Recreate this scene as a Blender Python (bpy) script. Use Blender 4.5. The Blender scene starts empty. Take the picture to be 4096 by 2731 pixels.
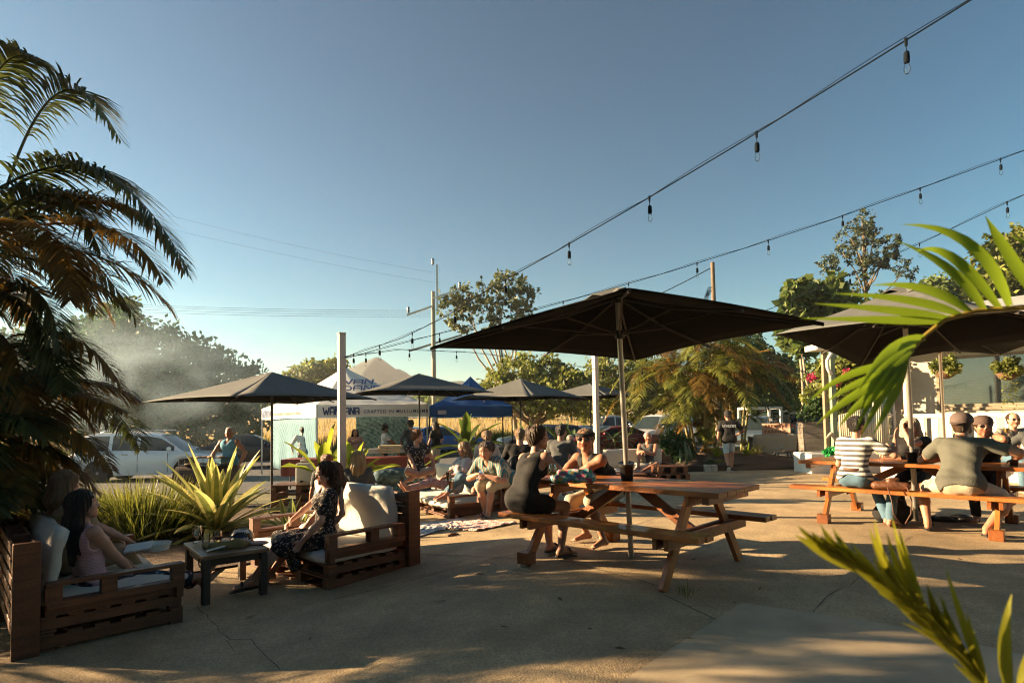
import bpy, math, random, time
import numpy as np
from mathutils import Vector, Matrix, noise as mnoise
R = math.radians
SC = bpy.context.scene
# ------------------------------------------------------------------ camera, sky, sun, exposure
CF, CH, CSH, CPI, CRO = 593., 1.341, 53.15, .045, -.016
cam_d = bpy.data.cameras.new('camera'); cam = bpy.data.objects.new('camera', cam_d); SC.collection.objects.link(cam)
cam_d.sensor_width = 36; cam_d.lens = CF/1024*36; cam_d.shift_y = CSH/1024; cam_d.clip_end = 20000; cam_d.clip_start = .05
cam.matrix_world = Matrix.Translation((0, 0, CH)) @ Matrix.Rotation(R(90)+CPI, 4, 'X') @ Matrix.Rotation(CRO, 4, 'Z')
cam_d.dof.use_dof = True; cam_d.dof.focus_distance = 9; cam_d.dof.aperture_fstop = 3.5
SC.camera = cam
SUN_EL, SUN_AZ = 15.5, 9.0      # azimuth: degrees beyond the picture's left side
sdir = Vector((-math.cos(R(SUN_AZ))*math.cos(R(SUN_EL)), math.sin(R(SUN_AZ))*math.cos(R(SUN_EL)), math.sin(R(SUN_EL))))
W = bpy.data.worlds.new('World'); SC.world = W; W.use_nodes = True
nt = W.node_tree; bg = nt.nodes['Background']; sky = nt.nodes.new('ShaderNodeTexSky'); sky.sky_type = 'NISHITA'
sky.sun_disc = False; sky.sun_elevation = R(SUN_EL); sky.sun_rotation = math.atan2(sdir.x, sdir.y)
sky.air_density = 1.0; sky.dust_density = .4; sky.ozone_density = 2.6; sky.altitude = 0
gm = nt.nodes.new('ShaderNodeGamma'); gm.inputs[1].default_value = 1.4; tn = nt.nodes.new('ShaderNodeMix'); tn.data_type = 'RGBA'; tn.blend_type = 'MULTIPLY'; tn.inputs[0].default_value = 1; tn.inputs[7].default_value = (.28, .46, .385, 1)
nt.links.new(sky.outputs[0], gm.inputs[0]); nt.links.new(gm.outputs[0], tn.inputs[6]); nt.links.new(tn.outputs[2], bg.inputs[0]); bg.inputs[1].default_value = .040
sl = bpy.data.lights.new('sun', 'SUN'); sl.energy = 5; sl.angle = R(.55); sl.color = (1, .70, .40)
so = bpy.data.objects.new('sun', sl); SC.collection.objects.link(so); so.rotation_euler = sdir.to_track_quat('Z', 'Y').to_euler(); so.location = (-20, 5, 20)
SC.view_settings.view_transform = 'Standard'; SC.view_settings.look = 'None'; SC.view_settings.exposure = 2.35; SC.view_settings.gamma = 1
SC.cycles.use_denoising = True; SC.cycles.use_adaptive_sampling = True; SC.cycles.adaptive_threshold = .02
SC.cycles.max_bounces = 6; SC.cycles.diffuse_bounces = 3; SC.cycles.transparent_max_bounces = 8; SC.cycles.volume_bounces = 0
SC.cycles.filter_width = 1.1; SC.cycles.caustics_reflective = False; SC.cycles.caustics_refractive = False; SC.cycles.sample_clamp_indirect = 6
random.seed(4); rng = np.random.default_rng(4)
# ------------------------------------------------------------------ ground height, picture-to-place helpers
def ss(a, b, x):
    t = min(1., max(0., (x-a)/(b-a))); return t*t*(3-2*t)
def gh(x, y): return -.2*ss(8, 16, y)-.1*ss(16, 26, y)-.2*ss(.7, -2.2, x)*(1-ss(9, 14, y))-.25*ss(0, -6, x)*ss(9, 13, y)
def ray(px, py):
    x = (px-512)/CF; y = (py-341-CSH)/CF; c, s = math.cos(-CRO), math.sin(-CRO)
    x, y = x*c-y*s, x*s+y*c; up = -y
    Y = math.cos(CPI)-up*math.sin(CPI); Z = math.sin(CPI)+up*math.cos(CPI)
    return Vector((x/Y, 1, Z/Y))
def G(px, py, z=None):                       # the spot on the ground seen at a pixel
    r = ray(px, py)
    if z is not None: return Vector((r.x*(z-CH)/r.z, (z-CH)/r.z, z))
    t = 1.
    while t < 400 and r.z*t+CH > gh(r.x*t, t): t *= 1.003
    return Vector((r.x*t, t, gh(r.x*t, t)))
def A(px, py, Y): r = ray(px, py)*Y; return Vector((r.x, r.y, r.z+CH))   # at a known distance
def on(x, y, dz=0): return Vector((x, y, gh(x, y)+dz))
# ------------------------------------------------------------------ tags
def tag(o, label=None, cat=None, group=None, kind=None):
    if label: o['label'] = label
    if cat: o['category'] = cat
    if group: o['group'] = group
    if kind: o['kind'] = kind
    return o
def thing(name, label, cat, loc=(0, 0, 0), rz=0, group=None):
    o = bpy.data.objects.new(name, None); SC.collection.objects.link(o); o.empty_display_size = .1
    o.location = loc; o.rotation_euler = (0, 0, rz)
    return tag(o, label, cat, group)
def mw(o):
    M = o.matrix_basis.copy() if o.type != 'EMPTY' else Matrix.Translation(o.location) @ o.rotation_euler.to_matrix().to_4x4()
    return mw(o.parent) @ M if o.parent else M
def dup(o, parent=None, loc=None, rz=None, label=None, group=None):
    c = o.copy(); SC.collection.objects.link(c); c.parent = parent
    for ch in list(o.children): dup(ch, c)
    if loc is not None: c.location = loc
    if rz is not None: c.rotation_euler = (0, 0, rz)
    if label: c['label'] = label
    if group: c['group'] = group
    return c
# ------------------------------------------------------------------ mesh builder
def basis(d):
    d = Vector(d).normalized(); u = Vector((0, 0, 1)) if abs(d.z) < .95 else Vector((1, 0, 0))
    x = d.cross(u).normalized(); y = x.cross(d).normalized(); return x, y, d
class MB:
    def __init__(s): s.v = []; s.f = []; s.m = []
    def add(s, vs, fs, m=0, M=None):
        b = len(s.v); s.v += [tuple(M @ Vector(p)) for p in vs] if M is not None else [tuple(p) for p in vs]
        s.f += [tuple(i+b for i in f) for f in fs]; s.m += [m]*len(fs); return s
    def box(s, c, d, m=0, M=None, rz=0, taper=1.):
        x, y, z = d[0]/2, d[1]/2, d[2]/2; vs = []
        for k, (a, b) in enumerate([(-1, -1), (1, -1), (1, 1), (-1, 1)]*2):
            t = taper if k > 3 else 1; vs.append(Vector((a*x*t, b*y*t, z if k > 3 else -z)))
        if rz: q = Matrix.Rotation(rz, 3, 'Z'); vs = [q @ v for v in vs]
        vs = [v+Vector(c) for v in vs]
        return s.add(vs, [(3, 2, 1, 0), (4, 5, 6, 7), (0, 1, 5, 4), (1, 2, 6, 5), (2, 3, 7, 6), (3, 0, 4, 7)], m, M)
    def bar(s, a, b, w, h, m=0, up=(0, 0, 1), M=None):      # a board from a to b, w wide, h thick (along up)
        a = Vector(a); b = Vector(b); d = (b-a).normalized(); x = d.cross(Vector(up)).normalized(); u = x.cross(d).normalized()
        vs = [p+x*(i*w/2)+u*(j*h/2) for p in (a, b) for i, j in ((-1, -1), (1, -1), (1, 1), (-1, 1))]
        return s.add(vs, [(0, 1, 2, 3), (7, 6, 5, 4), (0, 4, 5, 1), (1, 5, 6, 2), (2, 6, 7, 3), (3, 7, 4, 0)], m, M)
    def tube(s, pts, r, n=6, m=0, cap=True, M=None):
        pts = [Vector(p) for p in pts]; k = len(pts); rs = r if hasattr(r, '__len__') else [r]*k; vs = []; fs = []
        x0 = None
        for i, p in enumerate(pts):
            d = (pts[min(i+1, k-1)]-pts[max(i-1, 0)]).normalized()
            if x0 is None: x0 = basis(d)[0]
            x0 = (x0-d*x0.dot(d)).normalized(); y0 = d.cross(x0)
            vs += [p+(x0*math.cos(2*math.pi*j/n)+y0*math.sin(2*math.pi*j/n))*rs[i] for j in range(n)]
        for i in range(k-1):
            for j in range(n): fs.append((i*n+j, i*n+(j+1) % n, (i+1)*n+(j+1) % n, (i+1)*n+j))
        if cap: fs += [tuple(range(n-1, -1, -1)), tuple((k-1)*n+j for j in range(n))]
        return s.add(vs, fs, m, M)
    def lathe(s, prof, o=(0, 0, 0), n=16, m=0, M=None, sx=1, sy=1):
        vs = []; fs = []; k = len(prof); o = Vector(o)
        for r, z in prof: vs += [o+Vector((r*sx*math.cos(2*math.pi*j/n), r*sy*math.sin(2*math.pi*j/n), z)) for j in range(n)]
        for i in range(k-1):
            for j in range(n): fs.append((i*n+j, i*n+(j+1) % n, (i+1)*n+(j+1) % n, (i+1)*n+j))
        if prof[0][0] > 1e-4: fs.append(tuple(range(n-1, -1, -1)))
        if prof[-1][0] > 1e-4: fs.append(tuple((k-1)*n+j for j in range(n)))
        return s.add(vs, fs, m, M)
    def ell(s, c, r, n=12, m=0, M=None):
        pr = [(max(1e-5, math.sin(math.pi*i/(n//2+2))), -math.cos(math.pi*i/(n//2+2))) for i in range(n//2+3)]
        T = Matrix.Translation(c) @ Matrix.Diagonal((*r, 1)); return s.lathe(pr, (0, 0, 0), n, m, (M @ T) if M is not None else T)
    def prism(s, poly, z0, z1, m=0, M=None):
        k = len(poly); vs = [(p[0], p[1], z0) for p in poly]+[(p[0], p[1], z1) for p in poly]
        return s.add(vs, [tuple(range(k-1, -1, -1)), tuple(range(k, 2*k))]+[(i, (i+1) % k, k+(i+1) % k, k+i) for i in range(k)], m, M)
    def grid(s, fn, nu, nv, m=0, M=None):
        vs = [fn(i/(nu-1), j/(nv-1)) for j in range(nv) for i in range(nu)]
        return s.add(vs, [(j*nu+i, j*nu+i+1, (j+1)*nu+i+1, (j+1)*nu+i) for j in range(nv-1) for i in range(nu-1)], m, M)
    def build(s, name, mats, parent=None, world=False, smooth=False, bevel=0, seg=1, solid=0):
        me = bpy.data.meshes.new(name); vs = s.v
        if world and parent: Mi = mw(parent).inverted(); vs = [tuple(Mi @ Vector(p)) for p in vs]
        me.from_pydata(vs, [], s.f)
        if not isinstance(mats, (list, tuple)): mats = [mats]
        for m in mats: me.materials.append(m)
        if len(mats) > 1: me.polygons.foreach_set('material_index', s.m)
        if smooth: me.polygons.foreach_set('use_smooth', [True]*len(me.polygons))
        o = bpy.data.objects.new(name, me); SC.collection.objects.link(o); o.parent = parent
        if smooth == 'auto': me.set_sharp_from_angle(angle=R(38))
        if solid: q = o.modifiers.new('s', 'SOLIDIFY'); q.thickness = solid; q.offset = 0
        if bevel: q = o.modifiers.new('b', 'BEVEL'); q.width = bevel; q.segments = seg; q.limit_method = 'ANGLE'; q.angle_limit = R(40)
        return o
# ------------------------------------------------------------------ materials
_M = {}
def N(t, k, **kw):
    n = t.nodes.new(k)
    for a, b in kw.items():
        if hasattr(n, a): setattr(n, a, b)
    return n
def mat(name, col, rough=.6, var=.12, scale=8., bump=.0, bscale=60., metal=0, trans=0, spec=.5, stretch=None, col2=None, thresh=None, coat=0, obj=True, extra=None, vcol=False, sheen=0):
    """procedural material: two tones mixed by noise, optional bump, optional leaf translucency"""
    if name in _M: return _M[name]
    m = bpy.data.materials.new(name); m.use_nodes = True; t = m.node_tree; b = t.nodes['Principled BSDF']; L = t.links.new
    tc = N(t, 'ShaderNodeTexCoord'); mp = N(t, 'ShaderNodeMapping'); L(tc.outputs['Object' if obj else 'Generated'], mp.inputs[0])
    if stretch: mp.inputs['Scale'].default_value = stretch
    nz = N(t, 'ShaderNodeTexNoise'); nz.inputs['Scale'].default_value = scale; nz.inputs['Detail'].default_value = 6; L(mp.outputs[0], nz.inputs[0])
    rp = N(t, 'ShaderNodeValToRGB'); L(nz.outputs[0], rp.inputs[0])
    c1 = [c*(1-var) for c in col]; c2 = col2 or [min(1, c*(1+var)) for c in col]
    a, z = thresh or (.3, .7); rp.color_ramp.elements[0].position = a; rp.color_ramp.elements[1].position = z
    rp.color_ramp.elements[0].color = (*c1, 1); rp.color_ramp.elements[1].color = (*c2, 1)
    out = rp.outputs[0]
    if vcol:
        at = N(t, 'ShaderNodeAttribute', attribute_name='Col'); mx = N(t, 'ShaderNodeMix', data_type='RGBA', blend_type='MULTIPLY'); mx.inputs[0].default_value = 1
        L(out, mx.inputs[6]); L(at.outputs[0], mx.inputs[7]); out = mx.outputs[2]
    if extra: out = extra(t, mp.outputs[0], out, tc)
    L(out, b.inputs['Base Color']); b.inputs['Roughness'].default_value = rough; b.inputs['Metallic'].default_value = metal
    b.inputs['Specular IOR Level'].default_value = spec; b.inputs['Coat Weight'].default_value = coat
    if sheen: b.inputs['Sheen Weight'].default_value = sheen
    if bump:
        n2 = N(t, 'ShaderNodeTexNoise'); n2.inputs['Scale'].default_value = bscale; n2.inputs['Detail'].default_value = 5; L(mp.outputs[0], n2.inputs[0])
        bp = N(t, 'ShaderNodeBump'); bp.inputs['Strength'].default_value = bump; bp.inputs['Distance'].default_value = .02; L(n2.outputs[0], bp.inputs['Height']); L(bp.outputs[0], b.inputs['Normal'])
    if trans:
        tr = N(t, 'ShaderNodeBsdfTranslucent'); ms = N(t, 'ShaderNodeMixShader'); ms.inputs[0].default_value = trans; L(out, tr.inputs[0])
        L(b.outputs[0], ms.inputs[1]); L(tr.outputs[0], ms.inputs[2]); L(ms.outputs[0], t.nodes['Material Output'].inputs[0])
    _M[name] = m; return m
def glass(name, col=(1, 1, 1), rough=.02, alpha=.25, ior=1.45):      # thin glass: part clear, part glossy
    if name in _M: return _M[name]
    m = bpy.data.materials.new(name); m.use_nodes = True; t = m.node_tree; L = t.links.new; t.nodes.remove(t.nodes['Principled BSDF'])
    tr = N(t, 'ShaderNodeBsdfTransparent'); tr.inputs[0].default_value = (*col, 1); gl = N(t, 'ShaderNodeBsdfGlossy'); gl.inputs['Roughness'].default_value = rough
    fr = N(t, 'ShaderNodeFresnel'); fr.inputs[0].default_value = ior; mp = N(t, 'ShaderNodeMath', operation='ADD'); mp.inputs[1].default_value = alpha; L(fr.outputs[0], mp.inputs[0])
    mx = N(t, 'ShaderNodeMixShader'); L(mp.outputs[0], mx.inputs[0]); L(tr.outputs[0], mx.inputs[1]); L(gl.outputs[0], mx.inputs[2]); L(mx.outputs[0], t.nodes['Material Output'].inputs[0])
    _M[name] = m; return m
def wood(name, c1, c2, rough=.5, coat=0, sc=(3, 40, 40)):
    def ex(t, vec, out, tc):
        w = N(t, 'ShaderNodeTexNoise'); w.inputs['Scale'].default_value = 1.; w.inputs['Detail'].default_value = 8; w.inputs['Distortion'].default_value = .6
        mp = N(t, 'ShaderNodeMapping'); mp.inputs['Scale'].default_value = sc; t.links.new(tc.outputs['Object'], mp.inputs[0]); t.links.new(mp.outputs[0], w.inputs[0])
        r = N(t, 'ShaderNodeValToRGB'); r.color_ramp.elements[0].position = .35; r.color_ramp.elements[1].position = .65; r.color_ramp.elements[0].color = (.45, .42, .4, 1); r.color_ramp.elements[1].color = (1, 1, 1, 1)
        t.links.new(w.outputs[0], r.inputs[0]); mx = N(t, 'ShaderNodeMix', data_type='RGBA', blend_type='MULTIPLY'); mx.inputs[0].default_value = .8
        t.links.new(out, mx.inputs[6]); t.links.new(r.outputs[0], mx.inputs[7]); return mx.outputs[2]
    return mat(name, c1, rough, 0, 2.2, .25, 45., col2=c2, coat=coat, extra=ex)
def text_mesh(txt, size, name, m, parent, M, extrude=.003, spacing=1.05, sx=1.):   # lettering as a flat solid
    c = bpy.data.curves.new(name, 'FONT'); c.body = txt; c.size = size; c.align_x = 'CENTER'; c.align_y = 'CENTER'; c.extrude = extrude; c.space_character = spacing; c.offset = size*.012
    o = bpy.data.objects.new('tmp', c); SC.collection.objects.link(o); dg = bpy.context.evaluated_depsgraph_get(); me = bpy.data.meshes.new_from_object(o.evaluated_get(dg))
    bpy.data.objects.remove(o); me.materials.clear(); me.materials.append(m); me.transform(M @ Matrix.Diagonal((sx, 1, 1, 1))); q = bpy.data.objects.new(name, me); SC.collection.objects.link(q); q.parent = parent
    return q
def frame(o, x, y, z=None):       # matrix from origin and axes
    x = Vector(x).normalized(); y = Vector(y); z = Vector(z).normalized() if z else x.cross(y).normalized(); y = z.cross(x).normalized()
    return Matrix(((x.x, y.x, z.x, o[0]), (x.y, y.y, z.y, o[1]), (x.z, y.z, z.z, o[2]), (0, 0, 0, 1)))
# ================================================================== SETTING
def sheet(name, poly, dz, m, res=.5, kind='structure'):
    """ground-hugging sheet over a polygon (clipped grid)"""
    import bmesh
    bm = bmesh.new(); xs = [p[0] for p in poly]; ys = [p[1] for p in poly]
    f = bm.faces.new([bm.verts.new((p[0], p[1], 0)) for p in poly])
    for ax, lo, hi in ((0, min(xs), max(xs)), (1, min(ys), max(ys))):
        n = int((hi-lo)/res)
        for i in range(1, n+1):
            co = [0, 0, 0]; no = [0, 0, 0]; co[ax] = lo+i*(hi-lo)/(n+1); no[ax] = 1
            bmesh.ops.bisect_plane(bm, geom=bm.verts[:]+bm.edges[:]+bm.faces[:], plane_co=co, plane_no=no)
    for v in bm.verts: v.co.z = gh(v.co.x, v.co.y)+dz
    bmesh.ops.recalc_face_normals(bm, faces=bm.faces)
    me = bpy.data.meshes.new(name); bm.to_mesh(me); bm.free(); me.materials.append(m)
    if me.polygons[0].normal.z < 0: me.flip_normals()
    o = bpy.data.objects.new(name, me); SC.collection.objects.link(o)
    if kind: o['kind'] = kind
    return o
def agg(t, vec, out, tc):     # exposed stones and wide stains in concrete
    L = t.links.new; v = N(t, 'ShaderNodeTexVoronoi'); v.inputs['Scale'].default_value = 95; L(vec, v.inputs[0])
    r = N(t, 'ShaderNodeValToRGB'); r.color_ramp.elements[0].color = (.3, .28, .27, 1); r.color_ramp.elements[1].color = (1.5, 1.42, 1.3, 1); r.color_ramp.elements[1].position = .8
    L(v.outputs['Color'], r.inputs[0]); mx = N(t, 'ShaderNodeMix', data_type='RGBA', blend_type='MULTIPLY'); mx.inputs[0].default_value = .5; L(out, mx.inputs[6]); L(r.outputs[0], mx.inputs[7])
    n = N(t, 'ShaderNodeTexNoise'); n.inputs['Scale'].default_value = .55; n.inputs['Detail'].default_value = 9; n.inputs['Roughness'].default_value = .65; L(vec, n.inputs[0])
    r2 = N(t, 'ShaderNodeValToRGB'); r2.color_ramp.elements[0].position = .33; r2.color_ramp.elements[0].color = (.36, .34, .31, 1); r2.color_ramp.elements[1].position = .62; L(n.outputs[0], r2.inputs[0])
    m2 = N(t, 'ShaderNodeMix', data_type='RGBA', blend_type='MULTIPLY'); m2.inputs[0].default_value = .8; L(mx.outputs[2], m2.inputs[6]); L(r2.outputs[0], m2.inputs[7]); return m2.outputs[2]
M_conc = mat('aggregate_concrete', (.44, .345, .205), .8, .15, 3., .5, 90., extra=agg)
M_slab = mat('smooth_concrete', (.40, .325, .21), .6, .25, 2.2, .12, 120.)
M_asph = mat('asphalt', (.075, .078, .08), .85, .25, 2., .3, 120.)
M_soil = mat('verge_soil', (.10, .12, .045), .95, .35, 1.5, .4, 30., col2=(.2, .17, .08))
M_mulch = mat('bark_mulch', (.045, .03, .018), .95, .5, 40., .9, 60., col2=(.16, .10, .06))
M_crack = mat('crack_dark', (.03, .027, .02), .95)
def ground_mesh():
    a = [0, .7, 1.4, 2.1, 3, 5, 7, 9, 11, 13, 16, 20, 25, 32, 40, 55, 80, 120, 200, 400, 900, 2000, 5000]
    xs = [-q for q in a[:0:-1]]+a; ys = [-300, -60, -20, -5, 0, 3, 6, 7, 8, 9, 10, 11, 12, 13, 14, 16, 18, 20, 22, 24, 26, 30, 40, 60, 90, 140, 250, 500, 1200, 2500, 6000]
    m = MB(); m.grid(lambda u, v: (xs[round(u*(len(xs)-1))], ys[round(v*(len(ys)-1))], gh(xs[round(u*(len(xs)-1))], ys[round(v*(len(ys)-1))])-.02), len(xs), len(ys))
    tag(m.build('ground', M_soil, smooth=True), kind='structure')
ground_mesh()
PATIO = [(-8, -6), (14, -6), (22, 12), (22, 22), (12.5, 24), (8.6, 17.2), (6.8, 17.6), (2.0, 16.9), (-1.5, 15.5), (-2.7, 12), (-2.5, 9.6), (-2.35, 7.5), (-2.75, 6.8), (-4.1, 5.65), (-5.2, 3.7), (-9, 2.5)]
sheet('patio', PATIO, .0, M_conc, .6)
sheet('path', [(.45, 3.0), (1.64, 4.36), (2.35, 3.9), (2.95, 3.2), (4.2, 1.5), (4.2, -2), (-.5, -2), (0, 1.5)], .006, M_slab, .6)
sheet('road', [(-70, 15.3), (-9, 15.3), (-4.2, 16.3), (2, 18.6), (3.5, 22.5), (11, 25.5), (40, 32), (90, 38), (90, 52), (16, 43), (-4, 34.5), (-20, 31.5), (-70, 27)], .006, M_asph, 1.5)
sheet('garden_bed', [(-9, 2.55), (-5.25, 3.75), (-4.15, 5.7), (-2.8, 6.85), (-2.4, 7.55), (-2.55, 9.6), (-2.75, 12), (-4.4, 13.4), (-9, 13.2), (-14, 12), (-14, 3)], .012, M_mulch, .4)
# expansion joints and cracks of the patio, thin dark strips just above the concrete
def strip(mb, pts, w, dz=.005, jit=0):
    P = [Vector((p[0], p[1], 0)) for p in pts]; out = []
    for a, b in zip(P[:-1], P[1:]):
        n = max(1, int((b-a).length/.12)); out += [a.lerp(b, i/n) for i in range(n)]
    out.append(P[-1]); vs = []; k = len(out); off = 0
    for i, p in enumerate(out):
        d = (out[min(i+1, k-1)]-out[max(i-1, 0)]).normalized(); q = Vector((-d.y, d.x, 0)); off = off*.7+random.uniform(-jit, jit); p = p+q*off; ww = w*(random.uniform(.3, 1.3) if jit else 1)
        vs += [(p+q*ww/2).to_tuple()[:2], (p-q*ww/2).to_tuple()[:2]]
    vs = [(x, y, gh(x, y)+dz) for x, y in vs]; mb.add(vs, [(2*i, 2*i+1, 2*i+3, 2*i+2) for i in range(k-1)])
mb = MB()
g = lambda x, y: tuple(G(x, y))[:2]
strip(mb, [g(560, 560), g(640, 580), g(670, 590)], .009); strip(mb, [g(400, 553), g(560, 562)], .009)
strip(mb, [g(664, 595), g(760, 640)], .009)
strip(mb, [g(583, 542), g(700, 504), g(812, 466)], .009); strip(mb, [g(330, 600), g(487, 560), g(583, 542)], .009)
strip(mb, [(2.6, -3), (2.2, 2.6)], .012)
mb.build('expansion_joint', M_crack); tag(bpy.context.scene.objects['expansion_joint'], kind='structure')
mb = MB(); strip(mb, [g(195, 605), g(214, 622), g(228, 640), g(250, 640), g(262, 660), g(275, 672)], .006, .005, .02); strip(mb, [g(228, 640), g(238, 652)], .004, .005, .015)
strip(mb, [g(913, 536), g(893, 552), g(862, 566), g(846, 585), g(822, 597), g(815, 616)], .006, .005, .02); strip(mb, [g(690, 606), g(706, 606), g(722, 612)], .006, .005, .02)
tag(mb.build('crack', M_crack), kind='structure')
# distant mountain and ridges
def ridge(name, pts, dist, depth, m, seed=0, rough=.03):
    """a hill range: skyline points in picture pixels, standing at a true distance with real depth"""
    P = [A(x, y, dist) for x, y in pts]; mb = MB(); nu, nv = 90, 14; xs = [p.x for p in P]; zs = [p.z for p in P]
    def fn(u, v):
        x = xs[0]+(xs[-1]-xs[0])*u; zt = float(np.interp(x, xs, zs)); w = v*2-1
        hgt = max(0, 1-abs(w)**1.15); nn = mnoise.fractal(Vector((x/dist*26+seed, w*2.2, seed)), 1., 2., 5)
        return (x, dist+w*depth, max(-2, (zt*hgt if abs(w) > .03 else zt)*(1+rough*nn*(1 if abs(w) > .03 else .6))-1))
    mb.grid(fn, nu, nv+1); return tag(mb.build(name, m, smooth=True), kind='structure')
M_hill = mat('forested_hill', (.010, .026, .030), 1, .4, .03, .0, col2=(.03, .055, .05))
ridge('mountain', [(255, 418), (300, 396), (318, 378), (338, 372), (352, 366), (364, 360), (372, 357.5), (376, 355.5), (381, 357), (388, 362), (396, 368), (399, 367.5), (406, 371), (412, 375), (425, 384), (450, 400), (480, 417)], 760, 190, M_hill, 1)
ridge('hill', [(400, 410), (425, 392), (445, 382), (452, 379), (462, 379), (475, 382), (488, 384), (500, 389), (540, 380), (560, 376), (585, 376), (600, 378), (640, 382), (700, 400), (760, 410)], 480, 120, M_hill, 5, .05)
ridge('hill', [(-60, 415), (0, 400), (60, 396), (150, 402), (220, 398), (290, 402), (360, 409)], 380, 90, M_hill, 9, .05)
# ================================================================== FURNITURE
M_deck = wood('oiled_hardwood', (.30, .090, .017), (.50, .18, .04), .38, .25, (2.5, 2.5, 2.5))
M_deckd = wood('oiled_hardwood_dark', (.17, .052, .013), (.32, .108, .025), .4, .2, (2.5, 2.5, 2.5))
M_pal = wood('stained_pallet_timber', (.075, .026, .009), (.20, .068, .02), .55, .1, (3, 3, 30))
M_grey = wood('weathered_boards', (.13, .115, .095), (.26, .23, .19), .85, 0, (3, 3, 40))
M_cush = mat('canvas_cushion', (.50, .475, .40), .9, .06, 5, .25, 25., sheen=.2)
M_white = mat('white_cushion', (.66, .63, .56), .9, .05, 5, .3, 20.)
M_fab = mat('umbrella_fabric', (.085, .09, .085), .85, .1, 6, .08, 300.)
M_pole = mat('anodised_pole', (.42, .41, .37), .38, .05, 4, metal=.7)
M_black = mat('black_plastic', (.012, .012, .012), .4, .1, 5)
M_steel = mat('steel', (.4, .4, .4), .3, .05, 5, metal=1)
def picnic_table(cx, cy, th, hl, label, bandpole=True):
    t = thing('picnic_table', label, 'picnic table', (cx, cy, gh(cx, cy)), th, 'timber picnic tables on the patio')
    tw, bo, bw, fw, fl, ht, hb = .41, .747, .238, .70, .72, .757, .455
    m = MB(); n = 5; w = (2*tw)/n
    for i in range(n): m.box((0, -tw+w*(i+.5), ht-.022), (2*hl+random.uniform(-.01, .01), w-.006, .044))
    m.build('tabletop', M_deck, t, bevel=.004)
    for s in (-1, 1):
        m = MB()
        for k in (0, 1): m.box((0, s*(bo-bw/2)+(k-.5)*bw/2, hb-.022), (2*hl+.02*k, bw/2-.006, .044))
        m.build('bench_seat', M_deck, t, bevel=.004)
    for e in (-1, 1):
        x = e*fl*(hl/1.055)
        for s in (-1, 1):
            m = MB(); a = Vector((x, s*fw, 0)); b = Vector((x, s*.2, ht-.045)); m.bar(a, b, .045, .09, up=(0, 1, 0))
            m.build('leg', M_deck, t, bevel=.003)
            m = MB()
            if not (e > 0 and cx < 3): m.box((x, s*fw, .055), (.13, .13, .11)); m.build('foot_block', M_deckd, t, bevel=.004)
        m = MB()
        m.bar((x+.05, -bo+.03, hb-.09), (x+.05, bo-.03, hb-.09), .04, .085); m.bar((x-.05, -bo+.03, hb-.09), (x-.05, bo-.03, hb-.09), .04, .085); m.build('bench_rail', M_deckd, t, bevel=.003)
        m = MB(); m.bar((x+.05, -tw+.04, ht-.088), (x+.05, tw-.04, ht-.088), .04, .085); m.bar((e*(hl-.12), -tw+.03, ht-.075), (e*(hl-.12), tw-.03, ht-.075), .06, .06); m.build('top_rail', M_deckd, t, bevel=.003)
        m = MB(); m.bar((x-e*.06, 0, hb-.12), (e*.1, 0, ht-.06), .045, .09, up=(0, 0, 1)); m.build('brace', M_deckd, t, bevel=.003)
    return t
picnic_table(1.116, 5.667, -.775, 1.055, 'empty-ended timber picnic table in the middle of the patio, nearest the camera')
picnic_table(5.011, 7.446, -.788, 1.246, 'timber picnic table at the right seating four people, with drinks on it')
picnic_table(8.9, 10.2, -.79, 1.25, 'timber picnic table in front of the white balustrade, at the right edge of the photo')
def pallet(m, x0, y0, z0, W, D, H=.13, cols=4, slats=6, mi=0, M=None):   # slats along x on top, stringers across
    m.box((x0+W/2, y0+.045, z0+.01), (W, .09, .02), mi, M); m.box((x0+W/2, y0+D-.045, z0+.01), (W, .09, .02), mi, M)
    for i in range(cols): m.box((x0+.05+(W-.1)*i/(cols-1), y0+D/2, z0+H/2), (.1, D, H-.044), mi, M)
    for i in range(slats): m.box((x0+W/2, y0+.045+(D-.09)*i/(slats-1), z0+H-.011), (W, .09, .02), mi, M)
def cushion(name, m, c, d, parent, rx=0, seed=0, puff=.12):
    nu, nv, nw = 13, 9, 4; x, y, z = d[0]/2, d[1]/2, d[2]/2; mb = MB(); import bmesh
    def P(u, v, s):   # rounded slab
        a = u*2-1; b = v*2-1; e = max(abs(a)**6, abs(b)**6); zz = z*(1-.45*e)*(1+puff*(1-a*a)*(1-b*b))
        n = mnoise.noise(Vector((a*2+seed, b*2, s)))*.02
        return (a*x*(1-.015*abs(b)**8), b*y*(1-.015*abs(a)**8), s*zz+n)
    for s in (1, -1):
        k = len(mb.v); mb.grid(lambda u, v: P(u, v, s), nu, nv)
        if s < 0: mb.f = [f if min(f) < k else f[::-1] for f in mb.f]
    n = nu*nv; ring = [i for i in range(nu)]+[j*nu+nu-1 for j in range(1, nv)]+[(nv-1)*nu+i for i in range(nu-2, -1, -1)]+[j*nu for j in range(nv-2, 0, -1)]
    for a, b in zip(ring, ring[1:]+ring[:1]): mb.f.append((b, a, a+n, b+n)); mb.m.append(0)
    M = Matrix.Translation(c) @ Matrix.Rotation(rx, 4, 'X'); mb.v = [tuple(M @ Vector(p)) for p in mb.v]
    return mb.build(name, m, parent, smooth=True)
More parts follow.
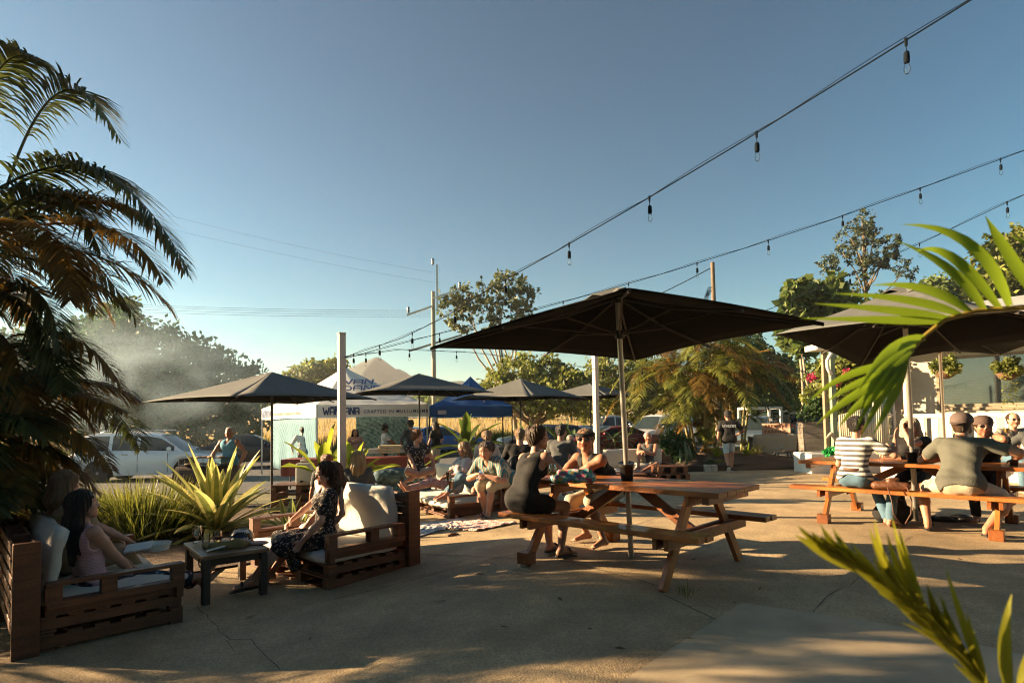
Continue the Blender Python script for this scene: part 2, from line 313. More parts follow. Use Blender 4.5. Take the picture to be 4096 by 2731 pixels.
def sofa(label, ox, oy, xd, W, D, arms=(1, 1), backh=.72, armh=.45, cush=M_cush, nb=1, post=True, m=M_pal, group='pallet sofas around the patio', back=True, bcush=True, seatc=True):
    t = thing('pallet_sofa', label, 'sofa', (ox, oy, gh(ox, oy)), math.atan2(xd[1], xd[0]), group)
    b = MB(); pallet(b, .02, 0, 0, W-.04, D, .125); pallet(b, .02, 0.01, .127, W-.04, D-.02, .115, 5, 6); b.build('base_pallet', m, t, bevel=.003)
    if back:
        b = MB(); n = 6
        for i in range(n): z = .12+(backh-.12)*(i+.5)/n; b.box((W/2, D+.0, z), (W-.02, .02, (backh-.12)/n*.66)); b.box((W/2, D+.13, z), (W-.02, .02, (backh-.12)/n*.66))
        for i in range(4): b.box((.06+(W-.12)*i/3, D+.065, (backh+.02)/2), (.09, .108, backh-.02))
        b.build('back_pallet', m, t, bevel=.003)
        if post:
            for x in (-.005, W+.005): b = MB(); b.box((x, D+.07, backh/2+.01), (.05, .15, backh+.02)); b.build('post', m, t, bevel=.004)
    for s, on_ in ((0, arms[0]), (1, arms[1])):
        if not on_: continue
        b = MB(); x = .035 if s == 0 else W-.035; sx = -1 if s == 0 else 1
        for z, hh in ((armh-.012, .024), (armh-.14, .024)): b.box((x, D/2-.02, z), (.1, D-.03, hh))
        b.box((x+sx*.0, D/2-.02, armh-.2), (.02, D-.03, .07)); b.box((x+sx*.045, D/2-.02, armh-.155), (.016, D-.04, .05))
        b.box((x, .04, armh-.085), (.095, .085, .125)); b.box((x, D*.55, armh-.085), (.09, .1, .122)); b.box((x, D-.08, armh-.085), (.09, .1, .122))
        b.box((x, .03, armh-.2), (.1, .05, .12))
        b.build('armrest', m, t, bevel=.003)
    if seatc: cushion('seat_cushion', cush, (W/2, D*.46, .275), (W-.14, D*.92, .1), t, 0, ox)
    if back and bcush:
        for i in range(nb): w = (W-.16)/nb; cushion('back_cushion', cush, (.08+w*(i+.5), D-.09, .30+(backh-.30)*.56), (w-.01, backh-.22, .11), t, R(-80), ox+i, .25)
    return t
sofa('dark pallet sofa in the bottom left corner under two seated women', *tuple(G(183.6, 622))[:2], (-.69, .72), 1.8, .9, backh=.75, armh=.47)
sofa('pallet sofa with a bright white back cushion, carrying the woman in the black floral dress', *tuple(G(329, 590.6)-Vector((.74, -.67, 0))*1.64)[:2], (.74, -.67), 1.64, .9, cush=M_white, backh=.82, armh=.52)
sofa('wide pallet daybed beyond the towels, carrying three lounging women', *tuple(G(450, 519)-Vector((.5, -.87, 0))*2.7)[:2], (.5, -.87), 2.7, 1.0, arms=(0, 1), post=False)
sofa('pallet sofa with grey cushions where the white-haired man sits', 2.15, 13.75, (.995, .06), 1.62, .85)
sofa('pallet sofa with grey cushions half hidden behind the man in the headband', .75, 14.4, (.995, .06), 1.25, .85, arms=(1, 0))
sofa('pallet sofa with a plain grey back in front of the BREWERY PARKING sign', 8.35, 20.2, (.995, -.05), 1.65, .85, backh=.9, m=M_grey)
def box_thing(name, label, cat, c, d, rz, m, parts=None, group=None):
    t = thing(name, label, cat, c, rz, group); return t
# low pallet table in front of the white-haired man
t = thing('pallet_table', 'low pallet table with a wine glass, in front of the grey sofa', 'table', on(2.0, 12.9), .1)
b = MB(); pallet(b, 0, 0, 0, .9, .7, .14); pallet(b, 0, 0, .142, .9, .7, .12); b.build('lower_pallet', M_pal, t, bevel=.003); b = MB(); b.box((.45, .35, .275), (.94, .74, .022)); b.build('table_top', M_pal, t, bevel=.003)
# low box shelf at the end of that sofa
t = thing('pallet_shelf', 'open pallet crate stack at the right end of the grey sofa', 'shelf', on(3.15, 13.1), .06)
b = MB(); pallet(b, 0, 0, 0, .75, .6, .14); pallet(b, 0, 0, .142, .75, .6, .12); b.build('lower_pallet', M_pal, t, bevel=.003)
b = MB(); pallet(b, .05, .02, .266, .66, .55, .17, 3); b.build('upper_pallet', M_pal, t, bevel=.003)
# coffee table between the two near sofas
t = thing('coffee_table', 'low dark wooden coffee table with glasses, between the two nearest sofas', 'table', (0, 0, 0))
c4 = [G(183.6, 542, .225), G(202.4, 556, .225), G(269.4, 547, .225)]; c4.append(c4[0]+c4[2]-c4[1]); ctop = c4
b = MB(); lo = [p-Vector((0, 0, .035)) for p in c4]; b.add(c4+lo, [(0, 1, 2, 3), (7, 6, 5, 4), (0, 4, 5, 1), (1, 5, 6, 2), (2, 6, 7, 3), (3, 7, 4, 0)])
o = b.build('table_top', wood('coffee_table_top', (.22, .12, .06), (.40, .24, .13), .45, .1, (3, 3, 30)), t, bevel=.004)
cc = sum(c4, Vector())/4; M_leg = mat('dark_table_frame', (.03, .02, .013), .5, .2)
for p in c4:
    b = MB(); q = cc+(p-cc)*.86; zg = gh(q.x, q.y); b.box((q.x, q.y, (zg+.19)/2), (.06, .06, .19-zg), rz=.8); b.build('leg', M_leg, t, bevel=.003)
b = MB()
for i in range(4): p = cc+(c4[i]-cc)*.86; q = cc+(c4[(i+1) % 4]-cc)*.86; b.bar((p.x, p.y, .155), (q.x, q.y, .155), .02, .06)
b.build('apron', M_leg, t)
# stool of the man in the striped shirt
t = thing('timber_stool', 'timber block stool under the man in the striped shirt', 'stool', (-.16, 9.35, gh(-.16, 9.35)), -.5)
b = MB(); b.box((0, 0, .43), (.36, .36, .04)); b.build('seat', M_deckd, t, bevel=.004)
for sx in (-1, 1):
    for sy in (-1, 1): b = MB(); b.box((sx*.14, sy*.14, .205), (.05, .05, .41)); b.build('leg', M_deckd, t, bevel=.003)
# bent-tube metal chair
t = thing('metal_chair', 'black bent-tube metal chair behind the man in the striped shirt', 'chair', (.12, 10.1, gh(.1, 10.1)), R(-5))
b = MB(); b.box((0, 0, .45), (.36, .36, .015)); b.build('seat', M_black, t, bevel=.004)
b = MB(); b.tube([(-.18, -.17, .45)]+[(-.19*math.cos(a), -.2, .6+.24*math.sin(a)) for a in np.linspace(0, math.pi, 9)]+[(.18, -.17, .45)], .011); b.tube([(-.06, -.17, .45), (-.06, -.2, .82)], .008); b.tube([(.06, -.17, .45), (.06, -.2, .82)], .008); b.build('backrest', M_black, t, smooth=True)
for sx in (-1, 1):
    for sy in (-1, 1): b = MB(); b.tube([(sx*.16, sy*.16, .45), (sx*.2, sy*.2, 0)], .013); b.build('leg', M_black, t, smooth=True)
# small stool table near the far sofa
p = on(8.8, 19.4); t = thing('stool_table', 'small splay-legged stool used as a table before the far grey sofa', 'stool', p, .1)
b = MB(); b.box((0, 0, .42), (.75, .3, .03)); b.build('stool_top', M_grey, t, bevel=.005)
for sx in (-1, 1):
    for sy in (-1, 1): b = MB(); b.tube([(sx*.2, sy*.08, .41), (sx*.3, sy*.16, 0)], [.022, .015]); b.build('leg', M_grey, t, smooth=True)
# ------------------------------------------------------------------ umbrellas
M_undershade = mat('black_lining', (.004, .004, .004), .95, .1, 6, spec=.1)  # canopy underside: shade painted in as near-black, the fabric itself is grey
def umbrella(label, base, hub, cor, pole_r=.025, cup=False, vent=True, sag=.05, group='square dark market umbrellas'):
    """base: foot of the pole, hub: apex of canopy, cor: four corners"""
    base, hub = Vector(base), Vector(hub); cor = [Vector(c) for c in cor]
    t = thing('market_umbrella', label, 'umbrella', base, 0, group)
    m = MB(); ax = (hub-base).normalized(); m.tube([base, hub-ax*.05], pole_r, 12); m.build('pole', M_pole if cup or vent else M_black, t, True, smooth='auto')
    if cup:
        m = MB(); x, y, z = basis(ax); c = base+ax*.72
        m.lathe([(.045, 0), (.052, .02), (.07, .19), (.078, .2), (.078, .225), (.05, .225), (.03, .21)], n=18, M=Matrix.Translation(c) @ frame((0, 0, 0), x, y, z)); m.build('pole_sleeve', M_black, t, True, smooth='auto')
    m = MB(); nu = 12; nt_ = 8
    for i in range(4):
        a, b_ = cor[i], cor[(i+1) % 4]
        def fn(u, v, a=a, b_=b_):
            e = a.lerp(b_, u)+(hub-(a+b_)/2)*.0+Vector((0, 0, .018*math.sin(math.pi*u))); e = e+((hub-(a+b_)/2)*.03*math.sin(math.pi*u)); p = hub.lerp(e, v)
            p.z -= sag*math.sin(math.pi*v)*(.35+.65*math.sin(math.pi*u))*(1 if v < 1 else 1); p.z += .006*mnoise.noise(p*3.1)*math.sin(math.pi*v); return p
        m.grid(fn, nu, nt_)
    fl_ = [Vector(p) for p in m.v[:3]+m.v[nu:nu+1]]
    if (fl_[1]-fl_[0]).cross(Vector(m.v[nu+1])-fl_[0]).z < 0 and (Vector(m.v[nu*3+4])-Vector(m.v[nu*3+3])).cross(Vector(m.v[nu*4+3])-Vector(m.v[nu*3+3])).z < 0: m.f = [f[::-1] for f in m.f]
    o = m.build('canopy', [M_undershade, M_fab], t, True, smooth=False, solid=.008); o.modifiers['s'].material_offset = 1
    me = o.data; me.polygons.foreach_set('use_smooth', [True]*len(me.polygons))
    dn = ax; col_ = hub-ax*max(.34, (hub-base).length*.15)
    if vent:
        m = MB()
        for i in range(4):
            a, b_ = hub.lerp(cor[i], .16)+ax*.022, hub.lerp(cor[(i+1) % 4], .16)+ax*.022; m.grid(lambda u, v: (hub+ax*.045).lerp(a.lerp(b_, u)+Vector((0, 0, .03*math.sin(math.pi*u*2))), v), 5, 3)
        m.build('vent_cap', M_fab, t, True, smooth=False, solid=.006)
    m = MB(); m.tube([hub-ax*.02, hub-ax*.09], .05, 10); m.build('hub', M_black, t, True, smooth='auto'); m = MB(); m.tube([col_-ax*.04, col_+ax*.04], .045, 10); m.build('runner', M_black, t, True, smooth='auto')
    M_rib = mat('rib_metal', (.05, .048, .045), .6, .05, 4, spec=.2)
    ends = cor+[(cor[i]+cor[(i+1) % 4])/2 for i in range(4)]
    for k, e in enumerate(ends):
        off = -ax*(.03+(sag*.9 if k > 3 else sag*.35)); m = MB(); a = hub-ax*.05; mid = hub.lerp(e, .5)+off; m.tube([a, mid, e-ax*.015], .012, 5)
        rb = m.build('rib', M_rib, t, True); m = MB(); m.tube([col_, mid+ax*.0], .009, 5); m.build('strut', M_rib, rb, True)
    return t
V = Vector
umbrella('big dark umbrella rising through the nearest picnic table', (1.14, 5.86, 0), (.985, 5.42, 2.51), [(.69, 3.41, 2.10), (2.55, 4.80, 2.10), (1.55, 7.4, 2.08), (-.82, 5.98, 2.10)], .026, True)
hb = A(903, 287, 6.9)
umbrella('big dark umbrella with a pale sunlit top over the right-hand picnic table', (5.12, 7.62, 0), hb, [(4.15, 4.8, 2.17), (6.6, 6.6, 2.25), A(860, 366, 9.3), A(776, 334, 7.25)], .028, True)
umbrella('dark umbrella standing at the table by the white balustrade', G(947, 480), A(938, 318, 9.9), [A(990, 325, 7.7), A(1090, 330, 9.4), A(1000, 354, 12), A(905, 352, 10.2)], .026, False)
def back_umb(label, px, py, Y, w, dx, rim, base=None, dl=0, dr=0):
    ap = A(px, py, Y); h = w/2; z = ap.z-rim; ap2 = Vector((ap.x, Y, gh(ap.x, Y)))
    umbrella(label, ap2 if base is None else base, ap, [(ap.x+dx, Y-h, z), (ap.x+h+dr, Y+dx*.4, z), (ap.x-dx, Y+h, z), (ap.x-h-dl, Y-dx*.4, z)], .025, False, vent=False, sag=.04)
back_umb('dark umbrella leftmost of the far row, in front of the dark bush', 272, 371.5, 12.3, 4.3, .25, .60, dl=.5)
back_umb('dark umbrella second from the left of the far row, left half sunlit', 419, 373, 17.8, 4.5, -.95, .62)
back_umb('dark umbrella third from the left of the far row, beside the blue marquee', 520, 378, 19.2, 4.4, .3, .68)
back_umb('dark umbrella fourth of the far row, behind the pale square post', 590, 383, 22.5, 4.6, .2, .56)
# ------------------------------------------------------------------ posts and string lights
M_post = mat('cream_post', (.52, .44, .36), .6, .08, 6, .05, 40.)
def post(label, x, y, h, w=.1):
    b = MB(); z0 = gh(x, y); b.box((0, 0, h/2-.05), (w, w, h+.1)); b.box((0, 0, h+.012), (w+.012, w+.012, .02))
    o = b.build('post', M_post, None, bevel=.006); o.location = (x, y, z0); o.rotation_euler.z = R(38); tag(o, label, 'post', 'pale square posts holding the string lights')
    return Vector((x, y, z0+h))
PL = A(342, 500, 9.0); post('pale square post at left, in front of the white marquee', PL.x, 9.0, 2.92, .102)
PM = A(597, 450, 13.); post('pale square post in the middle, just right of the headband man', PM.x, 13., 3.0, .105)
M_cable = mat('dark_cable', (.006, .010, .014), .9, .1, spec=.1); M_bulb = glass('bulb_glass', (1, 1, .98), .05, .02, 1.25)
def lights(label, pts, n0, nb_, sp, name='light_string', sag=0.0, twin=True):
    pts = [Vector(p) for p in pts]; t = thing(name, label, 'string lights', pts[0], 0, 'festoon light strings'); seg = [(a-b).length for a, b in zip(pts[1:], pts[:-1])]; L = sum(seg)
    def at(s):
        for q, a, b in zip(seg, pts[:-1], pts[1:]):
            if s <= q: return a.lerp(b, s/q)
            s -= q
        return pts[-1]+(pts[-1]-pts[-2]).normalized()*s
    m = MB(); cs = [at(L*i/60) for i in range(61)]; m.tube(cs, .0048, 5)
    if twin: m.tube([c+Vector((0, 0, .022*abs(math.sin(i*math.pi/7.3)))) for i, c in enumerate(cs)], .0025, 4)
    m.build('cable', M_cable, t, True)
    s = n0; k = 0
    while s < L and k < nb_:
        p = at(s); d = Vector((random.uniform(-.01, .01), random.uniform(-.01, .01), -1)); m = MB()
        m.tube([p+Vector((0, 0, .01)), p+d*.035], [.010, .007], 6); m.tube([p, p+d*.07], .0025, 4); m.tube([p+d*.065, p+d*.075, p+d*.115, p+d*.13], [.009, .015, .0165, .014], 10)
        h_ = m.build('bulb_holder', M_cable, t, True, smooth='auto'); m = MB(); q = p+d*.13
        m.lathe([(.0001, -.066), (.010, -.063), (.0165, -.05), (.0175, -.036), (.0135, -.014), (.009, 0)], o=q, n=10); m.build('bulb', M_bulb, h_, True, smooth=True); s += sp; k += 1
    return t
e1 = Vector((PL.x+.05, 8.97, 0)); e1.z = A(342, 357, 9).z
D1 = A(906, 40, 3.25); s1 = [D1+(D1-A(750, 137, 3.95))*1.6, D1, A(749.5, 137, 3.95), A(641, 202, 4.65), A(559.5, 249, 5.36), A(495, 285, 6.06), A(444, 317, 6.76), A(401, 338, 7.46), e1]
L0 = (s1[0]-s1[1]).length
lights('festoon string from the left post up over the camera, nearest and largest bulbs', s1, L0, 9, .9)
e2 = e1+Vector((0, .02, -.02)); s2 = [A(1030, 148, 7.0), A(1000.5, 159, 7.1), A(912, 191, 7.3), A(827, 221, 7.52), A(749, 246.5, 7.72), A(674, 270, 7.93), A(603, 290.5, 8.14), A(536, 309, 8.34), A(420, 338, 8.7), e2]
lights('festoon string crossing the middle of the sky above the near umbrella', s2, (s2[0]-s2[1]).length, 9, .93)
s3 = [A(1030, 192, 7.0), A(1007, 202, 7.2), A(929, 239, 8.0), A(860, 270, 8.9), A(790, 300, 10), A(700, 338, 11.6), A(597.5, 371, 13)]
lights('festoon string on the right running behind the near umbrella to the middle post', s3, (s3[0]-s3[1]).length, 8, 1.05)
s4 = [A(598, 371, 13), A(640, 369, 14), A(700, 362, 15.5), A(770, 353, 17), A(815, 345, 18)]
lights('festoon string hanging below the near umbrella in front of the palm clump', s4, .45, 6, 1.15)
s5 = [e1, A(400, 349, 10.2), A(470, 352, 11.4), A(540, 360, 12.4), A(596, 369, 12.95)]
lights('festoon string between the two pale posts', s5, .5, 5, 1.1)
# ================================================================== PLANTS
def fast(name, v, f, m, parent=None, col=None, smooth=False, world=False):
    me = bpy.data.meshes.new(name); v = np.asarray(v, np.float32).reshape(-1, 3); f = np.asarray(f, np.int32); k = f.shape[1]
    if world and parent: Mi = np.array(mw(parent).inverted()); v = (v @ Mi[:3, :3].T+Mi[:3, 3]).astype(np.float32)
    me.vertices.add(len(v)); me.vertices.foreach_set('co', v.ravel()); me.loops.add(f.size); me.loops.foreach_set('vertex_index', f.ravel())
    me.polygons.add(len(f)); me.polygons.foreach_set('loop_start', np.arange(0, f.size, k, dtype=np.int32))
    try: me.polygons.foreach_set('loop_total', np.full(len(f), k, np.int32))
    except Exception: pass
    if smooth: me.polygons.foreach_set('use_smooth', np.ones(len(f), bool))
    me.materials.append(m); me.update(calc_edges=True)
    if col is not None:
        a = me.color_attributes.new('Col', 'FLOAT_COLOR', 'POINT'); c = np.ones((len(v), 4), np.float32); c[:, :3] = np.asarray(col).reshape(-1, 3); a.data.foreach_set('color', c.ravel())
    o = bpy.data.objects.new(name, me); SC.collection.objects.link(o); o.parent = parent; return o
def leafmat(name, c, trans=.45, rough=.5, c2=None): return mat(name, c, rough, .2, 2., trans=trans, vcol=True, col2=c2)
M_palm = leafmat('palm_leaf', (.035, .055, .014), .35, .45, (.10, .11, .025)); M_palmg = leafmat('golden_palm_leaf', (.15, .085, .015), .5, .5, (.32, .18, .03)); M_stem = mat('palm_stem', (.24, .20, .07), .6, .3, 3, .3, 30., stretch=(1, 1, 8))
M_bark = mat('tree_bark', (.16, .12, .08), .9, .35, 4, .6, 25., stretch=(3, 3, .6)); M_gbark = mat('pale_bark', (.34, .28, .2), .85, .3, 3, .4, 20.)
M_lgold = leafmat('golden_foliage', (.13, .17, .03), .45, .6, (.27, .29, .06)); M_lgreen = leafmat('green_foliage', (.075, .13, .03), .4, .6, (.17, .22, .05)); M_ldark = leafmat('dark_foliage', (.028, .075, .02), .35, .6, (.065, .14, .032))
def leaflets(P, T, S, L, Wd, droop, nseg=3, jit=.15, updir=(0, 0, 1)):
    """strips of nseg quads: P base points, T direction, S width direction (n,3)"""
    n = len(P); T = T/np.linalg.norm(T, axis=1)[:, None]; V_ = []; st = np.linspace(0, 1, nseg+1); L = L.reshape(-1, 1); Wd = Wd.reshape(-1, 1)
    for s in st:
        c = P+T*L*s; c[:, 2] -= (droop*L[:, 0]*s*s); w = Wd*(.35+1.3*s if s < .5 else 2*(1-s)+.04)/1.0*.5
        V_ += [c-S*w, c+S*w]
    V_ = np.stack(V_, 1).reshape(-1, 3); k = 2*(nseg+1); b = np.arange(n)[:, None, None]*k; q = np.array([[2*i, 2*i+1, 2*i+3, 2*i+2] for i in range(nseg)])[None]
    return V_, (b+q).reshape(-1, 4)
def bez(a, b, c, n): t = np.linspace(0, 1, n)[:, None]; a, b, c = map(np.array, (a, b, c)); return (1-t)**2*a+2*t*(1-t)*b+t*t*c
class LeafSet:
    def __init__(s): s.v = []; s.f = []; s.c = []; s.n = 0
    def add(s, v, f, c):
        s.v.append(v); s.f.append(f+s.n); s.n += len(v); s.c.append(np.broadcast_to(np.asarray(c, float), (len(v), 3)) if np.ndim(c) == 1 else c)
    def build(s, name, m, parent, world=True): return fast(name, np.concatenate(s.v), np.concatenate(s.f), m, parent, np.concatenate(s.c), world=world)
def frond(LS, a, b, c, n=46, L=.5, w=.03, droop=.45, tint=(1, 1, 1), vee=.35, start=.18):
    r = bez(a, b, c, 24); d = np.gradient(r, axis=0); d /= np.linalg.norm(d, axis=1)[:, None]; ln = np.linalg.norm(np.diff(r, axis=0), axis=1).sum()
    t = np.linspace(start, .995, n); P = np.stack([np.interp(t, np.linspace(0, 1, 24), r[:, i]) for i in range(3)], 1); D = np.stack([np.interp(t, np.linspace(0, 1, 24), d[:, i]) for i in range(3)], 1)
    up = np.array([0, 0, 1.]); side = np.cross(D, up+1e-3); side /= np.linalg.norm(side, axis=1)[:, None]; un = np.cross(side, D)
    prof = np.sin(math.pi*(.12+.83*t))**.7*(1-.35*t); col = np.array(tint)
    for sg in (-1, 1):
        T = D*(.45+.5*t[:, None])+side*sg*1.+un*(vee+rng.normal(0, .12, (n, 1)))+rng.normal(0, .08, (n, 3)); Sx = np.cross(T, un+.3*side*sg); Sx /= np.linalg.norm(Sx, axis=1)[:, None]
        Ls = L*prof*rng.uniform(.85, 1.1, n); v, f = leaflets(P.copy(), T, Sx, Ls, np.full(n, w)*rng.uniform(.8, 1.2, n), droop*rng.uniform(.7, 1.3, n))
        LS.add(v, f, np.repeat(col*rng.uniform(.65, 1.3, (n, 1)), 8, 0))
    # rachis as a thin three-sided rod
    k = len(r); w0 = np.linspace(.016, .003, k)[:, None]; s3 = np.cross(d, up+1e-3); s3 /= np.linalg.norm(s3, axis=1)[:, None]; u3 = np.cross(s3, d)
    vv = np.stack([r-s3*w0, r+s3*w0, r-u3*w0*1.2], 1).reshape(-1, 3); ff = np.array([[3*i+j, 3*i+(j+1) % 3, 3*i+3+(j+1) % 3, 3*i+3+j] for i in range(k-1) for j in range(3)]); LS.add(vv, ff, np.array((1.2, 1.0, .7)))
def rand_frond(LS, base, az, el, ln, droop=.5, **kw):
    base = np.array(base); h = np.array([math.cos(az), math.sin(az), 0]); d0 = h*math.cos(el)+np.array([0, 0, math.sin(el)])
    mid = base+d0*ln*.62; end = base+h*ln*(.55+.4*math.cos(el))+np.array([0, 0, ln*(math.sin(el)*.55-droop)]); frond(LS, base, mid, end, **kw)
# ---- left palm clump (dark mass at the picture's left edge, and unseen neighbours added beyond the frame to shade the patio)
def palm(name, label, x, y, stems, nf, fl, extra=(), dens=46, L=.5, group=None, tint=(1, 1, 1), lowfr=0, m=None, cat='palm', goldfrac=.3, lean=.14, w=.03):
    t = thing(name, label, cat, on(x, y), 0, group); LS = LeafSet(); GS = LeafSet()
    for i in range(len(stems)):
        sx, sy, h = stems[i]; z0 = gh(x, y)
        tx, ty = x+sx*(1+lean*h), y+sy*(1+lean*h); pts = [(x+sx*.55, y+sy*.55, z0-.05), (x+sx*.8, y+sy*.8, z0+h*.5), (tx, ty, z0+h)]; pp = bez(*pts, 9)
        mb = MB(); mb.tube([Vector(p) for p in pp], list(np.linspace(.055, .035, 9)), 8)
        for q in range(1, 9): mb.tube([Vector(pp[q])-Vector((0, 0, .008)), Vector(pp[q])+Vector((0, 0, .008))], .058-.0025*q, 8)
        mb.build('stem', M_stem, t, True, smooth=True)
        top = pp[-1]
        for k in range(nf):
            az = k*2.4+i+rng.uniform(-.3, .3); el = rng.uniform(-.1, 1.25); dst = GS if rng.random() < goldfrac else LS; sc_ = .6 if (x > -5.2 and x < -4.5 and math.cos(az) > .3 and h < 3.25) else 1.
            rand_frond(dst, top-np.array([0, 0, .25*rng.random()]), az, el, sc_*fl*rng.uniform(.75, 1.1), rng.uniform(.25, .75), n=dens, L=L, tint=np.array(tint)*rng.uniform(.7, 1.25), w=w)
    for k in range(lowfr):
        az = rng.uniform(0, 6.28); rr = rng.uniform(.1, .5); rand_frond(GS if rng.random() < goldfrac+.25 else LS, (x+rr*math.cos(az), y+rr*math.sin(az), gh(x, y)+rng.uniform(.1, 1.6)), az, rng.uniform(.1, 1.2), fl*rng.uniform(.38, .55), rng.uniform(.3, .7), n=dens, L=L*.7, w=w)
    for e in extra:
        a, b, c = e[:3]; frond(GS if len(e) > 3 and e[3] else LS, a, b, c, n=int(dens*1.25), L=L*(e[4] if len(e) > 4 else 1), droop=.5, w=w)
    LS.build('crown', m or M_palm, t)
    if GS.n: GS.build('golden_fronds', M_palmg, t)
    return t
Y0 = 5.2; exx = [(A(-20, 230, 5.2), A(60, 150, 5.3), A(100, 250, 5.2), 0, 1.1), (A(-10, 260, 5.4), A(60, 210, 5.4), A(95, 310, 5.3), 1, 1.0), (A(-20, 300, 5.3), A(40, 270, 5.3), A(60, 390, 5.2), 0, 1.0), (A(-20, 200, 5.0), A(80, 130, 5.0), A(140, 200, 4.9), 0, 1.0), (A(-20, 250, 5.5), A(30, 170, 5.6), A(85, 200, 5.6), 0, 1.1), (A(-20, 330, 5.2), A(20, 320, 5.2), A(30, 430, 5.1), 1, 1.0)]; M_pdark = leafmat('palm_mid_leaf', (.10, .15, .025), .45, .5, (.28, .28, .05))
ex = [((A(8, 190, Y0)), A(110, 120, Y0-.1), A(187, 268, Y0-.2), 0, 1.15), (A(10, 215, 5.3), A(150, 170, 5.2), A(184, 272, 5.1), 1, 1.0), (A(12, 228, 5.1), A(130, 205, 5.0), A(163, 280, 4.9), 1, .9),
      (A(5, 190, 5.3), A(60, 20, 5.4), A(120, 140, 5.3), 0, 1.1), (A(-30, 150, 5.2), A(-5, 30, 5.2), A(42, 62, 5.1), 0, 1.0), (A(8, 225, 5.1), A(75, 215, 5.), A(70, 300, 4.9), 1, .9),
      (A(5, 225, 5.3), A(90, 170, 5.5), A(150, 225, 5.7), 0, .9), (A(10, 335, 5.4), A(90, 320, 5.4), A(122, 388, 5.4), 1, .75), (A(5, 400, 5.5), A(80, 380, 5.4), A(127, 412, 5.3), 1, .7),
      (A(0, 430, 5.5), A(70, 400, 5.5), A(112, 470, 5.4), 1, .8), (A(-5, 440, 5.3), A(45, 430, 5.3), A(80, 500, 5.3), 1, .8), (A(0, 390, 5.6), A(50, 340, 5.8), A(95, 430, 5.8), 1, .7), (A(-10, 300, 5.2), A(50, 260, 5.2), A(60, 350, 5.2), 0, .9)]
palm('cane_palm', 'tall dark palm clump filling the left edge of the photo, arching over the left sofa', -4.95, 5.2, [(.15, 0, 3.3), (-.3, .3, 3.6), (-.1, -.4, 3.0), (.35, .35, 2.1), (-.5, -.1, 2.6), (.3, -.2, 1.5), (-.2, .1, 2.3), (-.35, -.3, 1.7), (-.1, .3, 1.2), (-.55, .2, 3.2)], 12, 1.5, ex+exx, 60, .5, lowfr=44, goldfrac=.3, group='cane palms at the left edge', w=.026)
palm('cane_palm', 'green palm growing behind the tall dark palm clump at the left', -8.0, 3.7, [(.2, 0, 2.6), (-.3, .3, 2.2), (0, -.4, 1.9)], 10, 1.9, (), 36, .5, lowfr=12, goldfrac=.4, group='cane palms at the left edge', w=.036)
for i, (x, y, h) in enumerate([(-8.5, 2.6, 3.6), (-9.5, -.4, 3.4), (-8.8, -3.4, 3.0)]):
    palm('cane_palm', ['palm out past the left edge beside the dark clump', 'palm past the left edge level with the camera', 'palm past the left edge behind the camera'][i], x, y, [(.2, 0, h), (-.4, .3, h*.85), (0, -.5, h*.7), (.4, .4, h*.5)], 10, 2.1, (), 26, .55, lowfr=14, goldfrac=.3, group='cane palms at the left edge', w=.06)
# ---- palm clump in the middle of the car park bed
cx, cy = 6.55, 20.6
st = [(.9*math.cos(a)*r, .9*math.sin(a)*r, h) for a, r, h in [(3.3, 1, 3.1), (2.8, .7, 3.6), (3.9, .8, 2.5), (0, .3, 4.2), (1, .6, 3.8), (-.6, .8, 3.4), (4.6, .7, 2.9), (5.3, .9, 3.0), (.3, 1, 3.2), (2, .8, 3.9), (3.6, .5, 2.0), (5, .4, 4.3)]]
palm('cane_palm_clump', 'large golden cane palm clump with bundled stems in the garden bed behind the waiter', cx, cy, st, 13, 1.9, (), 26, .6, lowfr=22, goldfrac=.25, lean=.22, w=.05, m=M_pdark)
palm('cane_palm_clump', 'darker palm clump standing right of the golden one, behind the waiter', 8.5, 22.8, [(.6*math.cos(a), .6*math.sin(a), h) for a, h in ((.5, 3.8), (1.7, 4.4), (2.9, 3.2), (4.2, 2.8), (5.4, 3.6))], 9, 2.1, (), 22, .6, lowfr=8, goldfrac=.25, lean=.2, w=.055)
# ---- trees
def crown(LS, blobs, n, size, tint=(1, 1, 1), squash=.8, hollow=.55):
    vol = np.array([b[3]**2 for b in blobs]); vol = vol/vol.sum()
    for b, fr in zip(blobs, vol):
        k = max(8, int(n*fr)); d = rng.normal(size=(k, 3)); d /= np.linalg.norm(d, axis=1)[:, None]; r = b[3]*(hollow+(1-hollow)*rng.random(k)**.6)*(1+.22*np.sin(d[:, 0]*5+b[0])*np.cos(d[:, 2]*4+b[1]))
        nsub = max(4, k//14); sub = rng.integers(0, nsub, k); sd = rng.normal(size=(nsub, 3)); sd /= np.linalg.norm(sd, axis=1)[:, None]; sc = sd*b[3]*rng.uniform(.55, 1.0, (nsub, 1)); cc = sc[sub]+d*b[3]*.28*rng.random((k, 1)); c = cc*np.array([1, 1, squash])+np.array(b[:3])
        T = rng.normal(size=(k, 3)); T[:, 2] -= .5; T /= np.linalg.norm(T, axis=1)[:, None]; S_ = np.cross(T, rng.normal(size=(k, 3))); S_ /= np.linalg.norm(S_, axis=1)[:, None]
        sz = size*rng.uniform(.6, 1.3, k)[:, None]; v = np.stack([c-S_*sz*.1, c+T*sz*.5-S_*sz*.32, c+T*sz, c+T*sz*.5+S_*sz*.32], 1).reshape(-1, 3); f = np.arange(4*k).reshape(-1, 4)
        LS.add(v, f, np.repeat(np.array(tint)*(rng.uniform(.6, 1.35, (nsub, 1))[sub]*rng.uniform(.75, 1.2, (k, 1))), 4, 0))
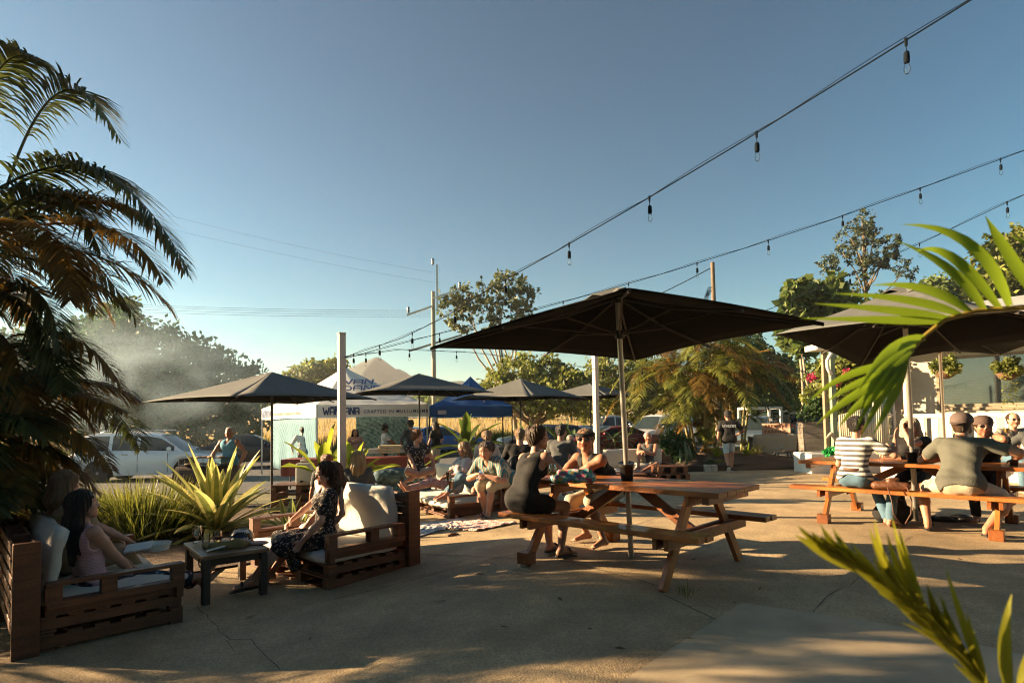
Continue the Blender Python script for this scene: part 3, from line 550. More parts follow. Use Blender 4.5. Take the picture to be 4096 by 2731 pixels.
def limb(mb, a, b, r0, r1, seed=0, n=7, bend=.12):
    a, b = Vector(a), Vector(b); L = (b-a).length; rs = random.Random(seed); off = Vector((rs.uniform(-1, 1), rs.uniform(-1, 1), rs.uniform(-.3, .3)))*L*bend
    mb.tube([a.lerp(b, i/(n-1))+off*math.sin(math.pi*i/(n-1))+Vector((rs.uniform(-1, 1), rs.uniform(-1, 1), 0))*L*.012 for i in range(n)], [r0+(r1-r0)*i/(n-1) for i in range(n)], 7)
def tree(label, base, blobs, n, size, m, bark=M_bark, tr=.15, tint=(1, 1, 1), name='tree', group=None, fork=.45, squash=.8, hollow=.55):
    base = Vector(base); t = thing(name, label, 'tree', base, 0, group); LS = LeafSet(); crown(LS, blobs, n, size, tint, squash, hollow); LS.build('crown', m, t)
    mb = MB(); cen = sum((Vector(b[:3]) for b in blobs), Vector())/len(blobs); fk = base.lerp(Vector((cen.x, cen.y, cen.z)), fork); limb(mb, base-Vector((0, 0, .1)), fk, tr, tr*.7, int(base.x*10), bend=.05)
    for i, b in enumerate(blobs): limb(mb, fk, b[:3], tr*.5, tr*.12, i)
    mb.build('trunk', bark, t, True, smooth=True); return t
def B(px, py, Y, r): p = A(px, py, Y); return (p.x, p.y+random.uniform(-.3, .3)*r, p.z, r)
def ground_at(px, Y): p = A(px, 430, Y); return (p.x, p.y, gh(p.x, p.y)-.1)
# slender gum behind the utility pole
tree('slender gum tree with airy crown right of the utility pole', ground_at(516, 46), [B(455, 305, 46, 1.5), B(470, 293, 46, 1.5), B(484, 305, 46, 1.6), B(462, 322, 46, 1.2), B(508, 283, 46, 1.6), B(520, 296, 46, 1.5), B(510, 308, 46, 1.2), B(497, 290, 46, 1.0), B(526, 312, 46, .8), B(490, 325, 46, 1.0)], 2900, .36, leafmat('gum_foliage', (.07, .10, .04), .3, .55, (.17, .19, .08)), M_gbark, .22, fork=.35, squash=.75, hollow=.2)
# spreading tree on the field edge with thick trunk
tree('spreading golden-green tree with a thick forked trunk behind the third umbrella', ground_at(533, 42), [B(x, y, 42+d, r) for x, y, d, r in [(500, 385, 0, 1.6), (520, 372, 1, 1.8), (545, 372, 0, 1.9), (565, 385, -1, 1.8), (530, 390, 0, 1.9), (585, 392, 0, 1.6), (480, 397, 1, 1.3), (550, 398, -1, 1.8), (575, 402, -1, 1.3), (505, 400, -1, 1.1)]], 9000, .34, M_lgold, M_bark, .42, fork=.35)
tree('golden-green tree behind the pale middle post and umbrella pole', ground_at(600, 48), [B(x, y, 48+d, r) for x, y, d, r in [(600, 375, 0, 1.8), (620, 362, 1, 2.1), (640, 375, 0, 2.0), (610, 392, 0, 2.0), (650, 395, 0, 2.0), (590, 405, 0, 1.7), (630, 405, -1, 2.0), (665, 380, 0, 2.0)]], 8000, .36, M_lgold, M_bark, .3)
tree('bushy green tree left of the middle post on the far field', ground_at(570, 75), [B(x, y, 75, r) for x, y, r in [(555, 392, 2.6), (575, 388, 2.6), (590, 396, 2.4)]], 2500, .6, M_lgreen, M_bark, .25)
tree('pale green tree on the far side of the field near the mountain foot', ground_at(318, 110), [B(x, y, 110, r) for x, y, r in [(303, 379, 3.6), (318, 375, 4.0), (334, 372, 3.6), (325, 392, 4), (345, 385, 3), (308, 395, 3)]], 4000, .9, M_lgold, M_gbark, .4)
tree('small round tree on the field edge behind the blue marquee', ground_at(500, 90), [B(x, y, 90, r) for x, y, r in [(490, 398, 3), (507, 392, 3), (520, 400, 3), (470, 404, 2.4)]], 3000, .7, M_lgreen, M_bark, .3)
# dark bush mass behind the silver car
bl = [(95, 350, 2.4), (118, 345, 2.6), (140, 352, 2.6), (160, 360, 2.6), (185, 368, 2.5), (205, 372, 2.4), (225, 378, 2.2), (240, 392, 2.0), (100, 380, 2.8), (130, 385, 3), (165, 392, 3), (200, 398, 2.8), (232, 410, 2.2), (245, 425, 1.3), (80, 400, 3), (120, 415, 2.8), (160, 420, 2.6), (200, 424, 2.4), (60, 370, 2.8), (30, 360, 3), (40, 400, 3)]
tree('dense dark green bush behind the silver car, seen through smoke', ground_at(150, 36), [B(x, y, 36, r) for x, y, r in bl], 26000, .36, M_ldark, M_bark, .25, squash=.85)
tree('tall thin wispy tree rising above the dark bush at left', ground_at(118, 40), [B(x, y, 40, r) for x, y, r in [(88, 322, 1.0), (122, 308, 1.2), (114, 322, 1.2), (130, 330, .9), (92, 335, 1.0), (112, 340, 1.5), (100, 318, .6)]], 2600, .36, M_lgreen, M_bark, .12, fork=.7, hollow=.2)
# right side trees
tree('dark green tree beyond the car park between palm and house', ground_at(800, 52), [B(x, y, 52, r) for x, y, r in [(770, 395, 3), (790, 380, 3), (812, 385, 3), (835, 385, 2.6), (850, 398, 2.4), (745, 400, 2.6), (815, 400, 2.5)]], 9000, .42, M_lgreen, M_bark, .3)
tree('golden shrub tree between the waiter and the house posts', ground_at(835, 30), [B(x, y, 30, r) for x, y, r in [(830, 380, 1.2), (850, 372, 1.3), (870, 380, 1.3), (845, 395, 1.3), (865, 398, 1.2), (825, 398, 1.0)]], 5000, .26, M_lgold, M_bark, .12)
# hoop pine: bottle-brush clumps on ascending limbs
def hoop_pine():
    Y = 46; base = Vector(ground_at(870, Y)); t = thing('hoop_pine', 'tall open hoop pine with dark tufts of needles above the right umbrellas', 'tree', base); LS = LeafSet(); mb = MB(); top = A(862, 216, Y); f0 = A(867, 330, Y)
    limb(mb, base, f0, .3, .24, 1, bend=.02); limb(mb, f0, top, .2, .06, 2, bend=.03)
    for (x, y, r, fx, fy) in [(862, 222, .9, 864, 260), (874, 238, .9, 865, 275), (850, 236, 1.0, 865, 285), (842, 252, .9, 866, 300), (858, 252, 1.1, 865, 280), (880, 258, .7, 866, 290), (828, 262, .8, 862, 310), (893, 240, .7, 868, 285), (890, 252, .6, 868, 290), (905, 268, .9, 868, 308), (835, 282, .8, 866, 315), (820, 300, .6, 866, 325), (852, 290, .8, 866, 310), (880, 300, .8, 868, 320), (912, 300, .9, 868, 325), (895, 318, 1., 868, 328), (838, 314, .9, 866, 326), (820, 330, .7, 866, 335), (862, 268, .8, 865, 300), (925, 310, .6, 870, 330), (868, 228, .6, 864, 262), (905, 290, .7, 868, 318)]:
        p = A(x, y, Y+random.uniform(-1.5, 1.5)); limb(mb, A(fx, fy, Y), p, .07, .03, x, bend=.08); crown(LS, [(p.x, p.y, p.z, r), (p.x+r*.5, p.y, p.z-r*.5, r*.6)], 420, .22, (1, 1, 1), 1.1, .1)
    LS.build('crown', leafmat('hoop_pine_foliage', (.03, .05, .02), .25, .6, (.09, .11, .04)), t); mb.build('trunk', M_bark, t, True, smooth=True)
hoop_pine()
for k, (x, y, r) in enumerate([(797, 296, 1.0), (800, 325, .9), (828, 292, 1.2)]):
    tree(['broad-leaved green tree at the left of the hoop pine', 'second broad-leaved tree, lower, left of the hoop pine', 'broad-leaved tree touching the left of the hoop pine'][k], ground_at(x+6, 36), [B(x, y, 36, r), B(x+8, y-8, 36, r*.8), B(x-6, y+10, 36, r*.8), B(x+4, y+16, 36, r)], 900, .62, M_lgreen, M_gbark, .1, fork=.75)
tree('leafy green trees directly behind the right umbrellas', ground_at(880, 38), [B(x, y, 38, r) for x, y, r in [(845, 335, 1.5), (862, 322, 1.6), (885, 318, 1.7), (905, 325, 1.6), (925, 330, 1.6), (850, 350, 1.5), (900, 345, 1.7), (935, 345, 1.5)]], 5200, .5, M_lgreen, M_bark, .3)
tree('distant tree line right of the hoop pine', ground_at(950, 62), [B(x, y, 62, r) for x, y, r in [(930, 292, 1.8), (945, 288, 2.2), (962, 295, 2.2), (978, 302, 2.0), (955, 310, 2.5), (985, 312, 2.2), (925, 310, 2)]], 4200, .6, M_lgreen, M_bark, .3)
tree('big rounded tree at the right edge above the umbrellas', ground_at(1015, 44), [B(x, y, 44, r) for x, y, r in [(1000, 258, 1.8), (1018, 250, 2.2), (1035, 262, 2.6), (995, 275, 1.8), (1012, 282, 2.4), (988, 292, 1.6), (1035, 290, 2.6), (1008, 240, 1.3)]], 7000, .42, M_lgold, M_bark, .35)
tree('tall hedge tree filling the gap above the cars right of the palm clump', ground_at(735, 44), [B(x, y, 44, r) for x, y, r in [(690, 400, 2.2), (715, 385, 2.4), (740, 370, 2.4), (765, 365, 2.3), (700, 415, 2), (735, 405, 2.4), (770, 400, 2.4), (745, 345, 1.8)]], 8000, .4, M_ldark, M_bark, .3)
# far wood behind the field (uncountable)
LS = LeafSet(); bl = []
for i in range(150):
    a = rng.uniform(-150, 190); d = rng.uniform(165, 215); h = rng.uniform(3, 7); bl.append((a, d, 3.5+h*.5, h))
crown(LS, bl, 26000, 2.0, (1, 1, 1), .75); o = LS.build('far_wood', M_lgreen, None); tag(o, 'low line of woodland along the far side of the golden field', 'woodland', kind='stuff')
# ---- golden field rising to the wood, tall dry grass, green verge
M_field = mat('dry_field', (.36, .25, .075), .95, .25, .6, col2=(.46, .34, .12))
mb = MB(); mb.grid(lambda u, v: (-130+280*u, 37+(.06*(u*280-130))+v*v*175+v*6, -.32+.25*v+6.2*v*v), 40, 24); tag(mb.build('field', M_field, smooth=True), kind='structure')
def blades(name, label, cat, n, pos, h, w, m, bend=.25, tint=(1, 1, 1), kind='stuff', parent=None, spread=None, nseg=2):
    P = pos(n); n = len(P); az = rng.uniform(0, 6.28, n); T = np.stack([np.cos(az)*bend*rng.random(n), np.sin(az)*bend*rng.random(n), np.ones(n)], 1)
    if spread is not None: T = T+spread(P)
    S_ = np.stack([np.cos(az+1.57), np.sin(az+1.57), np.zeros(n)], 1); v, f = leaflets(P, T, S_, h*rng.uniform(.6, 1.25, n), w*rng.uniform(.7, 1.3, n), bend*.6*rng.random(n), nseg)
    o = fast(name, v, f, m, parent, np.repeat(np.array(tint)*rng.uniform(.6, 1.35, (n, 1)), 2*(nseg+1), 0), world=parent is not None)
    if kind: tag(o, label, cat, kind=kind)
    return o
M_dry = leafmat('dry_grass_blades', (.40, .28, .08), .45, .7, (.5, .38, .15)); M_grass = leafmat('green_grass_blades', (.09, .14, .025), .4, .6, (.2, .24, .05))
def fp(n):
    u = rng.random(n); v = rng.random(n)**1.8*.55; x = -130+280*u; return np.stack([x, 37+.06*x+v*v*175+v*6, -.36+.25*v+6.2*v*v], 1)
blades('dry_grass', 'tall golden dry grass covering the field', 'grass', 42000, fp, 1.0, .07, M_dry, .3)
def vp(n):
    x = rng.uniform(-60, 60, n); y = 35.2+.07*x+np.where(x < -4, -.04*(x+4)*0, 0)+rng.uniform(-.8, 2.2, n); return np.stack([x, y, np.full(n, -.34)], 1)
blades('green_grass', 'green grass on the verge between road and field', 'grass', 16000, vp, .55, .035, M_grass, .5)
tufts = [(462, 36, 1.0), (490, 36, 1.3), (500, 36, 1.2), (512, 37, 1.1)]
for k, (x, Y, h) in enumerate(tufts):
    p = Vector(ground_at(x, Y)); p.z += .1
    o = blades('grass_tuft', None, None, 700, lambda n: np.array(p)+np.stack([rng.normal(0, .5, n), rng.normal(0, .3, n), np.zeros(n)], 1), h, .03, M_grass, .5, kind=None); tag(o, ['leftmost', 'second', 'third', 'rightmost'][k]+' clump of long green verge grass behind the banana plant', 'grass clump', 'clumps of verge grass')
# ---- mat-rush clump and agave between sofas
p = np.array((-4.75, 7.3, 0.02))
def rush(label, cx, cy, n, r, h, m, tint=(1, 1, 1)):
    q = np.array((cx, cy, gh(cx, cy)+.01)); pos = lambda n: q+np.stack([rng.normal(0, r, n), rng.normal(0, r, n), np.zeros(n)], 1)
    o = blades('mat_rush', None, None, n, pos, h, .014, m, .5, tint, None, None, lambda P: (P-q)*np.array([1.3/r, 1.3/r, 0])*.33, 4); return tag(o, label, 'grass clump', 'strappy rush clumps')
M_rush = leafmat('rush_blades', (.10, .13, .02), .5, .45, (.26, .25, .04))
rush('large strappy grass clump glowing yellow-green behind the left sofa', -5.35, 8.6, 2800, .36, .78, M_rush)
rush('smaller strappy grass clump to the left under the palm fronds', -6.4, 7.9, 1200, .3, .8, M_rush)
def straplike(name, label, cat, base, leaves, m_list, w=.1, group=None, nseg=9, fold=.25, edge=True, vein=False):
    """rosette of broad leaves: each (azimuth, elevation, length, droop[, width])"""
    t = thing(name, label, cat, base, 0, group)
    for k, lf in enumerate(leaves):
        az, el, L, dr = lf[:4]; ww = lf[4] if len(lf) > 4 else w; h = Vector((math.cos(az), math.sin(az), 0)); d0 = h*math.cos(el)+Vector((0, 0, math.sin(el))); sd = Vector((-h.y, h.x, 0)); stem = lf[5] if len(lf) > 5 else 0
        mb = MB(); cen = []
        for i in range(nseg+1):
            s = i/nseg; c = d0*L*s+h*(.25*dr*L*s*s); c.z -= dr*L*s*s*.6; cen.append(c)
        vs = []
        for i, c in enumerate(cen):
            s = i/nseg
            if stem and s < stem: wd = .012
            else: u = (s-stem)/(1-stem); wd = ww*(.5+1.2*u if u < .42 else 1.0*max(0., math.cos((u-.42)/.58*math.pi/2))**.8)*.5+.002
            d = (cen[min(i+1, nseg)]-cen[max(i-1, 0)]).normalized(); up = sd.cross(d).normalized()*-1; tw = .25*math.sin(k*1.7)*s; sv = (sd*math.cos(tw)+up*math.sin(tw)); rip = .012*math.sin(s*17+k) if vein else 0
            vs += [c-sv*wd+up*fold*wd+up*rip, c-sv*wd*.45+up*fold*.1*wd, c+sv*wd*.45+up*fold*.1*wd, c+sv*wd+up*fold*wd-up*rip]
        fs = []; ms = []
        for i in range(nseg):
            for j in range(3): fs.append((4*i+j, 4*i+j+1, 4*i+5+j, 4*i+4+j)); ms.append(1 if (j == 1 and len(m_list) > 1) else 0)
        mb.v = [tuple(v) for v in vs]; mb.f = fs; mb.m = ms
        mb.build('leaf', m_list, t, smooth=True)
    return t
M_agy = mat('agave_cream_edge', (.55, .50, .17), .45, .1, 6, trans=.45); M_agg = mat('agave_green', (.24, .28, .07), .45, .25, 9, trans=.3, stretch=(2, 2, 2))
rs = random.Random(3); lv = []
for i in range(50):
    k = i/50; lv.append((i*2.4, R(82-66*k+rs.uniform(-4, 4)), rs.uniform(1.15, 1.6)*(1-.15*k), .12+.55*k+rs.uniform(-.05, .1), rs.uniform(.14, .20)))
straplike('variegated_agave', 'big cream-striped agave between the two nearest sofas', 'agave', on(-4.25, 8.55), lv, [M_agy, M_agg])
lv = [(i*2.4, R(75-60*i/16), rs.uniform(.5, .8), .2+.5*i/16, .09) for i in range(16)]
straplike('variegated_agave', 'smaller cream-striped strappy plant right behind the white-cushioned sofa', 'agave', on(-3.15, 8.3), lv, [M_agy, M_agg])
lv = [(i*2.4, R(85-40*i/12), rs.uniform(.45, .65), .1+.3*i/12, .075) for i in range(12)]
straplike('strap_leaf_plant', 'dark green strap-leaved plant behind the woman in the black floral dress', 'plant', on(-2.8, 7.7), lv, [M_agg])
M_ban = mat('banana_leaf', (.10, .15, .02), .4, .2, 4, trans=.45); M_band = mat('banana_leaf_dark', (.055, .10, .025), .4, .2, 4, trans=.3); M_bany = mat('canna_leaf_bright', (.25, .30, .03), .4, .2, 4, trans=.55)
def banana(label, base, lv, m, trunkh=.5, name='banana_plant', group='broad-leaved plants around the seating', tr=.07):
    t = straplike(name, label, 'plant', base, [], [m], group=group)
    mb = MB(); mb.tube([(0, 0, 0), (.01, 0, trunkh*.5), (0, 0, trunkh)], [tr, tr*.8, tr*.45], 8); mb.build('stem', mat('banana_stem', (.16, .11, .05), .8, .4, 8, .5), t, smooth=True)
    q = straplike('x', '', '', (0, 0, 0), lv, [m], group=None, vein=True, fold=.45)
    for c in list(q.children): c.parent = t; c.location = (0, 0, trunkh*.85)
    bpy.data.objects.remove(q); return t
r2 = random.Random(8)
def bl_(n, L, w, e0=80, e1=25, st=.28, d=.5): return [(i*2.4+r2.uniform(-.3, .3), R(e0-(e0-e1)*i/n), L*r2.uniform(.8, 1.15), d*(.25+.9*i/n), w*r2.uniform(.8, 1.2), st) for i in range(n)]
banana('bright yellow-green canna left of the left post, in front of the marquee', on(-3.25, 10.2), bl_(9, .95, .2), M_bany, .75, 'canna_plant')
banana('bright canna with upright leaves right of the left post', on(-2.75, 10.3), bl_(9, .85, .2, 80, 30), M_bany, .65, 'canna_plant')
banana('banana plant in front of the blue marquee, above the lounging women', on(-1.1, 14.1, .0), bl_(13, 1.15, .26, 85, -5, .12, .7), M_ban, 1.0, tr=.16)
banana('dark broad-leaved plant just left of the black-dress woman head', on(.52, 14.9, .25), bl_(8, .95, .2, 88, 52, .35, .12), M_band, .4, 'bird_of_paradise')
banana('tall dark broad-leaved plant behind the headband man', on(1.38, 15.2, .35), bl_(9, 1.05, .26, 88, 25, .35, .35), M_band, .3, 'bird_of_paradise')
def frangi(label, x, y, h):
    t = thing('frangipani', label, 'plant', on(x, y, .45), 0, 'small frangipani plants behind the grey sofa'); mb = MB(); mb.tube([(0, 0, 0), (.03, 0, h*.6), (-.02, 0, h)], [.02, .016, .012], 6); mb.tube([(.01, 0, h*.35), (-.16, .02, h*.62)], [.014, .01], 6); mb.build('stem', M_gbark, t, smooth=True)
    for (cx_, cz, n) in ((-.02, h, 12), (-.16, h*.62, 8)):
        q = straplike('x', '', '', (0, 0, 0), [(i*2.4, R(55-75*i/n), .38, .5, .1, .15) for i in range(n)], [M_band])
        for c in list(q.children): c.parent = t; c.location = (cx_, 0, cz)
        bpy.data.objects.remove(q)
frangi('small frangipani with drooping leaf rosettes left of the umbrella pole', 2.62, 15.4, .6); frangi('second frangipani touching the umbrella pole above the grey sofa', 2.9, 15.45, .55)
# planter box behind the grey sofas
t = thing('planter_box', 'long timber planter box behind the grey-cushioned sofas', 'planter', on(2.2, 15.35), .05); b = MB()
for z in (.1, .27, .44): b.box((0, -.25, z+.06), (3.6, .03, .15)); b.box((0, .25, z+.06), (3.6, .03, .15)); b.box((-1.8, 0, z+.06), (.03, .5, .15)); b.box((1.8, 0, z+.06), (.03, .5, .15))
b.build('box', M_pal, t, bevel=.003); b = MB(); b.box((0, 0, .5), (3.56, .46, .04)); b.build('soil', M_mulch, t)
# garden bed under the palm clump
def mound():
    mb = MB(); c = Vector((6.7, 19.6)); mb.grid(lambda u, v: (4.1+6.2*u, 17.35+.06*(4.1+6.2*u)+5.2*v+1.2*max(0, u-.45), gh(6, 19)+.01+.42*math.sin(math.pi*min(1, u*1.02))**.7*math.sin(math.pi*min(1, v*1.0))**.6+.03*mnoise.noise(Vector((u*20, v*20, 0)))), 40, 34)
    tag(mb.build('mulch_mound', M_mulch, smooth=True), kind='structure')
mound()
M_sleep = wood('black_sleeper', (.018, .014, .01), (.04, .032, .02), .9, 0)
for k, (a, b_) in enumerate([((4.25, 17.45), (5.55, 17.45)), ((5.95, 17.5), (8.2, 18.9))]):
    mb = MB(); mb.bar((*a, gh(*a)+.07), (*b_, gh(*b_)+.07), .12, .18); tag(mb.build('sleeper', M_sleep, bevel=.01), ['black timber edging along the front of the garden bed', 'black timber edging turning back behind the waiter'][k], 'edging', 'garden bed edging')
for k, (x, y) in enumerate([(5.68, 17.42), (5.87, 17.45)]):
    mb = MB(); mb.box((0, 0, .09), (.17, .2, .2)); o = mb.build('stone_block', mat('pale_block', (.4, .38, .33), .9, .2, 10, .4), bevel=.015); o.location = on(x, y); tag(o, ['left pale concrete block at the corner of the garden bed', 'right pale concrete block at the corner of the garden bed'][k], 'block', 'corner blocks')
LS = LeafSet(); p = on(5.1, 19.3, .5); crown(LS, [(p.x, p.y, p.z, .55), (p.x+.4, p.y, p.z+.1, .5), (p.x-.3, p.y, p.z-.15, .5), (p.x+.1, p.y, p.z+.4, .4)], 5000, .09, (1, 1, 1), .9, .6)
t = thing('rounded_shrub', 'rounded dark shrub in the garden bed in front of the white off-roader', 'shrub', on(5.1, 19.3)); LS.build('foliage', M_ldark, t); mb = MB(); mb.tube([(5.1, 19.3, -.3), (5.1, 19.3, .3)], .05); mb.build('stem', M_bark, t, True)
M_suc = mat('succulent', (.09, .15, .07), .5, .2, 8, trans=.15)
for k, (x, y, s, n) in enumerate([(4.75, 17.95, .32, 30), (6.05, 18.2, .36, 34), (6.35, 18.4, .3, 26), (6.9, 18.9, .22, 20)]):
    straplike('succulent_rosette', ['rosette succulent at the left of the garden bed front', 'grey-green rosette succulent behind the pale blocks', 'bright rosette succulent right of the grey-green one', 'small leafy succulent behind the waiter'][k], 'succulent', on(x, y, .12), [(i*2.4, R(85-75*i/n), s*(.5+.6*i/n), .15, .09) for i in range(n)], [M_suc if k != 2 else M_bany], group='rosette succulents in the garden bed', nseg=4)
for k, (x, y, h) in enumerate([(5.35, 18.4, .75), (5.5, 18.5, .6), (5.22, 18.55, .5)]):
    mb = MB(); mb.tube([(0, 0, 0), (.02, 0, h*.5), (-.02, .02, h)], [.05, .055, .02], 8); o = mb.build('columnar_cactus', M_suc, smooth=True); o.location = on(x, y, .1); tag(o, ['tallest green cactus column beside the rounded shrub', 'middle green cactus column beside the rounded shrub', 'shortest green cactus column beside the rounded shrub'][k], 'cactus', 'cactus columns')
for k, (x, y, n, c) in enumerate([(4.4, 18.2, 12, M_agg), (7.6, 19.4, 14, M_bany), (8.15, 19.9, 16, M_agy), (6.5, 19.0, 14, M_bany)]):
    straplike('strap_leaf_plant', ['green strap-leaved plant behind the end post of the grey sofa', 'lime strap-leaved plant right of the waiter', 'cream-leaved plant left of the BREWERY PARKING sign', 'yellow-green plant at the foot of the palm clump'][k], 'plant', on(x, y, .3), [(i*2.4, R(80-55*i/n), rs.uniform(.4, .65), .2+.3*i/n, .09) for i in range(n)], [c], group='strappy plants in the garden bed')
# ---- out-of-focus fronds close to the camera, right side
M_fg = mat('near_palm_leaf', (.20, .30, .018), .4, .2, 1.5, trans=.5); M_fgy = mat('near_palm_leaf_yellow', (.30, .30, .02), .45, .25, 1.5, trans=.45)
def big_frond(label, rach, lfs, m, w, origin):
    t = thing('palm_frond', label, 'palm frond', origin, 0, 'palm fronds close to the camera'); mb = MB(); mb.tube(rach, list(np.linspace(.008, .003, len(rach))), 6); mb.build('stalk', mat('frond_stalk', (.22, .16, .02), .5), t, True, smooth=True)
    for a, b_, c, ww in lfs:
        q = bez(a, b_, c, 10); mb = MB(); vs = []; fs = []
        for i in range(10):
            s = i/9; d = Vector(q[min(i+1, 9)]-q[max(i-1, 0)]).normalized(); vw = (Vector(q[i])-Vector((0, 0, CH))).normalized(); sd = d.cross(vw).normalized(); sd = (sd*.85+vw*.4).normalized(); up = d.cross(sd).normalized(); wd = ww*(math.sin(math.pi*(.08+.92*s)**.75)*.5+.03*(1-s)+.004)
            c_ = Vector(q[i]); vs += [c_-sd*wd+up*wd*.3, c_, c_+sd*wd+up*wd*.3]
        for i in range(9): fs += [(3*i, 3*i+1, 3*i+4, 3*i+3), (3*i+1, 3*i+2, 3*i+5, 3*i+4)]
        mb.add(vs, fs); mb.build('leaflet', m, t, True, smooth=True)
    return t
D = 1.35
a_ = lambda x, y, d=D: A(x, y, d)
rac = [a_(1100, 290, 1.25), a_(1024, 307), a_(975, 311), a_(945, 319), a_(925, 335), a_(905, 356), a_(880, 395)]
lf = [((1010, 305), (985, 222), (900, 224), .05), ((1040, 300), (1000, 240), (985, 215), .05), ((1000, 308), (950, 235), (915, 251), .045), ((985, 310), (960, 262), (895, 240), .042), ((970, 311), (930, 278), (870, 285), .042), ((960, 314), (920, 295), (832, 293), .04), ((950, 318), (900, 308), (812, 303), .04), ((942, 321), (890, 318), (800, 318), .038),
      ((925, 337), (885, 338), (858, 392), .05), ((918, 342), (884, 348), (858, 415), .05), ((912, 348), (884, 362), (855, 432), .055), ((908, 352), (890, 375), (860, 437), .05), ((905, 356), (897, 392), (872, 436), .045), ((900, 362), (840, 368), (808, 402), .035), ((895, 368), (850, 382), (826, 402), .035), ((888, 378), (850, 392), (815, 425), .04), ((885, 385), (855, 402), (838, 428), .035), ((1060, 296), (1050, 250), (1010, 235), .045), ((1045, 300), (1060, 270), (1028, 222), .05)]
big_frond('out-of-focus green palm frond hanging in from the right edge, upper', rac, [(a_(*p), a_(*q, D-.03), a_(*r, D-.06), w*.52) for p, q, r, w in lf], M_fg, .05, (1.3, 1.3, 1.3))
D2 = 1.0
b2 = lambda x, y, d=D2: A(x, y, d)
rp = [(1000, 700), (960, 655), (915, 612), (868, 575), (832, 554)]; rac = [b2(*p) for p in rp]; lf = []; r3 = random.Random(5)
for k in range(60):
    u = k/59*3.95; i_ = int(u); f_ = u-i_; p = (rp[i_][0]*(1-f_)+rp[min(i_+1, 4)][0]*f_, rp[i_][1]*(1-f_)+rp[min(i_+1, 4)][1]*f_); tx, ty = rp[min(i_+1, 4)][0]-rp[i_][0], rp[min(i_+1, 4)][1]-rp[i_][1]; n_ = math.hypot(tx, ty); tx /= n_; ty /= n_
    L_ = r3.uniform(50, 98)*(1-.42*(u/4)); op = r3.uniform(.12, 1.1 if u < 2.4 else .6)*(1 if k % 4 else -.2); a2 = (tx+(-ty*-1)*0, ty); nx_, ny_ = -ty*-1, -abs(tx)  # towards the top of the frond
    dx, dy = tx*(1-.4*abs(op))+.35*op*0, ty*(1-.4*abs(op))-op*.9; m1 = (p[0]+dx*L_*.55+tx*6, p[1]+dy*L_*.55+ty*4); e1_ = (p[0]+dx*L_+r3.uniform(-4, 4), p[1]+dy*L_+r3.uniform(-3, 6)); lf.append((p, m1, e1_, r3.uniform(.008, .015)))
lf += [((1010, 690), (1000, 640), (1012, 592), .02), ((1020, 690), (1035, 650), (1050, 610), .02), ((985, 690), (975, 650), (967, 611), .018)]
big_frond('out-of-focus yellow-green palm frond rising from the bottom right corner', rac, [(b2(*p), b2(*q, D2-.02), b2(*r, D2-.03), w) for p, q, r, w in lf], M_fgy, .04, (.9, 1, 0))
tree('dense low hedge beyond the left edge of the patio', (-6.8, 1.0, 0), [(-6.6+.3*math.sin(i*2.), -2.6+i*.62, .8+.2*math.cos(i*3.), .95) for i in range(10)], 9000, .16, M_ldark, M_bark, .06, name='hedge', hollow=.3)  # out-of-view hedge, added to keep low sun off the foreground
# ================================================================== BUILT STRUCTURES
# ---- marquees
M_mw = mat('white_marquee_fabric', (.72, .74, .72), .8, .05, 3, trans=.35); M_mb = mat('blue_marquee_fabric', (.02, .10, .28), .8, .1, 3, trans=.25); M_navy = mat('navy_print', (.015, .05, .16), .7, .1)
M_leg = mat('marquee_leg', (.6, .58, .52), .4, .05, metal=.4)
def logo(name, m, parent, M, h, w):   # hand-cut angular lettering W A N D A N A
    mb = MB(); t = .17; gl = {'W': ([(0, 1), (.25, 0), (.5, .62), (.72, 0), (.95, 1)], .95), 'A': ([(0, 0), (.0, .85), (.62, .85), (.62, 0)], .62), 'N': ([(0, 0), (.08, .95), (.55, .05), (.62, 1)], .62), 'D': ([(0, 0), (0, .9), (.42, .78), (.6, .42), (.45, .05), (0, 0)], .6)}
    x = 0; fr = []
    for c in 'WANDANA': pts, wd = gl[c]; fr.append((x, pts, c)); x += wd+.17
    for x0, pts, c in fr:
        for a, b_ in zip(pts[:-1], pts[1:]): mb.bar(((x0+a[0])*w/x, a[1]*h, 0), ((x0+b_[0])*w/x, b_[1]*h, 0), t*h*.95, .004, up=(0, 0, 1))
        if c == 'A': mb.bar((x0*w/x, .4*h, 0), ((x0+.62)*w/x, .4*h, 0), t*h*.8, .004, up=(0, 0, 1))
    mb.bar((1.1*w/x, 1.0*h, 0), (2.9*w/x, 1.0*h, 0), t*h*.8, .004, up=(0, 0, 1))
    mb.v = [tuple(M @ Vector(p)) for p in mb.v]; return mb.build(name, m, parent)
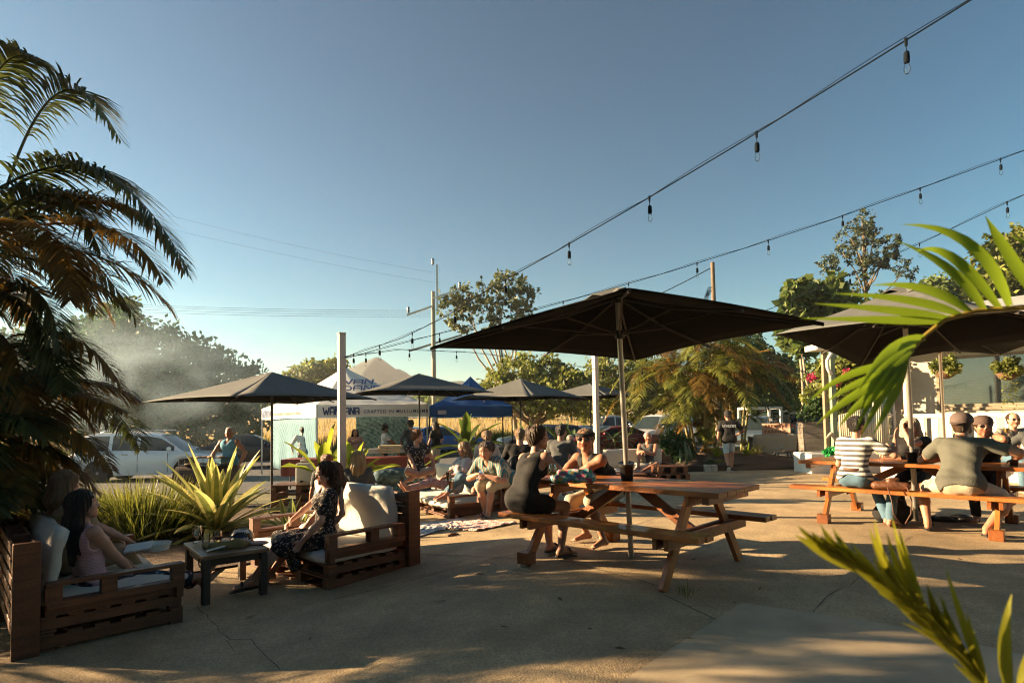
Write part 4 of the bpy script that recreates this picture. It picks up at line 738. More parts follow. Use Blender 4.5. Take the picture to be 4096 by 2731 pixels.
def marquee(label, cor, valz, vald, peakz, m, legm, legs=(0, 1, 2, 3), peak=None):
    t = thing('marquee', label, 'marquee', (0, 0, 0), 0, 'pop-up marquees by the road'); c = [Vector((*p, valz)) for p in cor]; pk = peak or (sum(c, Vector())/4+Vector((0, 0, peakz-valz))); mb = MB()
    for i in range(4):
        a, b_ = c[i], c[(i+1) % 4]; mb.grid(lambda u, v: a.lerp(b_, u).lerp(pk, v)-Vector((0, 0, .10*math.sin(math.pi*v)*(1+.4*math.cos(2*math.pi*u))+.01*math.sin(u*50))), 14, 8)
    mb.build('roof', m, t, smooth=True); mb = MB()
    for i in range(4):
        a, b_ = c[i], c[(i+1) % 4]; o_ = ((a+b_)/2-sum(c, Vector())/4); o_.z = 0; o_.normalize()
        mb.grid(lambda u, v: a.lerp(b_, u)+o_*(.02+.01*math.sin(u*40)*v)-Vector((0, 0, vald*v+.012*math.sin(u*9)*v)), 24, 3)
    mb.build('valance', m, t, smooth=True)
    for i in legs: mb = MB(); x, y = cor[i]; mb.box(((x), (y), (valz+gh(x, y))/2), (.045, .045, valz-gh(x, y))); mb.build('leg', legm, t)
    return t, c
nc = A(317, 404, 19.); rc = A(427, 404, 19.6); lc = A(262, 409, 22.8); vz = 1.98
cor = [(nc.x, 19.), (rc.x, 19.6), (rc.x-.3, 23.2), (lc.x, 22.8)]
pk = A(344, 367, 21.2)
t, c = marquee('white branded marquee with blue lettering on its valance, left of the blue one', cor, vz, .42, 3.2, M_mw, M_leg, peak=pk)
ex = (Vector(c[1])-Vector(c[0])).normalized(); ey = Vector((0, 0, 1))
logo('lettering', M_navy, t, frame(Vector(c[0])+ex*.2+Vector((0, -.05, -.34)), ex, ey), .25, 1.15)
text_mesh('CRAFTED IN MULLUMBIMBY', .155, 'lettering', M_navy, t, frame(Vector(c[0])+ex*2.55+Vector((0, -.05, -.25)), ex, ey), spacing=1.25, sx=.92)
ex2 = (Vector(c[0])-Vector(c[3])).normalized(); nrm = ex2.cross(ey)
logo('lettering', M_navy, t, frame(Vector(c[3])+ex2*.15+nrm*.05+Vector((0, 0, -.34)), ex2, ey), .24, 1.0)
text_mesh('BEER UNIQUELY FERMENTED TO MUSIC', .12, 'lettering', mat('faded_brown_print', (.3, .25, .2), .8), t, frame(Vector(c[3])+ex2*2.6+nrm*.05+Vector((0, 0, -.25)), ex2, ey), spacing=1.2)
a = Vector(c[0]).lerp(Vector(c[1]), .30); b_ = pk; rr = a.lerp(b_, .45); rx = ex; ru = (pk-(Vector(c[0])+Vector(c[1]))/2).normalized(); rn = rx.cross(ru).normalized()
q = Vector(c[0]).lerp(Vector(c[1]), .5).lerp(pk, .42)
M_lg = frame(q-rx*.62+rn*.03+ru*.22, rx, ru)
def word2(s, M, h, w):
    mb = MB(); gl = {'W': ([(0, 1), (.25, 0), (.5, .62), (.72, 0), (.95, 1)], .95), 'A': ([(0, 0), (0, .85), (.62, .85), (.62, 0)], .62), 'N': ([(0, 0), (.08, .95), (.55, .05), (.62, 1)], .62), 'D': ([(0, 0), (0, .9), (.42, .78), (.6, .42), (.45, .05), (0, 0)], .6)}; x = 0; fr = []
    for ch in s: fr.append((x, gl[ch][0], ch)); x += gl[ch][1]+.17
    for x0, pts, ch in fr:
        for p, r_ in zip(pts[:-1], pts[1:]): mb.bar(((x0+p[0])*w/x, p[1]*h, 0), ((x0+r_[0])*w/x, r_[1]*h, 0), .16*h, .004, up=(0, 0, 1))
        if ch == 'A': mb.bar((x0*w/x, .4*h, 0), ((x0+.62)*w/x, .4*h, 0), .14*h, .004, up=(0, 0, 1))
    mb.v = [tuple(M @ Vector(p)) for p in mb.v]; mb.build('lettering', M_navy, t)
word2('WAN', M_lg, .36, 1.2); word2('DANA', frame(q-rx*.62+rn*.045-ru*.27, rx, ru), .34, 1.3)
def tapestry(t, vec, out, tc):
    L = t.links.new; w = N(t, 'ShaderNodeTexWave', wave_type='RINGS', rings_direction='SPHERICAL'); w.inputs['Scale'].default_value = 2.2; w.inputs['Distortion'].default_value = 3; w.inputs['Detail'].default_value = 4; L(vec, w.inputs[0])
    r = N(t, 'ShaderNodeValToRGB'); r.color_ramp.elements[0].color = (.75, .8, .8, 1); r.color_ramp.elements[1].color = (1.5, 1.5, 1.35, 1); L(w.outputs[0], r.inputs[0]); mx = N(t, 'ShaderNodeMix', data_type='RGBA', blend_type='MULTIPLY'); mx.inputs[0].default_value = .7; L(out, mx.inputs[6]); L(r.outputs[0], mx.inputs[7]); return mx.outputs[2]
def hang(name, label, a, b_, z1, z0, m):
    mb = MB(); a = Vector(a); b_ = Vector(b_); o = a; mb.grid(lambda u, v: (b_-a)*u+Vector((.03*math.sin(u*22)*v, .04*math.sin(u*22)*v, z1-(z1-z0)*v)), 30, 8); q = mb.build(name, m, None, smooth=True, solid=.004); q.location = a; return tag(q, label, 'wall hanging', 'hangings around the marquee')
hang('wall_hanging', 'pale blue printed cloth closing the left side of the white marquee', (c[3].x+.55, c[3].y-.5, 0), (c[0].x-.05, c[0].y+.1, 0), 1.6, -.25, mat('pale_blue_print', (.11, .23, .30), .85, .12, 5, extra=tapestry, trans=.2))
hang('wall_hanging', 'teal patterned cloth hanging at the back of the white marquee', (c[0].x+.3, 22.6, 0), (c[1].x-1.2, 22.9, 0), 1.62, -.3, mat('teal_print', (.07, .17, .20), .85, .3, 9, extra=tapestry, col2=(.25, .38, .38)))
lb = A(429, 418, 20.6); rb = A(512, 412, 22.0)
t2, c2 = marquee('blue pop-up marquee to the right of the white one', [(lb.x, 20.7), (rb.x, 21.6), (rb.x-.4, 25), (lb.x-.2, 24.4)], 1.92, .38, 3.1, M_mb, M_black)
mb = MB(); p = Vector(c2[0]).lerp(Vector(c2[1]), .15)+Vector((0, -.05, -.22)); mb.box(p, (.3, .006, .14), rz=.25); mb.build('label_patch', M_mw, t2)
# ---- utility poles and power lines
M_timber = mat('silvered_timber_pole', (.30, .29, .24), .9, .2, 3, .4, 20., stretch=(3, 3, .5)); M_ins = mat('insulator', (.12, .14, .16), .3, .1)
def pole(label, px, pytop, Y, r, pm=None):
    top = A(px, pytop, Y); z0 = gh(top.x, Y); t = thing('utility_pole', label, 'utility pole', (top.x, Y, z0)); h = top.z-z0; mb = MB(); mb.tube([(0, 0, -.2), (0, 0, h*.5), (0, 0, h)], [r*1.15, r, r*.85], 12); mb.build('pole', pm or M_timber, t, smooth='auto'); return t, h, top
t, h, top = pole('tall timber power pole with crossarms left of the gum tree', 433, 291, 45, .17)
dz = lambda py: A(433, py, 45).z-A(433, 291, 45).z
mb = MB(); mb.bar((-2.0, 0, h-1.8), (0, -.15, h-1.15), .09, .14); mb.bar((0, -.15, h-.55), (2.1, 0, h+.1), .09, .14); mb.build('crossarm', M_leg, t)
mb = MB(); mb.bar((-1.9, .1, h-4.55), (2.2, -.1, h-3.4), .1, .14); mb.build('crossarm', M_timber, t)
mb = MB(); mb.bar((.35, -.2, h-1.6), (.35, -.2, h+2.0), .14, .1, up=(0, 1, 0)); mb.build('riser', M_leg, t)
for x, z in ((-1.9, h-1.7), (2.05, h+.15), (.0, h+2.0)):
    mb = MB(); mb.lathe([(.05, 0), (.13, .05), (.06, .1), (.14, .15), (.06, .22), (.14, .28), (.06, .34), (.14, .42), (.05, .5)], o=(x, 0, z+.05), n=10); mb.build('insulator', M_ins, t, smooth=True)
t, h, top = pole('plain timber pole with looping service wires beside the palm clump', 712.5, 262, 35, .14, M_bark)
mb = MB()
for k in range(5): mb.tube([(-.15-.35*math.sin(math.pi*s)*(1+.12*k)-.9*s*(1-s)-.05*k, -.16, h-1.7-2.2*math.sin(math.pi*s)**1.2*(.75+.07*k)+.2*s) for s in np.linspace(0, 1, 12)], .012, 4)
mb.tube([(.2, -.1, h-3), (.32, -.1, h-4), (.28, -.1, h-6.5), (.18, -.1, h-8)], .03, 6); mb.build('service_wire', M_cable, t, True if False else False, smooth=True)
def wire(label, pts, r=.012, sag=.3, grp='overhead wires'):
    mb = MB(); a, b_ = Vector(pts[0]), Vector(pts[1]); cs = [a.lerp(b_, i/20)-Vector((0, 0, sag*4*(i/20)*(1-i/20))) for i in range(21)]; mb.tube([c_-a for c_ in cs], r, 4); o = mb.build('power_line', M_cable, None, smooth=True); o.location = a; return tag(o, label, 'wire', grp)
for k, (y0, y1) in enumerate([(298, 311), (300, 313), (303, 315), (306, 317)]): wire(['topmost', 'second', 'third', 'lowest'][k]+' of the four close power lines running left from the timber power pole', (A(-60, y0-4, 40), A(430, y1-1, 45)), .009, .3)
for k, (y0, y1) in enumerate([(222, 272), (236, 283)]): wire(['upper', 'lower'][k]+' faint high wire descending to the top of the power pole', (A(120, y0-20, 40), A(433+(k*8), y1, 45)), .005, .3)
wire('dark service wire running down left from the plain pole to behind the near umbrella', (A(710, 268, 35), A(560, 330, 48)), .03, .4)
# ---- house at right: wall, windows, eave, deck, balustrade, posts
M_wall = mat('painted_wall_boards', (.46, .41, .31), .8, .06, 3, .15, 12., stretch=(1, 1, 6)); M_trim = mat('timber_trim', (.22, .17, .11), .7, .15, 5); M_wp = mat('white_paint', (.70, .68, .62), .55, .05, 5)
def HX(px, Y): return A(px, 412, Y).x
HD = Vector((.61, -.792, 0)); HN = Vector((-.792, -.61, 0)); HR_ = math.atan2(HD.y, HD.x); HP = Vector((11.38, 17.9, 0)); hz0 = gh(12, 16)
house = thing('weatherboard_house', 'cream weatherboard house with wide windows and blinds at the right edge', 'house', (HP.x, HP.y, hz0))
def wall_quad(mb, s0, s1, z0, z1, off=0, th=.03, P0=None):
    c_ = (P0 or HP)+HD*((s0+s1)/2)-HN*off; mb.box((c_.x, c_.y, (z0+z1)/2), (abs(s1-s0), th, z1-z0), rz=HR_)
ws, we, wl = 1.25, 6.6, 13.; zw0, zw1 = 1.55, 2.95
mb = MB(); wall_quad(mb, 0, ws, hz0, 3.3, 0, .12); wall_quad(mb, ws, we, hz0, zw0, 0, .12); wall_quad(mb, ws, we, zw1, 3.3, 0, .12); wall_quad(mb, we, wl, hz0, 3.3, 0, .12); mb.build('wall', M_wall, house, True)
mb = MB(); c_ = HP-HN*3.06; mb.box((c_.x, c_.y, 1.5), (.12, 6, 3.6), rz=HR_); mb.build('side_wall', M_wall, house, True)
mb = MB(); c_ = HP+HD*6.2+HN*.55; mb.box((c_.x, c_.y, 3.36), (13.2, 1.3, .09), rz=HR_); mb.build('eave', M_wp, house, True)
q4 = [HP-HD*.4+HN*1.3, HP+HD*13+HN*1.3, HP+HD*13-HN*4, HP-HD*.4-HN*4]; mb = MB(); mb.add([(p.x, p.y, z) for p, z in zip(q4, (3.44, 3.44, 5.0, 5.0))], [(0, 1, 2, 3)]); mb.build('roof', mat('metal_roof', (.35, .35, .33), .5, .1, 3), house, True, solid=.05)
def blinds(t, vec, out, tc):
    L = t.links.new; sp = N(t, 'ShaderNodeSeparateXYZ'); L(tc.outputs['Object'], sp.inputs[0]); m1 = N(t, 'ShaderNodeMath', operation='MULTIPLY'); m1.inputs[1].default_value = 120; L(sp.outputs[2], m1.inputs[0]); m2 = N(t, 'ShaderNodeMath', operation='SINE'); L(m1.outputs[0], m2.inputs[0])
    r = N(t, 'ShaderNodeValToRGB'); r.color_ramp.elements[0].color = (.35, .35, .33, 1); r.color_ramp.elements[0].position = .2; L(m2.outputs[0], r.inputs[0]); mx = N(t, 'ShaderNodeMix', data_type='RGBA', blend_type='MULTIPLY'); mx.inputs[0].default_value = 1; L(out, mx.inputs[6]); L(r.outputs[0], mx.inputs[7]); return mx.outputs[2]
M_blind = mat('venetian_blind', (.36, .38, .34), .6, .03, 2, extra=blinds); M_pane = glass('window_pane', (.85, .88, .88), .03, .04)
wm = ws+2.1
for a, b_ in ((ws, wm), (wm, we)):
    mb = MB()
    for q in (a+.04, b_-.04): wall_quad(mb, q-.035, q+.035, zw0, zw1, -.05, .07)
    wall_quad(mb, a+.075, b_-.075, zw0, zw0+.07, -.05, .07); wall_quad(mb, a+.075, b_-.075, zw1-.07, zw1, -.05, .07); w_ = mb.build('window', M_trim, house, True)
    mb = MB(); wall_quad(mb, a+.07, b_-.07, zw0+.06, zw1-.06, .04, .01); mb.build('blind', M_blind, w_, True)
    mb = MB(); wall_quad(mb, a+.07, b_-.07, zw0+.06, zw1-.06, -.03, .006); mb.build('pane', M_pane, w_, True)
mb = MB(); wall_quad(mb, ws, we, zw0-.1, zw0-.02, -.06, .12); mb.build('window_sill', M_trim, house, True)
mb = MB(); DP = A(884, 412, 17.2)
for dx_ in (-.28, .28): mb.box((DP.x+dx_, 17.2, 1.45), (.06, .06, 2.7))
for z in (.15, .75, 1.35, 2.0, 2.75): mb.box((DP.x, 17.2, z), (.5, .05, .05))
d_ = mb.build('door', M_wp, house, True); mb = MB(); mb.box((DP.x, 17.23, 1.5), (.5, .01, 2.5)); mb.build('pane', M_pane, d_, True)
BP = Vector((HX(908, 14.2), 14.2, 0)); bal = thing('balustrade', 'white painted balustrade with wide pickets along the house deck', 'balustrade', (BP.x, BP.y, hz0))
mb = MB(); wall_quad(mb, 0, 8, 1.27, 1.36, 0, .09, BP); mb.build('top_rail', M_wp, bal, True); mb = MB(); wall_quad(mb, 0, 8, .42, .5, 0, .06, BP); mb.build('bottom_rail', M_wp, bal, True)
x = .2
while x < 6: mb = MB(); wall_quad(mb, x, x+.13, .5, 1.27, 0, .03, BP); mb.build('picket', M_wp, bal, True); x += .27
dk = thing('deck', 'low timber deck in front of the cream house', 'deck', (BP.x, BP.y, hz0)); mb = MB(); wall_quad(mb, -.6, 8, .24, .32, 1.25, 2.7, BP); mb.build('boards', M_deckd, dk, True); mb = MB(); wall_quad(mb, -.6, 8, hz0, .235, -.1, .04, BP); mb.build('skirting', M_wp, dk, True)
def vpost(label, px, Y, z0, z1, w, m, grp): x = HX(px, Y); mb = MB(); mb.box((0, 0, (z1-z0)/2), (w, w, z1-z0)); o = mb.build('veranda_post', m, bevel=.006); o.location = (x, Y, z0); return tag(o, label, 'post', grp)
vpost('pale timber veranda post between the blonde woman and the window', 908, 14.2, -.2, 3.3, .12, M_post, 'veranda posts of the house'); vpost('brown timber veranda post left of the corrugated fence', 826, 17.0, -.25, 3.2, .12, M_trim, 'veranda posts of the house'); vpost('green painted veranda post with downpipe left of the corrugated fence', 833.5, 16.8, -.25, 3.1, .13, mat('green_paint', (.20, .26, .17), .6, .1), 'veranda posts of the house')
mb = MB(); x = HX(829, 16.8); mb.box((0, 0, 0), (1.6, .7, .16)); o = mb.build('veranda_beam', M_wp, bevel=.01); o.location = (x+.4, 16.9, 3.3); tag(o, 'white eave corner of the veranda above the two posts', 'eave')
mb = MB(); mb.tube([(0, 0, 0), (.05, -.05, -.1), (-.05, 0, -.3), (-.04, 0, -.5), (.05, 0, -.7)], .05, 8); o = mb.build('downpipe', M_wp, smooth=True); o.location = (HX(829, 16.7), 16.6, 3.2); tag(o, 'curved white downpipe at the veranda corner', 'downpipe')
# corrugated fence
mb = MB(); fx0, fx1 = HX(838, 17.2), HX(886, 16.8); mb.grid(lambda u, v: ((fx1-fx0)*u, -.4*u+.018*math.sin(u*150), (1.05+.32*u)*v), 160, 2); o = mb.build('corrugated_fence', mat('corrugated_cream', (.55, .50, .36), .6, .06, 2), smooth=True, solid=.004); o.location = (fx0, 17.2, .32); o.rotation_euler.z = R(-10); tag(o, 'cream corrugated fence panel behind the striped-shirt woman', 'fence')
mb = MB(); mb.box((0, 0, .28), (2.3, 1.0, .56)); o = mb.build('retaining_wall', M_wp, bevel=.02); o.location = (HX(842, 16.2)+.2, 16.6, gh(9, 16.5)-.02); tag(o, 'white painted low wall below the corrugated fence', 'wall')
# tall planter of weathered boards
t = thing('tall_planter', 'tall square planter of weathered boards with a leafy shrub', 'planter', on(9.05, 17.9), R(-14)); mb = MB(); n = 9; hh = 1.36
for i in range(n):
    z = hh*(i+.5)/n; j = random.uniform(-.008, .008); w = .72-.03*(i/n)
    for s in (-1, 1): mb.box((s*.34+j, 0, z), (.022, w, hh/n*.95)); mb.box((j, s*.34, z), (w*.93, .022, hh/n*.95))
mb.build('boards', M_grey, t); mb = MB(); mb.box((0, 0, hh-.04), (.655, .655, .05)); mb.build('soil', M_mulch, t); mb = MB()
for s in (-1, 1): mb.box((0, s*.36, hh+.012), (.78, .06, .02)); mb.box((s*.36, 0, hh+.012), (.06, .655, .02))
mb.build('rim', M_grey, t)
LS = LeafSet(); crown(LS, [(.0, 0, hh+.35, .3), (.25, 0, hh+.45, .28), (-.22, .1, hh+.3, .25), (.1, .1, hh+.62, .25), (.42, 0, hh+.3, .2)], 1500, .09, (1, 1, 1), .9, .3); LS.build('shrub', M_ldark, t, world=False); mb = MB(); mb.tube([(0, 0, hh-.1), (.03, 0, hh+.4)], .02); mb.build('stem', M_bark, t)
# bougainvillea and hanging baskets
tree('flowering creeper with pink blooms around the veranda corner', (HX(845, 17.8), 17.8, -.2), [B(x, y, 17.8, r) for x, y, r in [(828, 368, .4), (842, 372, .45), (858, 366, .45), (872, 372, .4), (850, 385, .4), (868, 392, .35), (835, 392, .3), (880, 360, .3)]], 3800, .13, M_lgold, M_bark, .05)
LS = LeafSet(); fl = [(846, 371, .12), (812, 376, .14), (838, 382, .06), (874, 368, .07), (856, 396, .05)]
crown(LS, [B(x, y, 17.3, r) for x, y, r in fl], 420, .07, (1, 1, 1), .9, .2); t = thing('bougainvillea', 'pink bougainvillea flowers at the veranda corner', 'flowers', A(846, 371, 17.3)); LS.build('flowers', mat('pink_petal', (.55, .05, .14), .6, .2, trans=.4, vcol=True), t)
def basket(label, px, py, Y, r, trail, m):
    p = A(px, py, Y); t = thing('hanging_basket', label, 'hanging basket', p, 0, 'hanging baskets under the eave'); mb = MB(); mb.lathe([(r*.3, -r*.75), (r*.75, -r*.5), (r, 0), (r*.96, .01), (r*.7, -r*.42), (.001, -r*.6)], n=16); mb.build('basket', mat('coir', (.12, .065, .03), .95, .3, 25, .6), t, smooth=True)
    mb = MB()
    for k in range(3): a = k*2.09; mb.tube([(r*math.cos(a), r*math.sin(a), 0), (0, 0, .75)], .004, 4)
    mb.build('chain', M_cable, t); LS = LeafSet(); crown(LS, [(0, 0, .14, r*.9), (r*.8, 0, .08, r*.8), (-r*.8, 0, .12, r*.8), (0, -r*.6, .02, r*.7), (r*.4, 0, .24, r*.7)], 1500, .07, (1, 1, 1), .9, .2)
    for k in range(trail):
        x = rng.uniform(-r, r); n = 40; q = np.stack([np.full(n, x)+rng.normal(0, .02, n), rng.normal(0, .03, n)-.05, -rng.random(n)*rng.uniform(.4, 1.0)], 1); T = rng.normal(size=(n, 3)); v, f = leaflets(q, T, np.cross(T, (0, 0, 1.)), np.full(n, .05), np.full(n, .02), .3, 2); LS.add(v, f, (1, 1, 1))
    LS.build('foliage', m, t, world=False); return t
basket('hanging basket with bushy yellow-green plant beside the veranda post', 945, 371, 12.6, .21, 0, M_lgold); basket('wicker hanging basket with long trailing stems in front of the window', 1007, 373, 11.8, .18, 7, M_lgold)
# deck of signs
p0 = A(776, 428.5, 21.7); sg = thing('parking_sign', 'pale wooden sign reading BREWERY PARKING above the far sofa', 'sign', (p0.x, 21.7, 0), R(-30)); M_sign = mat('sign_board', (.80, .50, .36), .6, .08, 4, .1); mb = MB(); z0 = 1.0
mb.box((0, 0, p0.z-.02), (.95, .03, .46)); mb.build('board', M_sign, sg); mb = MB(); mb.box((-.3, .04, (p0.z-.02+gh(9, 21))/2), (.05, .04, p0.z-gh(9, 21))); mb.box((.3, .04, (p0.z-.02+gh(9, 21))/2), (.05, .04, p0.z-gh(9, 21))); mb.build('stake', M_grey, sg)
M_ink = mat('sign_ink', (.22, .07, .03), .7)
text_mesh('BREWERY', .145, 'lettering', M_ink, sg, frame((0, -.02, p0.z+.1), (1, 0, 0), (0, 0, 1)), spacing=1.25); text_mesh('PARKING', .155, 'lettering', M_ink, sg, frame((0, -.02, p0.z-.10), (1, 0, 0), (0, 0, 1)), spacing=1.25)
t = thing('chalkboard', 'green chalkboard reading FALAFEL WRAPS beside the blue marquee', 'chalkboard', (A(405, 455, 17.5).x+.9, 17.5, gh(-2.5, 17.5)), .1); mb = MB()
pc = A(402+8, 461, 17.0); t.location = (pc.x, 17.0, gh(pc.x, 17.)); zc = pc.z-gh(pc.x, 17.); mb.box((0, 0, zc), (.56, .02, .74)); mb.build('board', mat('chalkboard_green', (.04, .075, .05), .7, .2, 5), t); mb = MB()
for s in (-1, 1): mb.box((s*.3, 0, zc-.2), (.04, .04, 1.3)); mb.box((0, 0, zc+s*.38), (.56, .035, .04))
mb.build('frame', M_trim, t); M_chalk = mat('chalk', (.8, .8, .75), .9)
text_mesh('FALAFEL', .15, 'lettering', M_chalk, t, frame((0, -.014, zc+.1), (1, 0, 0), (0, 0, 1)), sx=.85); text_mesh('WRAPS', .15, 'lettering', M_chalk, t, frame((-.04, -.014, zc-.12), (1, 0, 0), (0, 0, 1)), sx=.85)
# unseen shed added behind the camera to cut skylight on the patio
t = thing('brewery_shed', 'dark corrugated brewery shed standing behind the photographer', 'shed', (2, -3.4, 0)); mb = MB(); mb.grid(lambda u, v: (-13+26*u, .025*math.sin(u*560), 5.2*v), 700, 2); mb.build('wall', mat('dark_corrugated_steel', (.05, .055, .05), .6, .15, 2, metal=.2), t, smooth=True); mb = MB(); mb.box((0, -5, 5.25), (27, 11, .12)); mb.build('roof', M_trimb if 'M_trimb' in globals() else M_black, t)
# ================================================================== VEHICLES
M_tyre = mat('tyre_rubber', (.018, .018, .018), .8, .15, 20, .2); M_rim = mat('alloy_rim', (.55, .55, .55), .3, .05, metal=.9); M_trimb = mat('black_trim', (.02, .02, .02), .5); M_red = mat('tail_lamp', (.35, .01, .01), .2, .1, coat=.8); M_lens = mat('headlamp_lens', (.6, .62, .65), .12, .05, coat=1, spec=.8); M_chr = mat('chrome', (.6, .6, .6), .15, .02, metal=1)
M_cgl = mat('car_glass', (.02, .03, .03), .06, .2, 1., spec=.5)
def interp(xs, ys, x): return float(np.interp(x, xs, ys))
def car(name, label, loc, rz, paint, L=4.7, W_=1.85, prof=None, wr=.36, wb=None, roofc=None, extra=None, clad=None, group='vehicles parked along the road'):
    """prof: dict with arrays: top (x,z of bonnet/belt/boot line), roof (x,z of the glasshouse line), zb sill height"""
    t = thing(name, label, 'car', loc, rz, group); top = prof['top']; roof = prof['roof']; zb = prof.get('zb', .28); wb = wb or (L*.2, L*.8); ra = wr*1.16; hw = W_/2
    xs = sorted(set([0, .03, .08, .15, .25]+[L-v for v in (0, .03, .08, .15, .25)]+list(np.arange(.35, L-.3, .09)))); X = [x-L/2 for x in xs]
    def wid(x): e = min(x, L-x); return hw*(.80+.20*min(1, (e/.55))**.45)
    mb = MB(); rings = []
    for x in xs:
        z1 = interp(*top, x); b = zb+.12*max(0, 1-min(x, L-x)/.25)
        for w_ in wb:
            d = abs(x-w_)
            if d < ra: b = max(b, wr+math.sqrt(ra*ra-d*d))
        b = min(b, z1-.12); w = wid(x); ring = []
        for fr, ww in ((0, .955), (.18, .985), (.5, 1.0), (.78, .985), (.93, .955), (1.0, .90)): ring.append((w*ww, b+(z1-b)*fr))
        ring += [(w*.62, z1+.018), (0, z1+.03)]; rings.append(ring)
    k = len(rings[0]); vs = []
    for i, ring in enumerate(rings): vs += [(X[i], y, z) for y, z in ring]+[(X[i], -y, z) for y, z in ring[-2::-1]]
    m_ = 2*k-1; fs = [(i*m_+j, i*m_+j+1, (i+1)*m_+j+1, (i+1)*m_+j) for i in range(len(xs)-1) for j in range(m_-1)]; fs += [tuple(range(m_-1, -1, -1)), tuple((len(xs)-1)*m_+j for j in range(m_))]
    mb.add(vs, fs); body = mb.build('body', paint, t, smooth='auto')
    mb = MB(); mb.box((0, 0, zb+.1), (L-.5, W_*.8, .12)); mb.box((wb[0]-L/2, 0, wr+.1), (ra*2.1, W_*.88, .5)); mb.box((wb[1]-L/2, 0, wr+.1), (ra*2.1, W_*.88, .5)); mb.build('underbody', M_trimb, t)
    # glasshouse: paint roof and pillars over one dark glass shell
    rx = np.linspace(roof[0][0], roof[0][-1], 34); G_ = MB(); Pn = MB(); rows = []
    for x in rx:
        zr = interp(*roof, x); zt = interp(*top, min(max(x, 0), L)); zr = max(zr, zt+.005); w = wid(x); f = (zr-zt); rows.append([(x-L/2, w*.90, zt-.02), (x-L/2, w*(.90-.14*min(1, f/.5)), zt+f*.82), (x-L/2, w*(.90-.24*min(1, f/.5)), zt+f*.97), (x-L/2, w*.4, zr+.012), (x-L/2, 0, zr+.02)])
    full = [r+[(p[0], -p[1], p[2]) for p in r[-2::-1]] for r in rows]; zmax = max(roof[1]); pil = prof.get('pillars', []); ws = prof['roof'][0]
    for i in range(len(rx)-1):
        xm_ = (rx[i]+rx[i+1])/2; hgt = interp(*roof, xm_)-interp(*top, xm_); dz_ = abs(interp(*roof, rx[i+1])-interp(*roof, rx[i]))/(rx[i+1]-rx[i]); slope = dz_ > .33
        for j in range(8):
            q = [full[i][j], full[i][j+1], full[i+1][j+1], full[i+1][j]]; side = j in (0, 7); rail = j in (1, 6); cen = j in (2, 3, 4, 5)
            isg = (side and hgt > .16 and not any(abs(xm_-pp) < .05 for pp in pil)) or (cen and slope)
            (G_ if isg else Pn).add(q, [(0, 1, 2, 3)])
    Pn.build('roof', roofc or paint, t, smooth='auto'); 
    G_.build('windows', M_cgl, t, smooth='auto')
    for w_ in wb:
        for s in (-1, 1):
            y = s*(hw-.12); mb = MB(); T = Matrix.Translation((w_-L/2, y, wr)) @ Matrix.Rotation(R(90), 4, 'X'); mb.lathe([(wr*.62, -.11), (wr*.9, -.11), (wr, -.07), (wr, .07), (wr*.9, .11), (wr*.62, .11)], n=24, M=T)
            wh = mb.build('wheel', M_tyre, t, smooth='auto'); mb = MB(); mb.lathe([(.001, s*-.02), (wr*.5, s*-.04), (wr*.64, s*-.02), (wr*.66, s*-.09), (wr*.60, s*-.10)], n=20, M=T, m=1)
            for q in range(6): a = q*math.pi/3; mb.bar(T @ Vector((wr*.08*math.cos(a), wr*.08*math.sin(a), -s*.085)), T @ Vector((wr*.62*math.cos(a), wr*.62*math.sin(a), -s*.095)), wr*.2, .03, 0, up=(0, s, 0))
            mb.lathe([(.001, s*-.11), (wr*.14, s*-.11), (wr*.16, s*-.06)], n=12, M=T); mb.build('rim', [M_rim, M_trimb], wh, smooth='auto')
    zt0 = interp(*top, .1); ztL = interp(*top, L-.1); q = wid(.12); q2 = wid(L-.12)
    for s in (-1, 1):
        mb = MB(); mb.ell((-L/2+.16, s*q*.80, zt0-.14), (.13, .2, .085), 12); mb.build('headlight', M_lens, t, smooth=True)
        mb = MB(); mb.box((L/2-.07, s*q2*.86, ztL-.16), (.16, .16, .2)); mb.build('tail_light', M_red, t, bevel=.02)
        mb = MB(); xm_ = roof[0][0]+.42; mb.ell((xm_-L/2, s*(hw+.09), interp(*top, xm_)+.07), (.07, .11, .075), 10); mb.box((xm_-L/2, s*(hw-.02), interp(*top, xm_)+.04), (.05, .12, .03)); mb.build('mirror', paint, t, smooth='auto')
        for d_ in prof.get('handles', (L*.47, L*.68)): mb = MB(); zz = interp(*top, d_)-.13; mb.box((d_-L/2, s*(hw*.985), zz), (.2, .03, .03)); mb.build('door_handle', M_chr, t, bevel=.008)
        mb = MB()
        for d_ in prof.get('seams', (L*.30, L*.52, L*.74)): mb.box((d_-L/2, s*(hw*.993), (zb+.1+interp(*top, d_)-.08)/2), (.012, .012, interp(*top, d_)-.16-zb)) if all(abs(d_-w_) > ra for w_ in wb) else mb.box((d_-L/2, s*(hw*.993), interp(*top, d_)-.15), (.012, .012, .22))
        mb.build('door_seam', M_trimb, t)
    mb = MB(); mb.box((-L/2-.005, 0, .50), (.05, W_*.62, .2)); mb.build('grille', M_trimb, t, bevel=.02)
    mb = MB(); mb.box((-L/2+.02, 0, .34), (.16, W_*.8, .12)); mb.build('front_bumper', clad or paint, t, bevel=.03); mb = MB(); mb.box((L/2-.02, 0, .42), (.16, W_*.84, .16)); mb.build('rear_bumper', clad or paint, t, bevel=.03)
    mb = MB(); mb.box((L/2+.045, 0, .62), (.012, .37, .12)); mb.build('number_plate', M_wp, t)
    if clad:
        mb = MB()
        for s in (-1, 1): mb.box((0, s*(hw-.01), zb+.05), (L*.42, .05, .12))
        mb.build('sill_trim', clad, t, bevel=.01)
    if extra: extra(t, L, W_)
    return t
